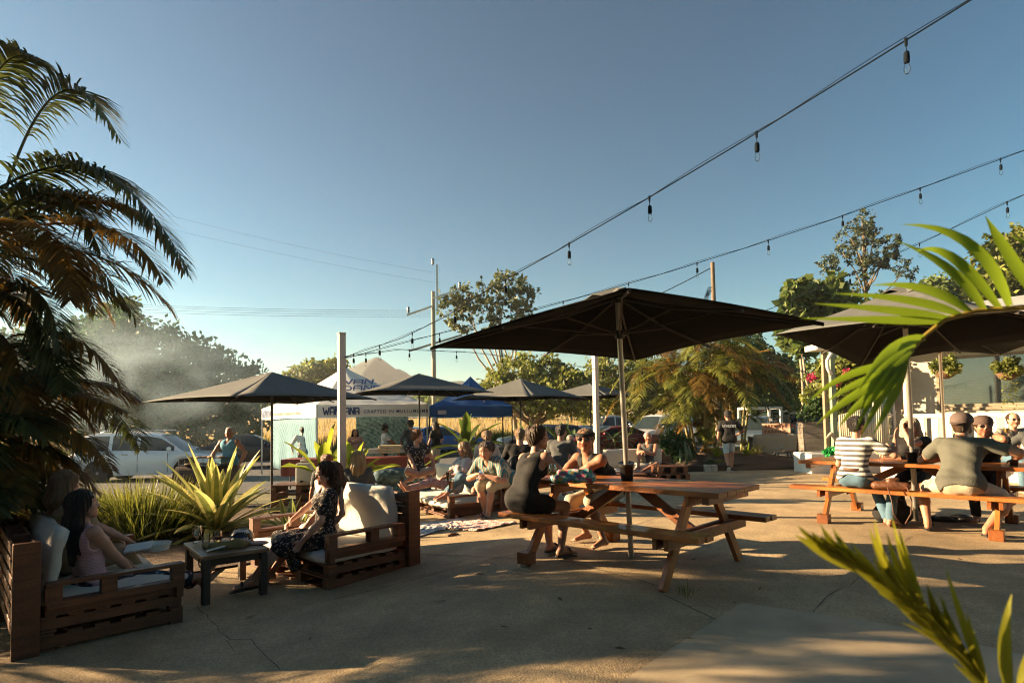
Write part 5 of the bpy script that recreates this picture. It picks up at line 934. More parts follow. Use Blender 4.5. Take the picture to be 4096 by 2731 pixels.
def paint(n, c, met=.3, rough=.28): return mat('paint_'+n, c, rough, .03, 1., metal=met, coat=.7)
suv = dict(top=([0, .1, .9, 1.45, 2.4, 3.8, 4.5, 4.78], [.72, .86, 1.00, 1.08, 1.10, 1.12, 1.10, .95]), roof=([1.05, 1.85, 2.3, 3.2, 4.1, 4.35, 4.66], [1.02, 1.60, 1.70, 1.73, 1.70, 1.62, 1.12]), pillars=[2.55, 3.45, 1.6], handles=(2.9, 3.6), seams=(1.55, 2.5, 3.4))
p = [G(105, 476), G(205, 470)]; d = (Vector(p[1])-Vector(p[0])); d.z = 0
def racks(t, L, W_):
    for s in (-1, 1): mb = MB(); mb.tube([(-.6, s*.55, 1.73), (-.5, s*.56, 1.78), (1.3, s*.56, 1.79), (1.45, s*.55, 1.72)], .018, 6); mb.build('roof_rail', M_chr, t, smooth=True)
p0 = Vector((A(150, 470, 20.8).x, 21.0, -.55)); car('parked_car', 'silver family off-roader parked at left behind the smoking barbecue', p0, R(180+8), paint('silver', (.74, .77, .78), .05), 4.78, 1.91, suv, .38, (.95, 3.74), extra=racks)
sedan = dict(top=([0, .1, 1.0, 1.5, 2.5, 3.7, 4.6], [.62, .74, .90, .96, .98, 1.0, .88]), roof=([1.2, 2.0, 2.6, 3.2, 4.0], [.93, 1.38, 1.46, 1.42, 1.0]), pillars=[2.5, 3.3], handles=(2.75, 3.45), seams=(1.6, 2.5, 3.35), zb=.24)
car('parked_car', 'bright blue hatchback parked behind the blue marquee', (A(444, 450, 31).x, 31.5, -.3), R(180+6), paint('blue', (.02, .09, .28), .4), 4.4, 1.8, sedan, .32, (.8, 3.45))
car('parked_car', 'white sedan mostly hidden behind the blue hatchback', (A(415, 450, 35).x, 35, -.3), R(180-4), paint('white', (.62, .62, .6), .0), 4.5, 1.78, sedan, .32, (.8, 3.5))
car('parked_car', 'black car glimpsed behind the left leg of the white marquee', (A(283, 450, 27).x-1.6, 27.4, -.5), R(200), paint('black', (.015, .015, .018), .3), 4.5, 1.8, sedan, .33, (.8, 3.5))
car('parked_car', 'silver sedan with a chrome bumper behind the third umbrella pole', (A(540, 450, 32).x, 32.0, -.3), R(10), paint('champagne', (.38, .37, .33), .6), 4.6, 1.78, sedan, .32, (.8, 3.5))
car('parked_car', 'dark navy sedan behind the broad-leaved plants', (A(566, 450, 30).x+.3, 30.0, -.3), R(178), paint('navy', (.015, .03, .07), .4), 4.5, 1.78, sedan, .32, (.8, 3.5))
car('parked_car', 'dark red coupe behind the frangipani plants', (A(610, 450, 27).x, 27.2, -.3), R(5), paint('red', (.13, .008, .014), .3), 4.4, 1.75, dict(sedan, roof=([1.35, 2.1, 2.6, 3.1, 3.9], [.95, 1.30, 1.36, 1.32, .98])), .31, (.8, 3.4))
def bull(t, L, W_):
    mb = MB()
    for z in (.55, .78): mb.tube([(-L/2-.02, -.75, z-.05), (-L/2-.14, -.45, z), (-L/2-.14, .45, z), (-L/2-.02, .75, z-.05)], .032, 8)
    for y in (-.42, .42): mb.tube([(-L/2-.12, y, .3), (-L/2-.15, y, .6), (-L/2-.10, y, .86)], .035, 8)
    mb.build('bull_bar', M_chr, t, smooth=True); mb = MB()
    for y in np.linspace(-.36, .36, 8): mb.box((-L/2-.04, y, .74), (.03, .025, .2))
    mb.build('grille_bars', M_chr, t)
prado = dict(top=([0, .1, .95, 1.35, 2.4, 3.9, 4.55, 4.75], [.86, .99, 1.10, 1.18, 1.2, 1.22, 1.2, 1.1]), roof=([1.0, 1.7, 2.1, 3.4, 4.4, 4.6, 4.7], [1.12, 1.74, 1.85, 1.90, 1.87, 1.72, 1.25]), pillars=[1.5, 2.35, 3.25], handles=(2.65, 3.45), seams=(1.45, 2.3, 3.2), zb=.38)
car('parked_car', 'white off-roader with a bull bar parked nose towards the patio', (A(661, 440, 31).x, 31.5, -.3), R(32+8), paint('white', (.72, .72, .7), .0), 4.75, 1.9, prado, .40, (.85, 3.7), extra=bull, clad=mat('silver_cladding', (.35, .35, .34), .5, .05, metal=.4))
def ute(t, L, W_):
    mb = MB()
    for s in (-1, 1): mb.tube([(.35, s*.72, 1.08), (.45, s*.62, 1.62), (.95, s*.66, 1.12), (2.2, s*.72, 1.10)], .03, 8)
    mb.tube([(.45, -.62, 1.62), (.45, .62, 1.62)], .03, 8); mb.build('sports_bar', M_chr, t, smooth=True)
utep = dict(top=([0, .1, 1.0, 1.4, 3.2, 3.25, 5.2], [.86, .96, 1.05, 1.1, 1.1, 1.08, 1.08]), roof=([1.1, 1.8, 2.3, 2.9, 3.2], [1.07, 1.66, 1.76, 1.74, 1.15]), pillars=[2.35], handles=(2.6, 3.05), seams=(1.5, 2.4, 3.25), zb=.4)
car('parked_ute', 'silver dual-cab ute with a chrome sports bar behind the red coupe', (A(608, 440, 37).x, 37, -.12), R(180+5), paint('silver_ute', (.48, .49, .5), .5), 5.25, 1.85, utep, .38, (.95, 4.05), extra=ute)
car('parked_car', 'dark four-wheel drive with roof gear behind the white off-roader', (A(668, 430, 36).x+1.2, 37.5, -.2), R(60), paint('black4', (.02, .02, .022), .3), 4.7, 1.9, prado, .40, (.85, 3.7), extra=lambda t, L, W_: (lambda mb: (mb.box((0, 0, 2.0), (1.9, 1.2, .05)), mb.box((0, 0, 2.1), (1.9, 1.2, .04)), mb.build('roof_rack', M_trimb, t)))(MB()))
car('parked_car', 'grey-blue off-roader parked just right of the waiter', (A(758, 440, 29).x, 29.5, -.3), R(60), paint('greyblue', (.14, .19, .22), .4), 4.7, 1.88, suv | {}, .38, (.95, 3.74))
def spare(t, L, W_):
    mb = MB(); T = Matrix.Translation((L/2+.12, -.1, .98)) @ Matrix.Rotation(R(90), 4, 'Y'); mb.lathe([(.22, -.1), (.34, -.1), (.38, -.06), (.38, .06), (.34, .1), (.22, .1)], n=24, M=T); w = mb.build('spare_wheel', M_tyre, t, smooth='auto'); mb = MB(); mb.lathe([(.001, .1), (.08, .11), (.2, .06), (.25, .09)], n=16, M=T); mb.build('rim', M_rim, w, smooth='auto')
    mb = MB(); mb.box((L/2-.05, 0, 1.45), (.03, 1.25, .45)); mb.build('rear_window', M_cgl, t, bevel=.02)
    for s in (-1, 1): mb = MB(); mb.tube([(-.8, s*.6, 1.9), (1.6, s*.6, 1.93)], .02, 6); mb.build('roof_rail', M_trimb, t, smooth=True)
boxy = dict(prado, roof=([1.0, 1.7, 2.1, 3.4, 4.5, 4.66, 4.73], [1.12, 1.72, 1.82, 1.87, 1.86, 1.80, 1.25]))
car('parked_car', 'dark green off-roader seen from behind with a spare wheel on its back door', (A(789, 440, 34).x+.6, 37.5, -.2), R(-90-14), paint('green', (.02, .045, .035), .3), 4.7, 1.85, boxy, .40, (.85, 3.7), extra=spare)
car('parked_van', 'white wagon roof visible above the tall planter shrub', (A(812, 428, 34).x+2.2, 36, -.2), R(175), paint('white', (.62, .62, .6), .0), 4.9, 1.95, boxy, .38, (.9, 3.8))
t = thing('box_trailer', 'white-framed trailer cage behind the grey-blue off-roader', 'trailer', (A(760, 424, 33).x, 33, -.3), .1); mb = MB()
for x in (-.9, .9):
    for y in (-.6, .6): mb.box((x, y, 1.35), (.12, .12, 1.7))
mb.box((0, -.6, 2.15), (1.9, .12, .14)); mb.box((0, .6, 2.15), (1.9, .12, .14)); mb.box((-.9, 0, 2.15), (.12, 1.1, .14)); mb.box((.9, 0, 2.15), (.12, 1.1, .14)); mb.build('cage', M_wp, t); mb = MB(); mb.box((0, 0, .75), (2.2, 1.4, .45)); mb.build('tub', M_wp, t, bevel=.02)
for s in (-1, 1): mb = MB(); mb.lathe([(.2, -.08), (.32, -.08), (.32, .08), (.2, .08), (.001, .05)], n=18, M=Matrix.Translation((0, s*.75, .33)) @ Matrix.Rotation(R(90), 4, 'X')); mb.build('wheel', M_tyre, t, smooth='auto')
# ================================================================== PEOPLE (bodies grown as one smooth surface from tapered volumes)
def surface_nets(d, o, h):
    s = d < 0; nx, ny, nz = d.shape; c = s[:-1, :-1, :-1]; cnt = np.zeros(c.shape, np.int8)
    cor = [(i, j, k) for i in (0, 1) for j in (0, 1) for k in (0, 1)]
    for i, j, k in cor: cnt += s[i:nx-1+i, j:ny-1+j, k:nz-1+k]
    act = (cnt > 0) & (cnt < 8); I = np.argwhere(act); idx = -np.ones(c.shape, np.int32); idx[act] = np.arange(len(I)); P = np.zeros((len(I), 3)); n = np.zeros(len(I)); V8 = {q: d[I[:, 0]+q[0], I[:, 1]+q[1], I[:, 2]+q[2]] for q in cor}
    for a in cor:
        for ax in range(3):
            if a[ax]: continue
            b = list(a); b[ax] = 1; b = tuple(b); da, db = V8[a], V8[b]; m = (da < 0) != (db < 0); t = np.where(m, da/np.where(m, da-db, 1), 0)
            p = np.tile(np.array(a, float), (len(I), 1)); p[:, ax] += t; P[m] += p[m]; n[m] += 1
    P = (I+P/np.maximum(n, 1)[:, None])*h+o; F = []
    for ax in range(3):
        u, v = [(1, 2), (2, 0), (0, 1)][ax]; sa = [slice(1, nx-1), slice(1, ny-1), slice(1, nz-1)]; sb = list(sa); sa[ax] = slice(0, d.shape[ax]-1); sb[ax] = slice(1, d.shape[ax])
        A_, B_ = s[tuple(sa)], s[tuple(sb)]; E = np.argwhere(A_ != B_); fl = A_[A_ != B_]; off = np.ones(3, int); off[ax] = 0; E = E+off
        def cell(du, dv): q = E.copy(); q[:, u] -= du; q[:, v] -= dv; return idx[q[:, 0], q[:, 1], q[:, 2]]
        q = np.stack([cell(1, 1), cell(0, 1), cell(0, 0), cell(1, 0)], 1); q[~fl] = q[~fl][:, ::-1]; F.append(q)
    F = np.concatenate(F); F = F[(F >= 0).all(1)]; return P, F
class SDF:
    """smooth union of tapered, optionally flattened capsules; 'cut' volumes are carved away"""
    def __init__(s): s.p = []
    def cap(s, a, b, ra, rb, k=.02, n=None, sc=1., cut=False): s.p.append((np.array(a, float), np.array(b, float), ra, rb, k, None if n is None else np.array(Vector(n).normalized()), sc, cut)); return s
    def ball(s, a, r, k=.02, n=None, sc=1., cut=False): return s.cap(a, Vector(a)+Vector((0, 0, 1e-4)), r, r, k, n, sc, cut)
    def mesh(s, h, infl=0., noise=None, lap=1):
        lo = np.min([np.minimum(q[0], q[1])-max(q[2], q[3])*max(1, q[6])*1.05 for q in s.p if not q[7]], 0)-.03-infl; hi = np.max([np.maximum(q[0], q[1])+max(q[2], q[3])*max(1, q[6])*1.05 for q in s.p if not q[7]], 0)+.03+infl
        n = np.ceil((hi-lo)/h).astype(int)+2; D = np.full(n, .2, np.float32)
        for a, b, ra, rb, k, fn, sc, cut in s.p:
            m = max(ra, rb)*max(1, sc)+k+.02; i0 = np.clip(np.floor((np.minimum(a, b)-m-lo)/h).astype(int), 0, n); i1 = np.clip(np.ceil((np.maximum(a, b)+m-lo)/h).astype(int)+1, 0, n)
            if (i1 <= i0).any(): continue
            g = np.stack(np.meshgrid(*[lo[i]+h*np.arange(i0[i], i1[i]) for i in range(3)], indexing='ij'), -1); ab = b-a; t = np.clip(((g-a)@ab)/max(ab@ab, 1e-9), 0, 1); v = g-a-t[..., None]*ab; r = ra+(rb-ra)*t
            if fn is not None:
                e = (v@fn)[..., None]; v2 = v+fn*e*(1/sc-1); L2 = np.linalg.norm(v2, axis=-1); L1 = np.linalg.norm(v, axis=-1); d = (L2-r)*np.where(L2 > 1e-6, L1/np.maximum(L2, 1e-6), min(sc, 1))
            else: d = np.linalg.norm(v, axis=-1)-r
            sl_ = tuple(slice(i0[i], i1[i]) for i in range(3)); o = D[sl_]
            if cut: hh = np.maximum(k-np.abs(o+d), 0)/max(k, 1e-6); D[sl_] = np.maximum(o, -d)+hh*hh*k/4
            else: hh = np.maximum(k-np.abs(o-d), 0)/max(k, 1e-6); D[sl_] = np.minimum(o, d)-hh*hh*k/4
        if noise is not None:
            g = [lo[i]+h*np.arange(n[i]) for i in range(3)]; D = D+noise(*np.meshgrid(*g, indexing='ij')).astype(np.float32)
        return surface_nets(D-infl, lo, h)
def nz3(X, Y, Z, f, a, ph=0): return a*(np.sin(X*f+Y*f*.7+ph)*np.cos(Z*f*1.1+ph*2)+.5*np.sin(Z*f*2.3+X*f*1.3+ph)*np.sin(Y*f*1.9))
def skinmat(name, c):
    m = mat('skin_'+name, c, .5, .07, 14, .05, 120., vcol=True, spec=.4); b = m.node_tree.nodes['Principled BSDF']; b.inputs['Subsurface Weight'].default_value = .12; b.inputs['Subsurface Radius'].default_value = (.4, .15, .08); b.inputs['Subsurface Scale'].default_value = .03; return m
SK = {'fair': skinmat('fair', (.50, .28, .19)), 'tan': skinmat('tan', (.36, .18, .11)), 'mid': skinmat('mid', (.42, .225, .15))}
def hairmat(n, c, c2): return mat('hair_'+n, c, .42, 0, 1.2, .9, 30., col2=c2, stretch=(22, 22, 2.2), spec=.45)
HR = {'black': hairmat('black', (.006, .005, .005), (.02, .015, .012)), 'brown': hairmat('brown', (.03, .015, .008), (.10, .05, .022)), 'auburn': hairmat('auburn', (.08, .025, .01), (.20, .07, .025)), 'blond': hairmat('blond', (.30, .17, .06), (.55, .38, .18)), 'pale': hairmat('pale', (.50, .42, .28), (.72, .64, .48)), 'grey': hairmat('grey', (.32, .31, .29), (.55, .53, .5)), 'sandy': hairmat('sandy', (.14, .08, .035), (.30, .18, .09))}
def cloth(n, c, **k): return mat('cloth_'+n, c, .88, .1, 9, .25, 70., **k)
def stripes(cols, f, axis=2, obj='Object'):
    def ex(t, vec, out, tc):
        L = t.links.new; sp = N(t, 'ShaderNodeSeparateXYZ'); L(tc.outputs['Object'], sp.inputs[0]); m = N(t, 'ShaderNodeMath', operation='MULTIPLY'); m.inputs[1].default_value = f; L(sp.outputs[axis], m.inputs[0]); fr = N(t, 'ShaderNodeMath', operation='FRACT'); L(m.outputs[0], fr.inputs[0])
        r = N(t, 'ShaderNodeValToRGB'); r.color_ramp.interpolation = 'CONSTANT'; e = r.color_ramp.elements; e[0].position = 0; e[0].color = (*cols[0], 1); e[1].position = 1/len(cols); e[1].color = (*cols[1], 1)
        for i in range(2, len(cols)): q = e.new(i/len(cols)); q.color = (*cols[i], 1)
        L(fr.outputs[0], r.inputs[0]); return r.outputs[0]
    return ex
def flowers(cols, f, th=.42, base=None):
    def ex(t, vec, out, tc):
        L = t.links.new; v = N(t, 'ShaderNodeTexVoronoi'); v.inputs['Scale'].default_value = f; L(vec, v.inputs[0]); r = N(t, 'ShaderNodeValToRGB'); r.color_ramp.elements[0].position = th-.06; r.color_ramp.elements[0].color = (1, 1, 1, 1); r.color_ramp.elements[1].position = th; r.color_ramp.elements[1].color = (0, 0, 0, 1); L(v.outputs['Distance'], r.inputs[0])
        c = N(t, 'ShaderNodeValToRGB'); e = c.color_ramp.elements; e[0].color = (*cols[0], 1); e[1].color = (*cols[-1], 1); c.color_ramp.interpolation = 'CONSTANT'
        for i in range(1, len(cols)-1): q = e.new(i/len(cols)); q.color = (*cols[i], 1)
        sp = N(t, 'ShaderNodeSeparateColor'); L(v.outputs['Color'], sp.inputs[0]); L(sp.outputs[0], c.inputs[0]); mx = N(t, 'ShaderNodeMix', data_type='RGBA'); L(r.outputs[0], mx.inputs[0]); L(out, mx.inputs[6]); L(c.outputs[0], mx.inputs[7]); return mx.outputs[2]
    return ex
CL = {'black': cloth('black', (.006, .006, .006)), 'white': cloth('white', (.62, .61, .57)), 'grey': cloth('grey', (.085, .088, .07)), 'dgrey': cloth('dgrey', (.06, .065, .065)), 'pink': cloth('pink_rib', (.48, .27, .28), extra=stripes([(.40, .22, .23), (.56, .34, .34)], 90)), 'tan': cloth('tan', (.30, .21, .12)), 'khaki': cloth('khaki', (.42, .36, .26)), 'denim': cloth('denim', (.07, .14, .20)), 'ldenim': cloth('ldenim', (.36, .47, .52)), 'blue': cloth('blue', (.02, .09, .28)), 'aqua': cloth('aqua', (.10, .30, .42)), 'olive': cloth('olive', (.20, .19, .14)), 'lgrey': cloth('lgrey', (.42, .38, .36)),
      'floral': cloth('floral', (.012, .011, .012), extra=flowers([(.42, .30, .22), (.30, .24, .20), (.5, .42, .34)], 42, .36)), 'fpants': cloth('floral_trousers', (.012, .012, .018), extra=flowers([(.5, .42, .42), (.45, .20, .24), (.12, .2, .26), (.10, .18, .10)], 14, .42)), 'dots': cloth('dots', (.02, .017, .017), extra=flowers([(.5, .45, .38), (.5, .45, .38), (.5, .45, .38)], 26, .3)),
      'bstripe': cloth('breton', (.6, .58, .52), extra=stripes([(.62, .60, .54), (.09, .09, .09)], 16.5)), 'vstripe': cloth('vstripe', (.2, .3, .3), extra=stripes([(.05, .16, .17), (.45, .38, .26), (.06, .20, .22), (.34, .18, .09), (.05, .17, .19)], 15, 0)), 'tstripe': cloth('tstripe', (.2, .2, .16), extra=stripes([(.16, .15, .12), (.30, .27, .2), (.10, .10, .09)], 18, 0)), 'pinkpat': cloth('pinkpat', (.40, .24, .22), extra=flowers([(.3, .12, .12), (.5, .36, .3), (.45, .3, .3)], 20, .4))}
M_shade_l = mat('sunglass_lens', (.01, .01, .012), .05, .05, 1, spec=.9, coat=.8); M_shoe = mat('shoe_black', (.012, .012, .013), .5); M_sole = mat('shoe_sole', (.6, .6, .58), .6); M_sand = mat('sandal_brown', (.10, .045, .025), .6); M_eye = mat('eye_dark', (.03, .015, .01), .2)
def ik(a, c, l1, l2, hint):
    d = c-a; L = min(d.length, (l1+l2)*.998); dn = d.normalized(); x = (l1*l1-l2*l2+L*L)/(2*L); hgt = math.sqrt(max(1e-6, l1*l1-x*x)); u = Vector(hint); u = (u-dn*u.dot(dn)).normalized(); return a+dn*x+u*hgt, a+dn*L
def person(label, hip, yaw, s=1., lean=0, side=0, twist=0, head=(0, 0, 0), hands=None, feet=None, kn=((.1, 1, .6), (-.1, 1, .6)), el=((1, -.6, -.5), (-1, -.6, -.5)), skin='mid', top=None, bottom=None, hair=None, shoes=None, glasses=None, hat=None, res=.0085, female=True, fat=1., curve=.5, curl=(.8, .8), pelv=None, group=None, extra=None, hdir=(None, None), neckline='v', belly=0.):
    """hip: world point of the hip centre; yaw: facing direction in degrees (0 = +Y, anticlockwise). hands/feet/hints in the person's frame (x right, y forward), feet/hands relative to the point below the hips at hip height."""
    t = thing('person', label, 'person', hip, R(yaw), group); S = s; O = Vector((0, 0, 0))
    ln = R(lean); sd_ = R(side); sp = .49*S
    up1 = Vector((math.sin(sd_), math.sin(ln*(1-curve*.4)), math.cos(ln))).normalized(); waist = O+up1*.2*S; up2 = Vector((math.sin(sd_)*1.1, math.sin(ln*(1+curve*.5)+.12*curve), math.cos(ln*(1+curve*.5)))).normalized(); neckb = waist+up2*(sp-.2*S)
    tw = R(twist); rt = Vector((math.cos(tw), math.sin(tw), 0)); rt = (rt-up2*rt.dot(up2)).normalized(); fw = up2.cross(rt).normalized(); hrt = Vector((1, 0, 0)); hfw = Vector((0, 1, 0))
    shw = (.165 if female else .195)*S; hw_ = (.095 if female else .085)*S; chest = waist.lerp(neckb, .55)
    sh = [neckb+rt*shw*q-up2*.035*S for q in (1, -1)]; hj = [hrt*hw_*q+Vector((0, 0, -.01)) for q in (1, -1)]
    hy, hp, hr = [R(a) for a in head]; Q = Matrix.Rotation(hy, 3, 'Z') @ Matrix.Rotation(-hp, 3, 'X') @ Matrix.Rotation(hr, 3, 'Y'); hf = Q @ Vector((0, 1, 0)); hu = Q @ Vector((0, 0, 1)); hx = hf.cross(hu).normalized()
    nk = (up2*.5+hu*.5+Vector((0, 0, .3))).normalized(); hc = neckb+nk*.062*S+hu*.112*S+hf*.018*S; hs = S*(1.0 if female else 1.05)
    hands = hands or ((.25, .25, -.05), (-.25, .25, -.05)); feet = feet or ((.12, .42, -.42), (-.12, .42, -.42)); l1, l2, t1, t2 = .285*S, .25*S, .43*S, .41*S
    ell_, wr_, kne, ank = [], [], [], []
    for i in (0, 1): e, w = ik(sh[i], Vector(hands[i]), l1, l2, el[i]); ell_.append(e); wr_.append(w); k_, a_2 = ik(hj[i], Vector(feet[i]), t1, t2, kn[i]); kne.append(k_); ank.append(a_2)
    f_ = fat; B_ = SDF(); H3 = lambda x, y, z: hc+hx*x*hs+hf*y*hs+hu*z*hs
    # torso
    cw = .125*S*f_ if female else .145*S*f_; 
    def torso(D, inf=0., legs=False):
        D.cap(waist-rt*.045*S, waist+rt*.045*S, .088*S*f_+inf+belly*.4, .088*S*f_+inf+belly*.4, .05, fw, .92)
        D.cap(O-hrt*hw_*.75+Vector((0, 0, .02)), O+hrt*hw_*.75+Vector((0, 0, .02)), .112*S*f_+inf, .112*S*f_+inf, .06, hfw, .98)
        D.cap(chest-rt*.06*S, chest+rt*.06*S, .098*S*f_+inf, .098*S*f_+inf, .06, fw, .9); D.cap(neckb-rt*shw*.62-up2*.06*S, neckb+rt*shw*.62-up2*.06*S, .062*S*f_+inf, .062*S*f_+inf, .05, fw, .9)
        if belly: D.ball(waist+fw*.05, .10*S+belly+inf, .06)
        if female:
            for q in (1, -1): D.ball(chest+rt*.068*S*q+fw*.075*S-up2*.01*S, .052*S+inf, .04)
        else: D.cap(chest-rt*.07*S+fw*.03+up2*.03*S, chest+rt*.07*S+fw*.03+up2*.03*S, .075*S*f_+inf, .075*S*f_+inf, .05)
    torso(B_); B_.cap(neckb-up2*.03*S, hc-hu*.05*hs-hf*.015*hs, .052*S if female else .062*S, .046*S if female else .057*S, .035)
    # head
    B_.ball(H3(0, -.012, .028), .082*hs, .02, hf, 1.12); B_.cap(H3(0, .02, .045), H3(0, .025, -.02), .068*hs, .062*hs, .03); B_.cap(H3(0, .03, -.03), H3(0, .05, -.078), .052*hs, .032*hs, .03); B_.ball(H3(0, .066, -.09), .02*hs, .02)
    B_.cap(H3(-.045, .035, -.055), H3(.045, .035, -.055), .028*hs, .028*hs, .02)
    B_.cap(H3(0, .078, .02), H3(0, .097, -.02), .009*hs, .0135*hs, .014); B_.cap(H3(-.012, .086, -.024), H3(.012, .086, -.024), .009*hs, .009*hs, .008)
    B_.cap(H3(-.036, .070, .027), H3(.036, .070, .027), .013*hs, .013*hs, .015); 
    for q in (1, -1):
        B_.ball(H3(.032*q, .086, .008), .013*hs, .012, cut=True); B_.ball(H3(.032*q, .068, .008), .0135*hs, .004); B_.ball(H3(.045*q, .058, -.022), .022*hs, .02)
        B_.cap(H3(.076*q, -.005, .018), H3(.074*q, .004, -.022), .016*hs, .011*hs, .006, hx, .45)
    B_.cap(H3(-.018, .078, -.052), H3(.018, .078, -.052), .007*hs, .007*hs, .007); B_.cap(H3(-.014, .077, -.062), H3(.014, .077, -.062), .0075*hs, .0075*hs, .006)
    # limbs
    for i in (0, 1):
        q = 1 if i == 0 else -1; a_f = (.042 if female else .05)*S*(f_*.5+.5)
        B_.ball(sh[i], a_f*1.12, .04); B_.cap(sh[i], sh[i].lerp(ell_[i], .5), a_f*1.08, a_f*.98, .03); B_.cap(sh[i].lerp(ell_[i], .5), ell_[i], a_f*.98, a_f*.80, .02); B_.cap(ell_[i], ell_[i].lerp(wr_[i], .35), a_f*.80, a_f*.84, .02); B_.cap(ell_[i].lerp(wr_[i], .35), wr_[i], a_f*.84, a_f*.55, .02)
        fa = (wr_[i]-ell_[i]).normalized(); hd = Vector(hdir[i]).normalized() if hdir[i] else (fa+Vector((0, 0, -.12))).normalized()
        pn = Vector((0, 0, 1)) if abs(hd.z) < .7 else Vector((-q, 0, 0)); pn = (pn-hd*pn.dot(hd)).normalized(); ps = hd.cross(pn)*1.; ps = ps if ps.dot(Vector((-q, 0, 0))) > 0 else -ps   # towards thumb side
        k_ = S*(.93 if female else 1.); pc = wr_[i]+hd*.045*k_; B_.cap(wr_[i]+hd*.008, wr_[i]+hd*.075*k_, .026*k_, .036*k_, .015, pn, .5); cu = curl[i]
        for j, (o_, L_) in enumerate(((.028, .072), (.009, .080), (-.010, .074), (-.028, .058))):
            b0 = wr_[i]+hd*.086*k_+ps*o_*k_; ang = cu*.55+j*.03; d1 = (hd*math.cos(ang)-pn*math.sin(ang)+ps*o_*2.2*(1.2-cu)).normalized(); d2 = (hd*math.cos(ang*2.3)-pn*math.sin(ang*2.3)+ps*o_*2*(1.2-cu)).normalized(); m1 = b0+d1*L_*.5*k_; B_.cap(b0-hd*.02, m1, .0092*k_, .0085*k_, .004); B_.cap(m1, m1+d2*L_*.5*k_, .0085*k_, .0068*k_, .003)
        b0 = wr_[i]+hd*.028*k_+ps*.024*k_; m1 = b0+(hd*.6+ps*.75-pn*.2*cu).normalized()*.036*k_; B_.cap(b0, m1, .0125*k_, .010*k_, .008); B_.cap(m1, m1+(hd*.95+ps*.25-pn*.3*cu).normalized()*.032*k_, .0098*k_, .0078*k_, .004)
        lf_ = (.074 if female else .07)*S*(f_*.6+.4); B_.cap(hj[i], kne[i], lf_*1.1, lf_*.68, .03); B_.ball(kne[i], lf_*.70, .02); B_.cap(kne[i], kne[i].lerp(ank[i], .38), lf_*.64, lf_*.70, .02); B_.cap(kne[i].lerp(ank[i], .38), ank[i], lf_*.70, lf_*.42, .025)
        shn = (ank[i]-kne[i]).normalized(); sv = Vector(pelv[i]) if pelv else Vector((.12*q, 1, -.02)); fd = sv.normalized(); fu = Vector((0, 0, 1)); fu = (fu-fd*fu.dot(fd)).normalized() if abs(fd.z) < .9 else -hfw
        he = ank[i]-fu*.035*S-fd*.03*S; to = ank[i]+fd*.145*S-fu*.05*S; B_.ball(he, .028*S, .03); B_.cap(ank[i]+fd*.02*S-fu*.01, to, .032*S, .019*S, .03); B_.cap(he-fu*.008, to, .022*S, .02*S, .02, fu, .8); fs_ = fd.cross(fu)
        for j in range(5): o_ = (-.028+.0135*j)*S*(-q); B_.cap(to+fs_*o_-fu*.004, to+fs_*o_*1.15+fd*(.038-.006*j)*S-fu*.008, (.0105-.0011*j)*S, (.0095-.001*j)*S, .004)
        if shoes:
            D = SDF(); hgt = .036 if shoes in ('sneaker', 'black') else .02
            if shoes in ('sneaker', 'black'): D.cap(he, to+fd*.02, .042*S, .036*S, .03); D.cap(ank[i]-fu*.01, ank[i]+fd*.08*S-fu*.035*S, .042*S, .034*S, .03)
            if shoes in ('sneaker', 'black'): v, f = D.mesh(res*1.1); fast('shoe', v, f, M_shoe, t, smooth=True)
            mb = MB(); n_ = 14; so = [he-fd*.03*S+(to-he+fd*.085*S)*(u) for u in np.linspace(0, 1, n_)]; dn_ = fu*(.033 if shoes in ('sneaker', 'black') else .024)*S; vs = []
            for u, c_ in zip(np.linspace(0, 1, n_), so): wd = S*(.036+.012*math.sin(u*3.1)) * (1 if .04 < u < .96 else .55); vs += [c_-fs_*wd-dn_, c_+fs_*wd-dn_, c_+fs_*wd-dn_-fu*.016, c_-fs_*wd-dn_-fu*.016]
            mb.v = [tuple(v_) for v_ in vs]; mb.f = [(4*a_3+b_3, 4*a_3+(b_3+1) % 4, 4*a_3+4+(b_3+1) % 4, 4*a_3+4+b_3) for a_3 in range(n_-1) for b_3 in range(4)]+[(3, 2, 1, 0), tuple(4*(n_-1)+z for z in range(4))]; mb.m = [0]*len(mb.f); sole = mb.build('shoe_sole' if shoes == 'sneaker' else 'sandal', M_sole if shoes == 'sneaker' else (M_shoe if shoes in ('black', 'flat') else M_sand), t)
            if shoes in ('sandal', 'flat'):
                mb = MB(); pts = [ank[i]+fd*.09*S+fs_*math.cos(a_4)*.044*S+fu*(math.sin(a_4)*.036*S-.036*S) for a_4 in np.linspace(-.1, 3.24, 9)]; mb.tube(pts, .009, 6); mb.build('strap', M_shoe if shoes == 'flat' else M_sand, sole, smooth=True)
    v, f = B_.mesh(res); lc = (v-np.array(hc)) @ np.array([hx, hf, hu]).T/hs; col = np.ones((len(v), 3)); col *= (1+.06*np.sin(v[:, 2:3]*40)*np.sin(v[:, :1]*31))
    lip = (np.abs(lc[:, 0]) < .026) & (np.abs(lc[:, 2]+.057) < .0105) & (lc[:, 1] > .06); col[lip] *= (.85, .5, .5)
    ey = (np.abs(np.abs(lc[:, 0])-.032) < .014) & (np.abs(lc[:, 2]-.008) < .0065) & (lc[:, 1] > .055); col[ey] *= (1.3, 1.6, 1.8)
    br = (np.abs(np.abs(lc[:, 0])-.034) < .02) & (np.abs(lc[:, 2]-.030-.1*(.03-np.abs(lc[:, 0]))) < .0045) & (lc[:, 1] > .05); col[br] *= (.3, .25, .22)
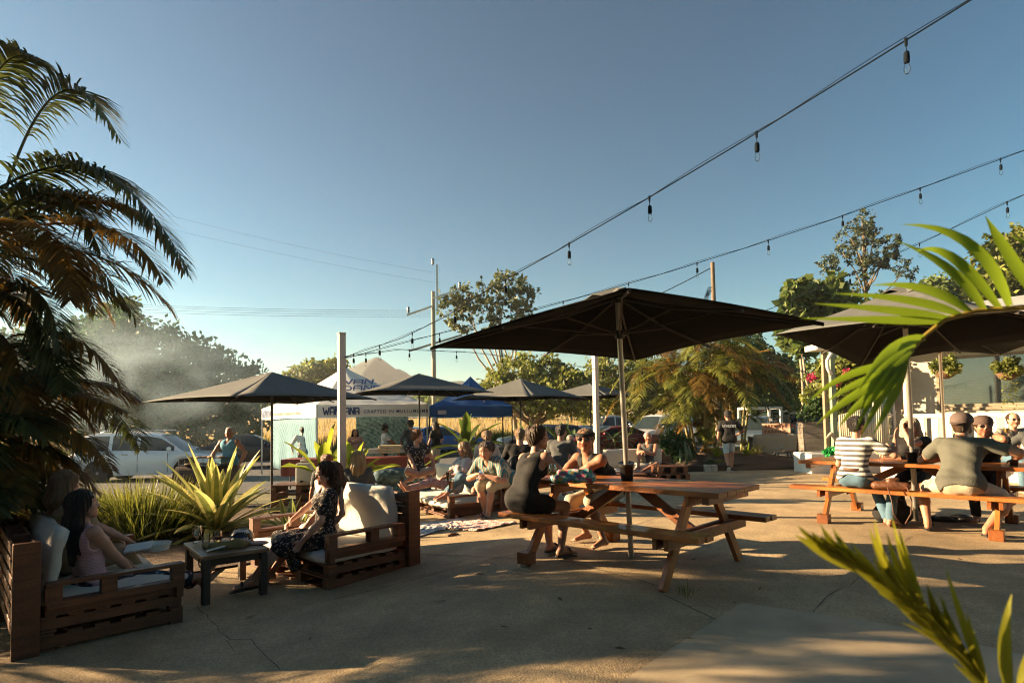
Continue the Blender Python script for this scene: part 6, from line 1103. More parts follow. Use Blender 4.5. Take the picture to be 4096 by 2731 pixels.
    ck = (np.exp(-(((np.abs(lc[:, 0])-.045)/.02)**2+((lc[:, 2]+.025)/.02)**2))*(lc[:, 1] > .03))[:, None]; col *= 1-ck*np.array([0, .18, .15])
    if not female and hair and hair[0] != 'none': sb = ((lc[:, 2] < -.035) & (lc[:, 1] > .0) & (lc[:, 2] > -.12)); col[sb] *= .82
    body = fast('body', v, f, SK[skin], t, col, True)
    if res < .0095:
        for q in (1, -1): mb = MB(); mb.ell(H3(.032*q, .078, .008), (.0052*hs,)*3, 8); mb.build('iris', M_eye, body, smooth=True)
    fold = lambda amp, fr=26, ph=0: (lambda X, Y, Z: nz3(X, Y, Z, fr, amp, ph))
    if top:
        kind, m = top[0], CL[top[1]]; D = SDF(); inf = .014*S; 
        if kind == 'tank':
            torso(D, .013); D.cap(neckb-rt*shw*.36-up2*.05, neckb-rt*shw*.46+up2*.012, .03*S, .028*S, .02); D.cap(neckb+rt*shw*.36-up2*.05, neckb+rt*shw*.46+up2*.012, .03*S, .028*S, .02)
            D.cap(neckb+fw*.09+up2*.03, neckb+fw*.09-up2*.05, .06*S, .045*S, .01, cut=True); D.cap(neckb-fw*.12+up2*.02, neckb-fw*.12-up2*.04, .062*S, .05*S, .01, cut=True)
            for q in (1, -1): D.cap(neckb+rt*q*shw*1.16, neckb+rt*q*shw*1.08-up2*.13*S, .055*S, .05*S, .01, cut=True)
        else:
            torso(D, .021 if kind != 'loose' else .03); 
            for i in (0, 1): D.ball(sh[i], .058*S+.004, .04); ext = {'tee': .62, 'cap': .28, 'long': 1., 'loose': .72}[kind]; D.cap(sh[i], sh[i].lerp(ell_[i], ext), .058*S*(.5+.5*f_)+.004, .056*S+(.010 if kind in ('tee', 'loose') else 0), .03)
            if kind == 'long':
                for i in (0, 1): D.cap(ell_[i], ell_[i].lerp(wr_[i], .85), .054*S, .042*S, .03)
            D.cap(neckb+fw*.035+up2*.10, neckb+fw*.035-up2*.0, .062*S, .056*S, .006, cut=True)
            if neckline == 'deep': D.cap(neckb+fw*.11+up2*.03, chest+fw*.15+up2*.03, .06*S, .02*S, .006, cut=True)
        cropz = 0 if len(top) < 3 else top[2]
        low = O+up1*cropz; D.cap(low-up1*.42*S-hrt*.02, low-up1*.2*S+hrt*.02, .26*S, .20*S+.0, .008, cut=True) if cropz > -.9 else None
        v, f = D.mesh(res*1.05, 0, fold(.0052 if kind != 'tank' else .002, 21)); c_top = fast('top', v, f, m, t, smooth=True)
    if bottom:
        kind, m = bottom[0], CL[bottom[1]]; D = SDF(); ext = {'shorts': (.72, 0), 'long_shorts': (1, .12), 'pants': (1, .93), 'crop': (1, .75), 'skirt': (1, .0), 'dress': (1, .1), 'mini': (.45, 0)}[kind]
        D.cap(O-hrt*hw_*.75+Vector((0, 0, .02)), O+hrt*hw_*.75+Vector((0, 0, .02)), .116*S*f_+.002, .116*S*f_+.002, .06, hfw, .97); D.cap(O+up1*.08-rt*.05, O+up1*.08+rt*.05, .092*S*f_, .092*S*f_, .03, fw, .86)
        lf_ = (.074 if female else .07)*S*(f_*.6+.4); sl2 = .012 if kind in ('pants', 'crop') else .02
        for i in (0, 1):
            e = hj[i].lerp(kne[i], ext[0]); D.cap(hj[i]+hfw*.015, e, lf_*1.1+sl2*.6, lf_*(1.1-.42*ext[0])+sl2, .03)
            if ext[1]: D.cap(kne[i], kne[i].lerp(ank[i], ext[1]), lf_*.68+sl2, lf_*.55+sl2*1.1, .03)
        if kind in ('skirt', 'dress', 'mini'):
            kk = (kne[0]+kne[1])/2
            for u in np.linspace(.15, 1., 6): c1 = hj[0].lerp(kne[0], ext[0]*u); c2 = hj[1].lerp(kne[1], ext[0]*u); D.cap(c1, c2, lf_*1.05, lf_*1.05, .04)
            if kind == 'dress': D.cap(kne[0]+Vector((0, -.02, -.05)), kne[1]+Vector((0, -.02, -.05)), .07*S, .07*S, .05); D.cap(kne[0]+Vector((.02, -.12, -.22)), kne[1]+Vector((0, -.12, -.2)), .06*S, .06*S, .1)
        D.cap(O+up1*.34*S, O+up1*.44*S, .2, .2, .01, cut=True); D.cap(O+up1*(.24 if kind in ('pants', 'crop') else .22)*S-rt*.1, O+up1*(.24 if kind in ('pants', 'crop') else .22)*S+rt*.1, .12, .12, .01, cut=True)
        v, f = D.mesh(res*1.05, 0, fold(.0022 if kind != 'dress' else .006, 34, 2)); fast('dress_skirt' if kind in ('dress', 'skirt', 'mini') else 'trousers' if kind in ('pants', 'crop') else 'shorts', v, f, m, t, smooth=True)
    if hair and hair[0] != 'none':
        kind, m = hair[0], HR[hair[1]]; D = SDF(); th = {'short': .008, 'buzz': .002}.get(kind, .014); D.ball(H3(0, -.014, .032), (.086+th)*hs, .02, hf, 1.1); D.cap(H3(0, -.03, .02), H3(0, -.045, -.04), (.07+th)*hs, .058*hs, .03)
        if kind in ('long', 'bun', 'pony', 'curly'): D.cap(H3(-.055, .0, .06), H3(.055, .0, .06), .045*hs, .045*hs, .03)
        D.cap(H3(0, .085, .0), H3(0, .115, -.06), .075*hs, .09*hs, .012, cut=True); D.ball(H3(0, .12, .045), .062*hs, .012, cut=True)
        if kind in ('short', 'buzz'):
            D.ball(H3(0, -.02, -.13), .085*hs, .02, cut=True)
            for q in (1, -1): D.ball(H3(.088*q, .0, -.018), .03*hs, .008, cut=True)
        if kind == 'short': D.cap(H3(-.04, .045, .085), H3(.04, .05, .085), .022*hs, .022*hs, .02)
        if kind == 'long':
            ln_ = hair[2] if len(hair) > 2 else .3; bk = -hf; q0 = H3(0, -.05, -.02)
            for x_, w_, lk in ((-.055, .046, .9), (0, .056, 1.), (.055, .046, .9), (-.085, .034, .78), (.085, .034, .78)):
                yb = -.055 if abs(x_) < .06 else -.01; p0_ = H3(x_, yb, .01); p1_ = H3(x_*1.15, yb-.035, -.12); p2_ = p1_+(Vector((0, 0, -1))*.75-up2*.35+hx*x_*.6).normalized()*(ln_*lk-.1); D.cap(p0_, p1_, w_*hs, w_*hs*1.05, .03); D.cap(p1_, p2_, w_*hs*1.05, w_*hs*.45, .03)
        if kind == 'curly':
            for q in range(26): a_5 = q*2.4; zz = .06-.01*q; rr_ = .07+.02*(q % 3)/2; D.ball(H3(rr_*math.cos(a_5)*1.05, -.035+rr_*math.sin(a_5)*.55-(.03 if zz < 0 else 0), zz), (.036+.006*(q % 2))*hs, .012)
        if kind == 'bun': D.ball(H3(0, -.085, .07), .042*hs, .015); D.ball(H3(.02, -.09, .095), .022*hs, .01)
        if kind == 'pony': D.cap(H3(0, -.095, .03), H3(0, -.14, -.02), .03*hs, .036*hs, .02); D.cap(H3(0, -.14, -.02), H3(.01, -.12, -.2), .036*hs, .014*hs, .02)
        a0 = .004 if kind in ('long', 'bun', 'pony') else (.007 if kind == 'curly' else .0025); hcx = np.array(hc)
        def hn(X, Y, Z): A_ = np.arctan2(Y-hcx[1], X-hcx[0]); return a0*(np.sin(A_*23+np.sin(Z*19)*1.5)+.6*np.sin(A_*41+Z*33))
        v, f = D.mesh(res*.9, 0, hn); fast('hair', v, f, m, t, smooth=True)
    hm = Matrix(((hx.x, hf.x, hu.x, hc.x), (hx.y, hf.y, hu.y, hc.y), (hx.z, hf.z, hu.z, hc.z), (0, 0, 0, 1))) @ Matrix.Scale(hs, 4)
    if glasses:
        mb = MB(); up_ = .075 if glasses == 'up' else 0; bk_ = -.03 if glasses == 'up' else 0
        for q in (1, -1):
            mb.ell((.034*q, .088+bk_, .008+up_), (.027, .008, .019 if glasses != 'clear' else .016), 10, 0, hm); mb.tube([hm @ Vector((.058*q, .082+bk_, .012+up_)), hm @ Vector((.08*q, .03+bk_, .014+up_)), hm @ Vector((.082*q, -.01+bk_, .008+up_))], .0028, 5)
        mb.tube([hm @ Vector((-.012, .094+bk_, .012+up_)), hm @ Vector((.012, .094+bk_, .012+up_))], .0025, 5); mb.build('sunglasses' if glasses != 'clear' else 'glasses', M_shade_l if glasses != 'clear' else mat('wire_frame_glasses', (.25, .18, .12), .3, metal=.4), t, smooth=True)
    if hat:
        k_, c_ = hat; m = mat('hat_'+str(c_), c_, .85, .15, 20, .2, 80.); mb = MB()
        if k_ in ('cap', 'capback'):
            mb.lathe([(.099, .015), (.101, .04), (.094, .075), (.07, .105), (.035, .118), (.001, .121)], n=20, M=hm @ Matrix.Translation((0, -.012, .015)), sy=1.1); sg = 1 if k_ == 'cap' else -1
            vs = [(.075*math.sin(a_6), sg*(.075+.085*math.cos(a_6))-.01, .035-.02*math.cos(a_6)) for a_6 in np.linspace(-1.45, 1.45, 9)]; lo_ = [(x_, y_, z_-.005) for x_, y_, z_ in vs]; mb.add(vs+lo_, [tuple(range(9)), tuple(range(17, 8, -1))]+[(i_, i_+1, i_+10, i_+9) for i_ in range(8)], 0, hm)
        if k_ == 'fedora': mb.lathe([(.165, .035), (.15, .028), (.098, .035), (.096, .05), (.088, .11), (.06, .135), (.02, .122), (.001, .12)], n=24, M=hm @ Matrix.Translation((0, -.01, .02)), sy=1.12)
        if k_ == 'bucket': mb.lathe([(.13, -.005), (.10, .045), (.095, .10), (.05, .125), (.001, .128)], n=20, M=hm @ Matrix.Translation((0, -.01, .02)), sy=1.1)
        if k_ == 'band': mb.lathe([(.086, .028), (.097, .034), (.099, .062), (.088, .070)], n=24, M=hm @ Matrix.Translation((0, -.008, .012)) @ Matrix.Rotation(R(-8), 4, 'X'), sy=1.12)
        mb.build('headband' if k_ == 'band' else 'hat', m, t, smooth='auto')
    if extra: extra(t, dict(hc=hc, hm=hm, wr=wr_, el=ell_, kn=kne, an=ank, chest=chest, fw=fw, up=up2, rt=rt, neck=neckb, waist=waist))
    return t
def at_table(cx, cy, th, u, v, z): c, s = math.cos(th), math.sin(th); return Vector((cx+u*c-v*s, cy+u*s+v*c, z))
T1 = (1.116, 5.667, -.775); T2 = (5.011, 7.446, -.788)
yf = math.degrees(-.775)            # facing across table (away from the camera side)
# near table: woman in black, back to camera
def blk(t, J): 
    mb = MB(); mb.tube([J['hm'] @ Vector((q*.098*math.cos(a), -.01+.0*a, .1*math.sin(a)+.03)) for q in (1,) for a in np.linspace(.1, 3.04, 12)], .0075, 6); mb.build('hair_band', mat('tan_band', (.45, .25, .14), .4), t, smooth=True)
person('woman in a sleeveless black dress on the near bench, back to the camera', at_table(*T1, -.83, -.62, .56), yf, 1.0, lean=20, curve=.7, twist=-8, head=(-48, 0, 0), hands=((.12, .40, .26), (-.06, .42, .26)), feet=((.22, .30, -.47), (.0, .38, -.47)), el=((1, .1, -.8), (-1, .1, -.8)), skin='mid', top=('tank', 'black', -1), bottom=('mini', 'black'), hair=('bun', 'brown'), shoes='flat', res=.0075, fat=1.08, extra=blk, curl=(1., 1.))
person('man with black headband and wrap sunglasses leaning on the near table', at_table(*T1, -.70, .66, .56), yf+180-14, 1.04, lean=34, curve=.8, head=(42, -4, 0), hands=((-.02, .52, .22), (.24, .50, .22)), feet=((.16, .22, -.47), (-.22, .30, -.47)), el=((1, .2, -.4), (-1, .2, -.4)), skin='tan', top=('tank', 'black', 0), bottom=('long_shorts', 'khaki'), hair=('short', 'sandy'), glasses='sun', hat=('band', (.01, .01, .01)), female=False, res=.0075, curl=(1., .9))
# left sofa
person('woman with long black hair and ribbed pink top on the left sofa', Vector((-3.36, 4.76, .09)), -30, .98, lean=-8, curve=.3, head=(-24, -8, 6), hands=((.06, .30, .03), (-.10, .38, .06)), feet=((.22, .82, -.12), (.36, .80, -.06)), kn=((.2, .5, 1), (-.2, .5, 1)), skin='mid', top=('tank', 'pink', .13), bottom=('crop', 'fpants'), hair=('long', 'black', .42), glasses='up', res=.008, curl=(.6, .7), pelv=((0, .75, .6), (0, .6, .75)))
person('person with wavy sandy hair and brown trousers behind the black-haired woman', Vector((-3.78, 5.05, .22)), -40, .97, lean=-4, curve=.3, head=(14, 0, 0), hands=((.16, .46, .10), (-.15, .42, .12)), feet=((.1, .62, -.34), (-.12, .60, -.34)), skin='mid', top=('tee', 'tan', 0), bottom=('pants', 'tan'), hair=('long', 'sandy', .2), res=.009, curl=(.7, .7))
# sofa B: black floral dress
def glas(t, J):
    mb = MB(); mb.ell(J['hm'] @ Vector((-.084, .005, -.045)), (.007, .007, .007), 8); mb.build('earring', M_mw, t, smooth=True)
person('laughing woman in glasses and black floral dress on the white-cushioned sofa', Vector((-1.90, 5.98, .22)), 114, .95, lean=-6, curve=.5, head=(14, 4, 0), hands=((.24, .20, .02), (-.22, .22, .02)), feet=((.12, .56, -.36), (-.16, .66, -.31)), el=((1, -.5, -.6), (-1, -.5, -.6)), kn=((.1, .6, .9), (-.1, .5, .9)), skin='fair', top=('tee', 'floral', -1), bottom=('dress', 'floral'), hair=('curly', 'brown'), glasses='clear', shoes='flat', res=.0075, curl=(1.3, 1.), extra=glas, neckline='v')
person('red-brown haired woman in denim shorts beyond the floral dress woman', Vector((-2.02, 6.42, .22)), 130, .92, lean=-12, curve=.5, head=(0, 0, 0), hands=((.14, .34, .10), (-.25, .10, .02)), feet=((.08, .60, -.34), (-.14, .62, -.34)), kn=((.2, .5, 1), (-.2, .5, 1)), skin='fair', top=('tank', 'white', 0), bottom=('mini', 'ldenim'), hair=('long', 'auburn', .26), res=.009)
# people beyond sofa B and on the daybed
p = A(358, 462, 7.6); person('person with long sunlit blond hair low behind the white-cushioned sofa', Vector((p.x*9.0/7.6, 9.0, .18)), 10, .95, lean=0, head=(0, 0, 0), skin='mid', top=('tee', 'dgrey', 0), bottom=('pants', 'denim'), hair=('long', 'blond', .36), res=.010, feet=((.2, .5, -.24), (-.2, .5, -.24)))
p = A(330, 470, 8.6); person('person with a small auburn bun left of the pale post', Vector((p.x*1.1, 9.3, .15)), 20, .92, skin='mid', top=('tee', 'dgrey', 0), bottom=('pants', 'denim'), hair=('bun', 'auburn'), res=.011, feet=((.2, .5, -.24), (-.2, .5, -.24)))
person('woman in a black dotted top with hair bun, cross-legged on the daybed', Vector((A(416, 480, 10.6).x, 10.6, .46)), 200, .98, lean=4, head=(60, 4, 0), hands=((.02, .30, -.02), (-.30, .05, -.02)), feet=((-.16, .30, -.06), (.16, .34, -.06)), kn=((1, .6, .35), (-1, .6, .35)), skin='mid', top=('cap', 'dots', 0), bottom=('shorts', 'khaki'), hair=('bun', 'auburn'), res=.0085, neckline='deep', pelv=((-1, .2, -.2), (1, .2, -.2)))
person('long-haired woman in grey tee and patterned trousers reclining on the daybed', Vector((-.98, 10.0, .26)), 118, 1.0, lean=-22, curve=.2, head=(-8, 4, 0), hands=((.14, .28, .02), (-.18, .22, .2)), feet=((.08, .80, -.02), (-.05, .82, .04)), kn=((.1, .2, 1), (-.1, .2, 1)), skin='mid', top=('tee', 'lgrey', 0), bottom=('pants', 'pinkpat'), hair=('long', 'sandy', .34), glasses='up', res=.0085, pelv=((0, .5, .8), (0, .5, .8)))
person('woman in a blue singlet and jeans holding a dark beer on the daybed', Vector((-.50, 9.55, .27)), 122, .98, lean=-16, curve=.2, head=(40, 2, 0), hands=((.20, .16, .22), (-.28, .28, .08)), feet=((.05, .62, -.06), (.2, .60, -.06)), kn=((.1, .1, 1), (-.2, .2, 1)), skin='mid', top=('tank', 'blue', 0), bottom=('crop', 'denim'), hair=('bun', 'brown'), glasses='up', res=.0085, curl=(1.2, .8))
person('man in a green striped shirt and khaki shorts leaning forward on a stool', Vector((-.14, 9.25, .44)), 142, 1.04, lean=44, curve=.8, head=(22, 18, 0), hands=((.10, .52, .12), (-.10, .52, .10)), feet=((.10, .34, -.47), (-.10, .52, -.47)), el=((1, -.2, -.6), (-1, -.2, -.6)), skin='mid', top=('loose', 'vstripe', 0), bottom=('long_shorts', 'khaki'), hair=('short', 'brown'), shoes='flat', female=False, res=.0085, fat=1.15)
p = A(510, 470, 9.6); person('balding man in a black tee on the metal chair, seen from behind', Vector((.12, 10.1, .44)), -5, 1.0, lean=2, head=(0, 4, 0), hands=((.2, .35, .1), (-.2, .35, .1)), skin='mid', top=('tee', 'black', 0), bottom=('pants', 'denim'), hair=('buzz', 'sandy'), female=False, res=.010)
p = A(487, 455, 11); person('person with brown ponytail in a grey tee beyond the man in the striped shirt', Vector((p.x, 11., .42)), 0, .96, skin='mid', top=('tee', 'lgrey', 0), bottom=('pants', 'denim'), hair=('pony', 'sandy'), res=.011)
p = A(527, 458, 10.6); person('woman in sunglasses half hidden behind the black-dress woman', Vector((p.x+.1, 10.6, .5)), 150, .96, head=(20, 0, 0), skin='mid', top=('tee', 'white', 0), bottom=('pants', 'denim'), hair=('long', 'sandy', .15), glasses='sun', res=.010)
p = A(559, 462, 10.2); person('dark-haired man between the two people at the near table, facing away', Vector((p.x, 10.2, .5)), -30, 1.0, lean=8, skin='tan', top=('tee', 'dgrey', 0), bottom=('pants', 'denim'), hair=('short', 'black'), female=False, res=.010)
p = A(573, 452, 13.6); person('grey-haired person in glasses at the far sofa beside the headband man', Vector((p.x, 14.2, gh(p.x, 14)+.42)), 185, .95, head=(0, -4, 0), skin='mid', top=('tee', 'pinkpat', 0), bottom=('pants', 'denim'), hair=('short', 'grey'), res=.013, glasses='clear')
person('white-haired man in a grey singlet with one knee up on the grey sofa', Vector((A(648, 450, 14.2).x, 14.25, gh(3, 14)+.42)), 150, 1.0, lean=-8, head=(24, 0, 0), hands=((.0, .36, .34), (-.06, .36, .30)), feet=((.10, .42, -.02), (-.05, .62, -.10)), kn=((.1, .2, 1), (-.8, .5, .3)), skin='tan', top=('tank', 'dgrey', 0), bottom=('shorts', 'olive'), hair=('short', 'grey'), female=False, res=.0095)
# walking waiter
def tee_logo(t, J):
    M = frame(J['neck']-J['up']*.17-J['fw']*.155, J['rt'], J['up']); M = Matrix.Translation((-0, 0, 0)) @ M; mb = MB(); w, h = .36, .075; x = 0; gl = {'W': ([(0, 1), (.25, 0), (.5, .62), (.72, 0), (.95, 1)], .95), 'A': ([(0, 0), (0, .85), (.62, .85), (.62, 0)], .62), 'N': ([(0, 0), (.08, .95), (.55, .05), (.62, 1)], .62), 'D': ([(0, 0), (0, .9), (.42, .78), (.6, .42), (.45, .05), (0, 0)], .6)}; fr = []
    for ch in 'WANDANA': fr.append((x, gl[ch][0])); x += gl[ch][1]+.15
    for x0, pts in fr:
        for a, b_ in zip(pts[:-1], pts[1:]): mb.bar(((x0+a[0])*w/x-w/2, a[1]*h, 0), ((x0+b_[0])*w/x-w/2, b_[1]*h, 0), .2*h, .006, up=(0, 0, 1))
    mb.v = [tuple(M @ Vector(p)) for p in mb.v]; mb.build('shirt_print', M_mw, t)
wp = G(730, 472); wk = Vector((wp.x, wp.y, wp.z+.93))
person('waiter in black cap and tee walking away with a tray of glasses', wk, -12, 1.03, lean=2, head=(6, 2, 0), hands=((.30, .26, .16), (-.30, -.02, -.06)), feet=((.09, .26, -.82), (-.08, -.30, -.74)), kn=((.0, 1, 0), (0, 1, 0)), el=((1, -.8, -.3), (-.4, -1, 0)), skin='tan', top=('loose', 'black', -.06), bottom=('shorts', 'ldenim'), hair=('short', 'black'), shoes='sneaker', hat=('cap', (.012, .012, .012)), female=False, res=.009, fat=1.1, extra=tee_logo, curl=(.3, .7), pelv=((.1, 1, -.02), (-.05, .75, -.75)))
# right table
y2 = math.degrees(-.788)
def belt(t, J): mb = MB(); mb.lathe([(.135, 0), (.137, .02), (.135, .04)], n=24, o=(0, 0, .1), sy=.86); mb.build('belt', M_sand, t, smooth=True)
person('woman in a striped tee and jeans on the right table bench, hand raised', at_table(*T2, -.50, -.64, .565), y2-6, 1.0, lean=8, curve=.6, head=(-20, 0, 0), hands=((.36, .30, .48), (-.14, .30, .30)), feet=((.34, .10, -.47), (.26, .22, -.47)), el=((1, -.2, -1), (-.3, -.3, -1)), skin='mid', top=('tee', 'bstripe', .10), bottom=('pants', 'denim'), hair=('short', 'black'), shoes='sandal', res=.0075, hdir=((.1, .1, 1), None), curl=(.15, .8), extra=belt)
person('broad-backed man in a grey tee and brown cap on the right table bench', at_table(*T2, .55, -.62, .565), y2, 1.06, lean=20, curve=.8, head=(-14, 2, 0), hands=((.44, .40, .27), (-.16, .40, .27)), feet=((.20, .06, -.47), (-.34, .10, -.47)), el=((1, -.1, -.3), (-1, -.1, -.4)), kn=((.7, .8, .3), (-.7, .8, .3)), skin='tan', top=('tee', 'grey', .05), bottom=('shorts', 'khaki'), hair=('buzz', 'brown'), hat=('capback', (.10, .07, .06)), shoes='flat', female=False, res=.0075, fat=1.22)
person('blonde woman in sunglasses and black top facing the camera at the right table', at_table(*T2, -.12, .66, .565), y2+180-4, .97, lean=12, curve=.6, head=(4, 0, 0), hands=((.28, .40, .28), (.04, .27, .60)), feet=((.1, .2, -.47), (-.1, .2, -.47)), el=((1, -.2, -.5), (-.6, .3, -1)), skin='fair', top=('cap', 'black', -.05), bottom=('pants', 'black'), hair=('long', 'pale', .30), glasses='sun', res=.0075, neckline='deep', hdir=(None, (-.1, .0, 1)), curl=(.8, 1.5))
person('man in round sunglasses and cap facing the broad-backed man', at_table(*T2, .62, .64, .565), y2+180+6, 1.02, lean=22, curve=.8, head=(20, 0, 0), hands=((.12, .36, .30), (-.08, .26, .52)), feet=((.1, .2, -.47), (-.1, .2, -.47)), el=((1, -.1, -.5), (-1, .1, -.8)), skin='tan', top=('tee', 'black', 0), bottom=('pants', 'black'), hair=('short', 'brown'), glasses='sun', hat=('capback', (.08, .05, .04)), female=False, res=.0075, curl=(.8, 1.3))
p = A(1011, 413, 10.2); person('man in sunglasses and brown striped shirt at the third table', Vector((p.x, 10.3, .58)), 178, 1.0, lean=12, head=(-10, 0, 0), hands=((.25, .36, .26), (-.2, .36, .26)), skin='fair', top=('long', 'tstripe', 0), bottom=('pants', 'denim'), hair=('buzz', 'brown'), glasses='sun', female=False, res=.009)
p = A(1024, 430, 9.0); person('woman in a dark cap at the right edge, back to the camera', Vector((p.x+.12, 8.9, .56)), -30, .97, lean=12, head=(0, 0, 0), hands=((.25, .36, .26), (-.25, .34, .26)), skin='mid', top=('tee', 'dgrey', 0), bottom=('pants', 'denim'), hair=('long', 'sandy', .16), hat=('cap', (.03, .03, .025)), res=.009)
# people under the marquee
def stand(label, px, Y, yaw, dz=.93, **kw): x = A(px, 430, Y).x; z = gh(x, Y); kw.setdefault('feet', ((.10, .02, -.85*kw.get('s', 1)), (-.10, .03, -.85*kw.get('s', 1)))); kw.setdefault('kn', ((.0, 1, 0), (0, 1, 0))); kw.setdefault('hands', ((.27, .12, .02), (-.27, .12, .02))); kw.setdefault('res', .012); return person(label, Vector((x, Y, z+dz*kw.get('s', 1))), yaw, **kw)
stand('man in an aqua singlet standing in the barbecue smoke', 230, 13.3, 170, s=1.0, skin='tan', top=('tank', 'aqua', -.1), bottom=('shorts', 'dgrey'), hair=('short', 'grey'), female=False, fat=1.2, head=(0, -12, 0), hands=((.22, .32, .10), (-.3, .06, .0)))
stand('man in a white shirt with his back turned, working in the marquee', 303, 19.8, 20, s=1.04, skin='mid', top=('long', 'white', -.12), bottom=('pants', 'black'), hair=('short', 'black'), female=False, lean=16, hands=((.2, .4, .1), (-.32, .3, -.02)))
stand('dark-haired cook in a red top hidden behind the bright canna leaves', 355, 20.6, 200, s=.96, skin='mid', top=('tee', 'pinkpat', -.08), bottom=('pants', 'black'), hair=('long', 'black', .2))
stand('pizza cook in a white shirt, dark apron and dark hat holding a peel', 384, 19.4, -70, s=1.0, skin='tan', top=('tee', 'white', -.1), bottom=('pants', 'black'), hair=('short', 'black'), hat=('bucket', (.02, .018, .016)), female=False, hands=((.16, .45, .08), (-.2, .42, .05)))
stand('man in a dark shirt and fedora standing by the marquee opening', 411, 19.0, 40, s=1.03, skin='tan', top=('long', 'dgrey', -.1), bottom=('pants', 'khaki'), hair=('short', 'black'), hat=('fedora', (.02, .02, .02)), female=False)
stand('long-haired woman in black top and pale skirt at the corner of the marquees', 436, 18.6, 60, s=.97, skin='mid', top=('tee', 'black', -.05), bottom=('skirt', 'khaki'), hair=('long', 'brown', .35), hat=('cap', (.03, .03, .03)))
# ================================================================== SMALL THINGS
M_gl = glass('drinking_glass', (.97, .99, .97), .02, .10)
def liquid(n, c): return mat('drink_'+n, c, .1, .05, 3, trans=.5)
def rest(px, py, z): return G(px, py, z)
def glass_thing(name, label, p, prof, liq=None, m=M_gl, group='drinking glasses', cat='glass', scale=1.):
    t = thing(name, label, cat, p, 0, group); mb = MB(); mb.lathe([(r*scale, z*scale) for r, z in prof], n=20); b = mb.build('glass', m, t, smooth='auto')
    if liq: mb = MB(); mb.lathe([(r*scale, z*scale) for r, z in liq[0]], n=20); mb.build('drink', liquid(*liq[1]), t, smooth='auto')
    return t
WINE = [(.034, .001), (.034, .004), (.006, .008), (.005, .07), (.02, .085), (.037, .11), (.040, .135), (.036, .165), (.030, .19), (.0285, .19), (.0385, .135), (.018, .088), (.001, .08)]
TUMB = [(.03, .001), (.031, .006), (.038, .095), (.0365, .095), (.0295, .008), (.001, .008)]
STEM = [(.032, .001), (.032, .004), (.007, .010), (.007, .035), (.025, .05), (.036, .075), (.038, .10), (.033, .14), (.0315, .14), (.0365, .10), (.024, .053), (.001, .045)]
PINT = [(.029, .001), (.030, .006), (.042, .15), (.0405, .15), (.0285, .01), (.001, .01)]
zt = .227
glass_thing('beer_glass', 'empty stemmed beer glass at the left corner of the low coffee table', rest(197, 541.5, zt), STEM, scale=1.15)
glass_thing('tumbler', 'tapered empty glass standing second from left on the coffee table', rest(206, 544, zt), TUMB, scale=1.05)
glass_thing('tumbler', 'rounded glass with a little pink drink on the coffee table', rest(217.5, 540.5, zt), [(.032, .001), (.042, .03), (.043, .05), (.037, .10), (.0355, .10), (.041, .05), (.001, .01)], ([(.001, .008), (.038, .022), (.040, .04), (.001, .04)], ('pink', (.5, .2, .15))), scale=1.05)
# trucker cap
p = rest(242, 541, zt); t = thing('trucker_cap', 'white-fronted trucker cap with blue script lying on the coffee table', 'cap', p, R(160)); t.scale = (1.05,)*3
mb = MB(); mb.lathe([(.092, .0), (.098, .03), (.092, .07), (.07, .10), (.03, .115), (.001, .117)], n=20, sy=1.12); mb.build('crown', M_black, t, smooth=True); mb = MB()
mb.grid(lambda u, v: ((.096-.035*v*v)*math.sin((u-.5)*2.4), (.108-.05*v*v)*math.cos((u-.5)*2.4), .004+.108*v**.8), 12, 8); fp_ = mb.build('front_panel', M_white, t, smooth=True)
fp_.location = (0, .004, .002); mb = MB(); vs = [(.085*math.sin(a), .085+.07*math.cos(a), .006-.01*abs(math.sin(a))) for a in np.linspace(-1.4, 1.4, 9)]; mb.add(vs+[(x, y, z-.004) for x, y, z in vs], [tuple(range(9)), tuple(range(17, 8, -1))]); mb.build('brim', M_navy, t)
t.rotation_euler = (0, 0, R(190)); text_mesh('Mountain', .034, 'lettering', M_navy, t, frame((0, .112, .062), (-1, 0, 0), (0, -.25, 1))); text_mesh('Goat', .034, 'lettering', M_navy, t, frame((0, .116, .034), (-1, 0, 0), (0, -.15, 1)))
def sack(name, label, cat, prims, m, res=.008, noise_=None, group=None, parts=None):
    D = SDF()
    for q in prims: D.cap(*q)
    v, f = D.mesh(res, 0, noise_ or (lambda X, Y, Z: nz3(X, Y, Z, 45, .004))); o = Vector(v.mean(0)); o.z = float(v[:, 2].min()); t = thing(name, label, cat, o, 0, group); fast('body', v-np.array(o), f, m, t, smooth=True); return t
a, b_ = rest(212, 550, zt), rest(238, 547, zt); up = Vector((0, 0, .03))
t = sack('canvas_bag', 'crumpled khaki canvas bag with drawstring loops draped over the coffee table', 'bag', [(a+up, b_+up, .035, .05, .03), (b_+up, rest(248, 545, zt)+up*.7, .045, .025, .03), (a+up*.5, a+Vector((-.02, -.08, -.06)), .035, .03, .03), (a+up*.8, rest(205, 546, zt)+up*.6, .035, .03, .03)], cloth('khaki_canvas', (.20, .16, .06)))
mb = MB(); q = a+Vector((0, -.085, -.03)); mb.tube([q+Vector((.07*math.cos(k), -.01, -.05+.07*math.sin(k))) for k in np.linspace(0, 6.28, 16)], .006, 5); mb.tube([q+Vector((-.05, 0, 0)), q+Vector((-.055, 0, -.2))], .005, 5); mb.build('drawstring', cloth('cord', (.32, .22, .07)), t, True, smooth=True)
p = rest(217, 549, zt+.045); mb = MB(); mb.box((0, 0, 0), (.075, .15, .009)); o = mb.build('phone', M_black, bevel=.004); o.location = p+Vector((0, -.01, .01)); o.rotation_euler = (R(8), 0, R(-50)); tag(o, 'dark phone lying on the canvas bag on the coffee table', 'phone')
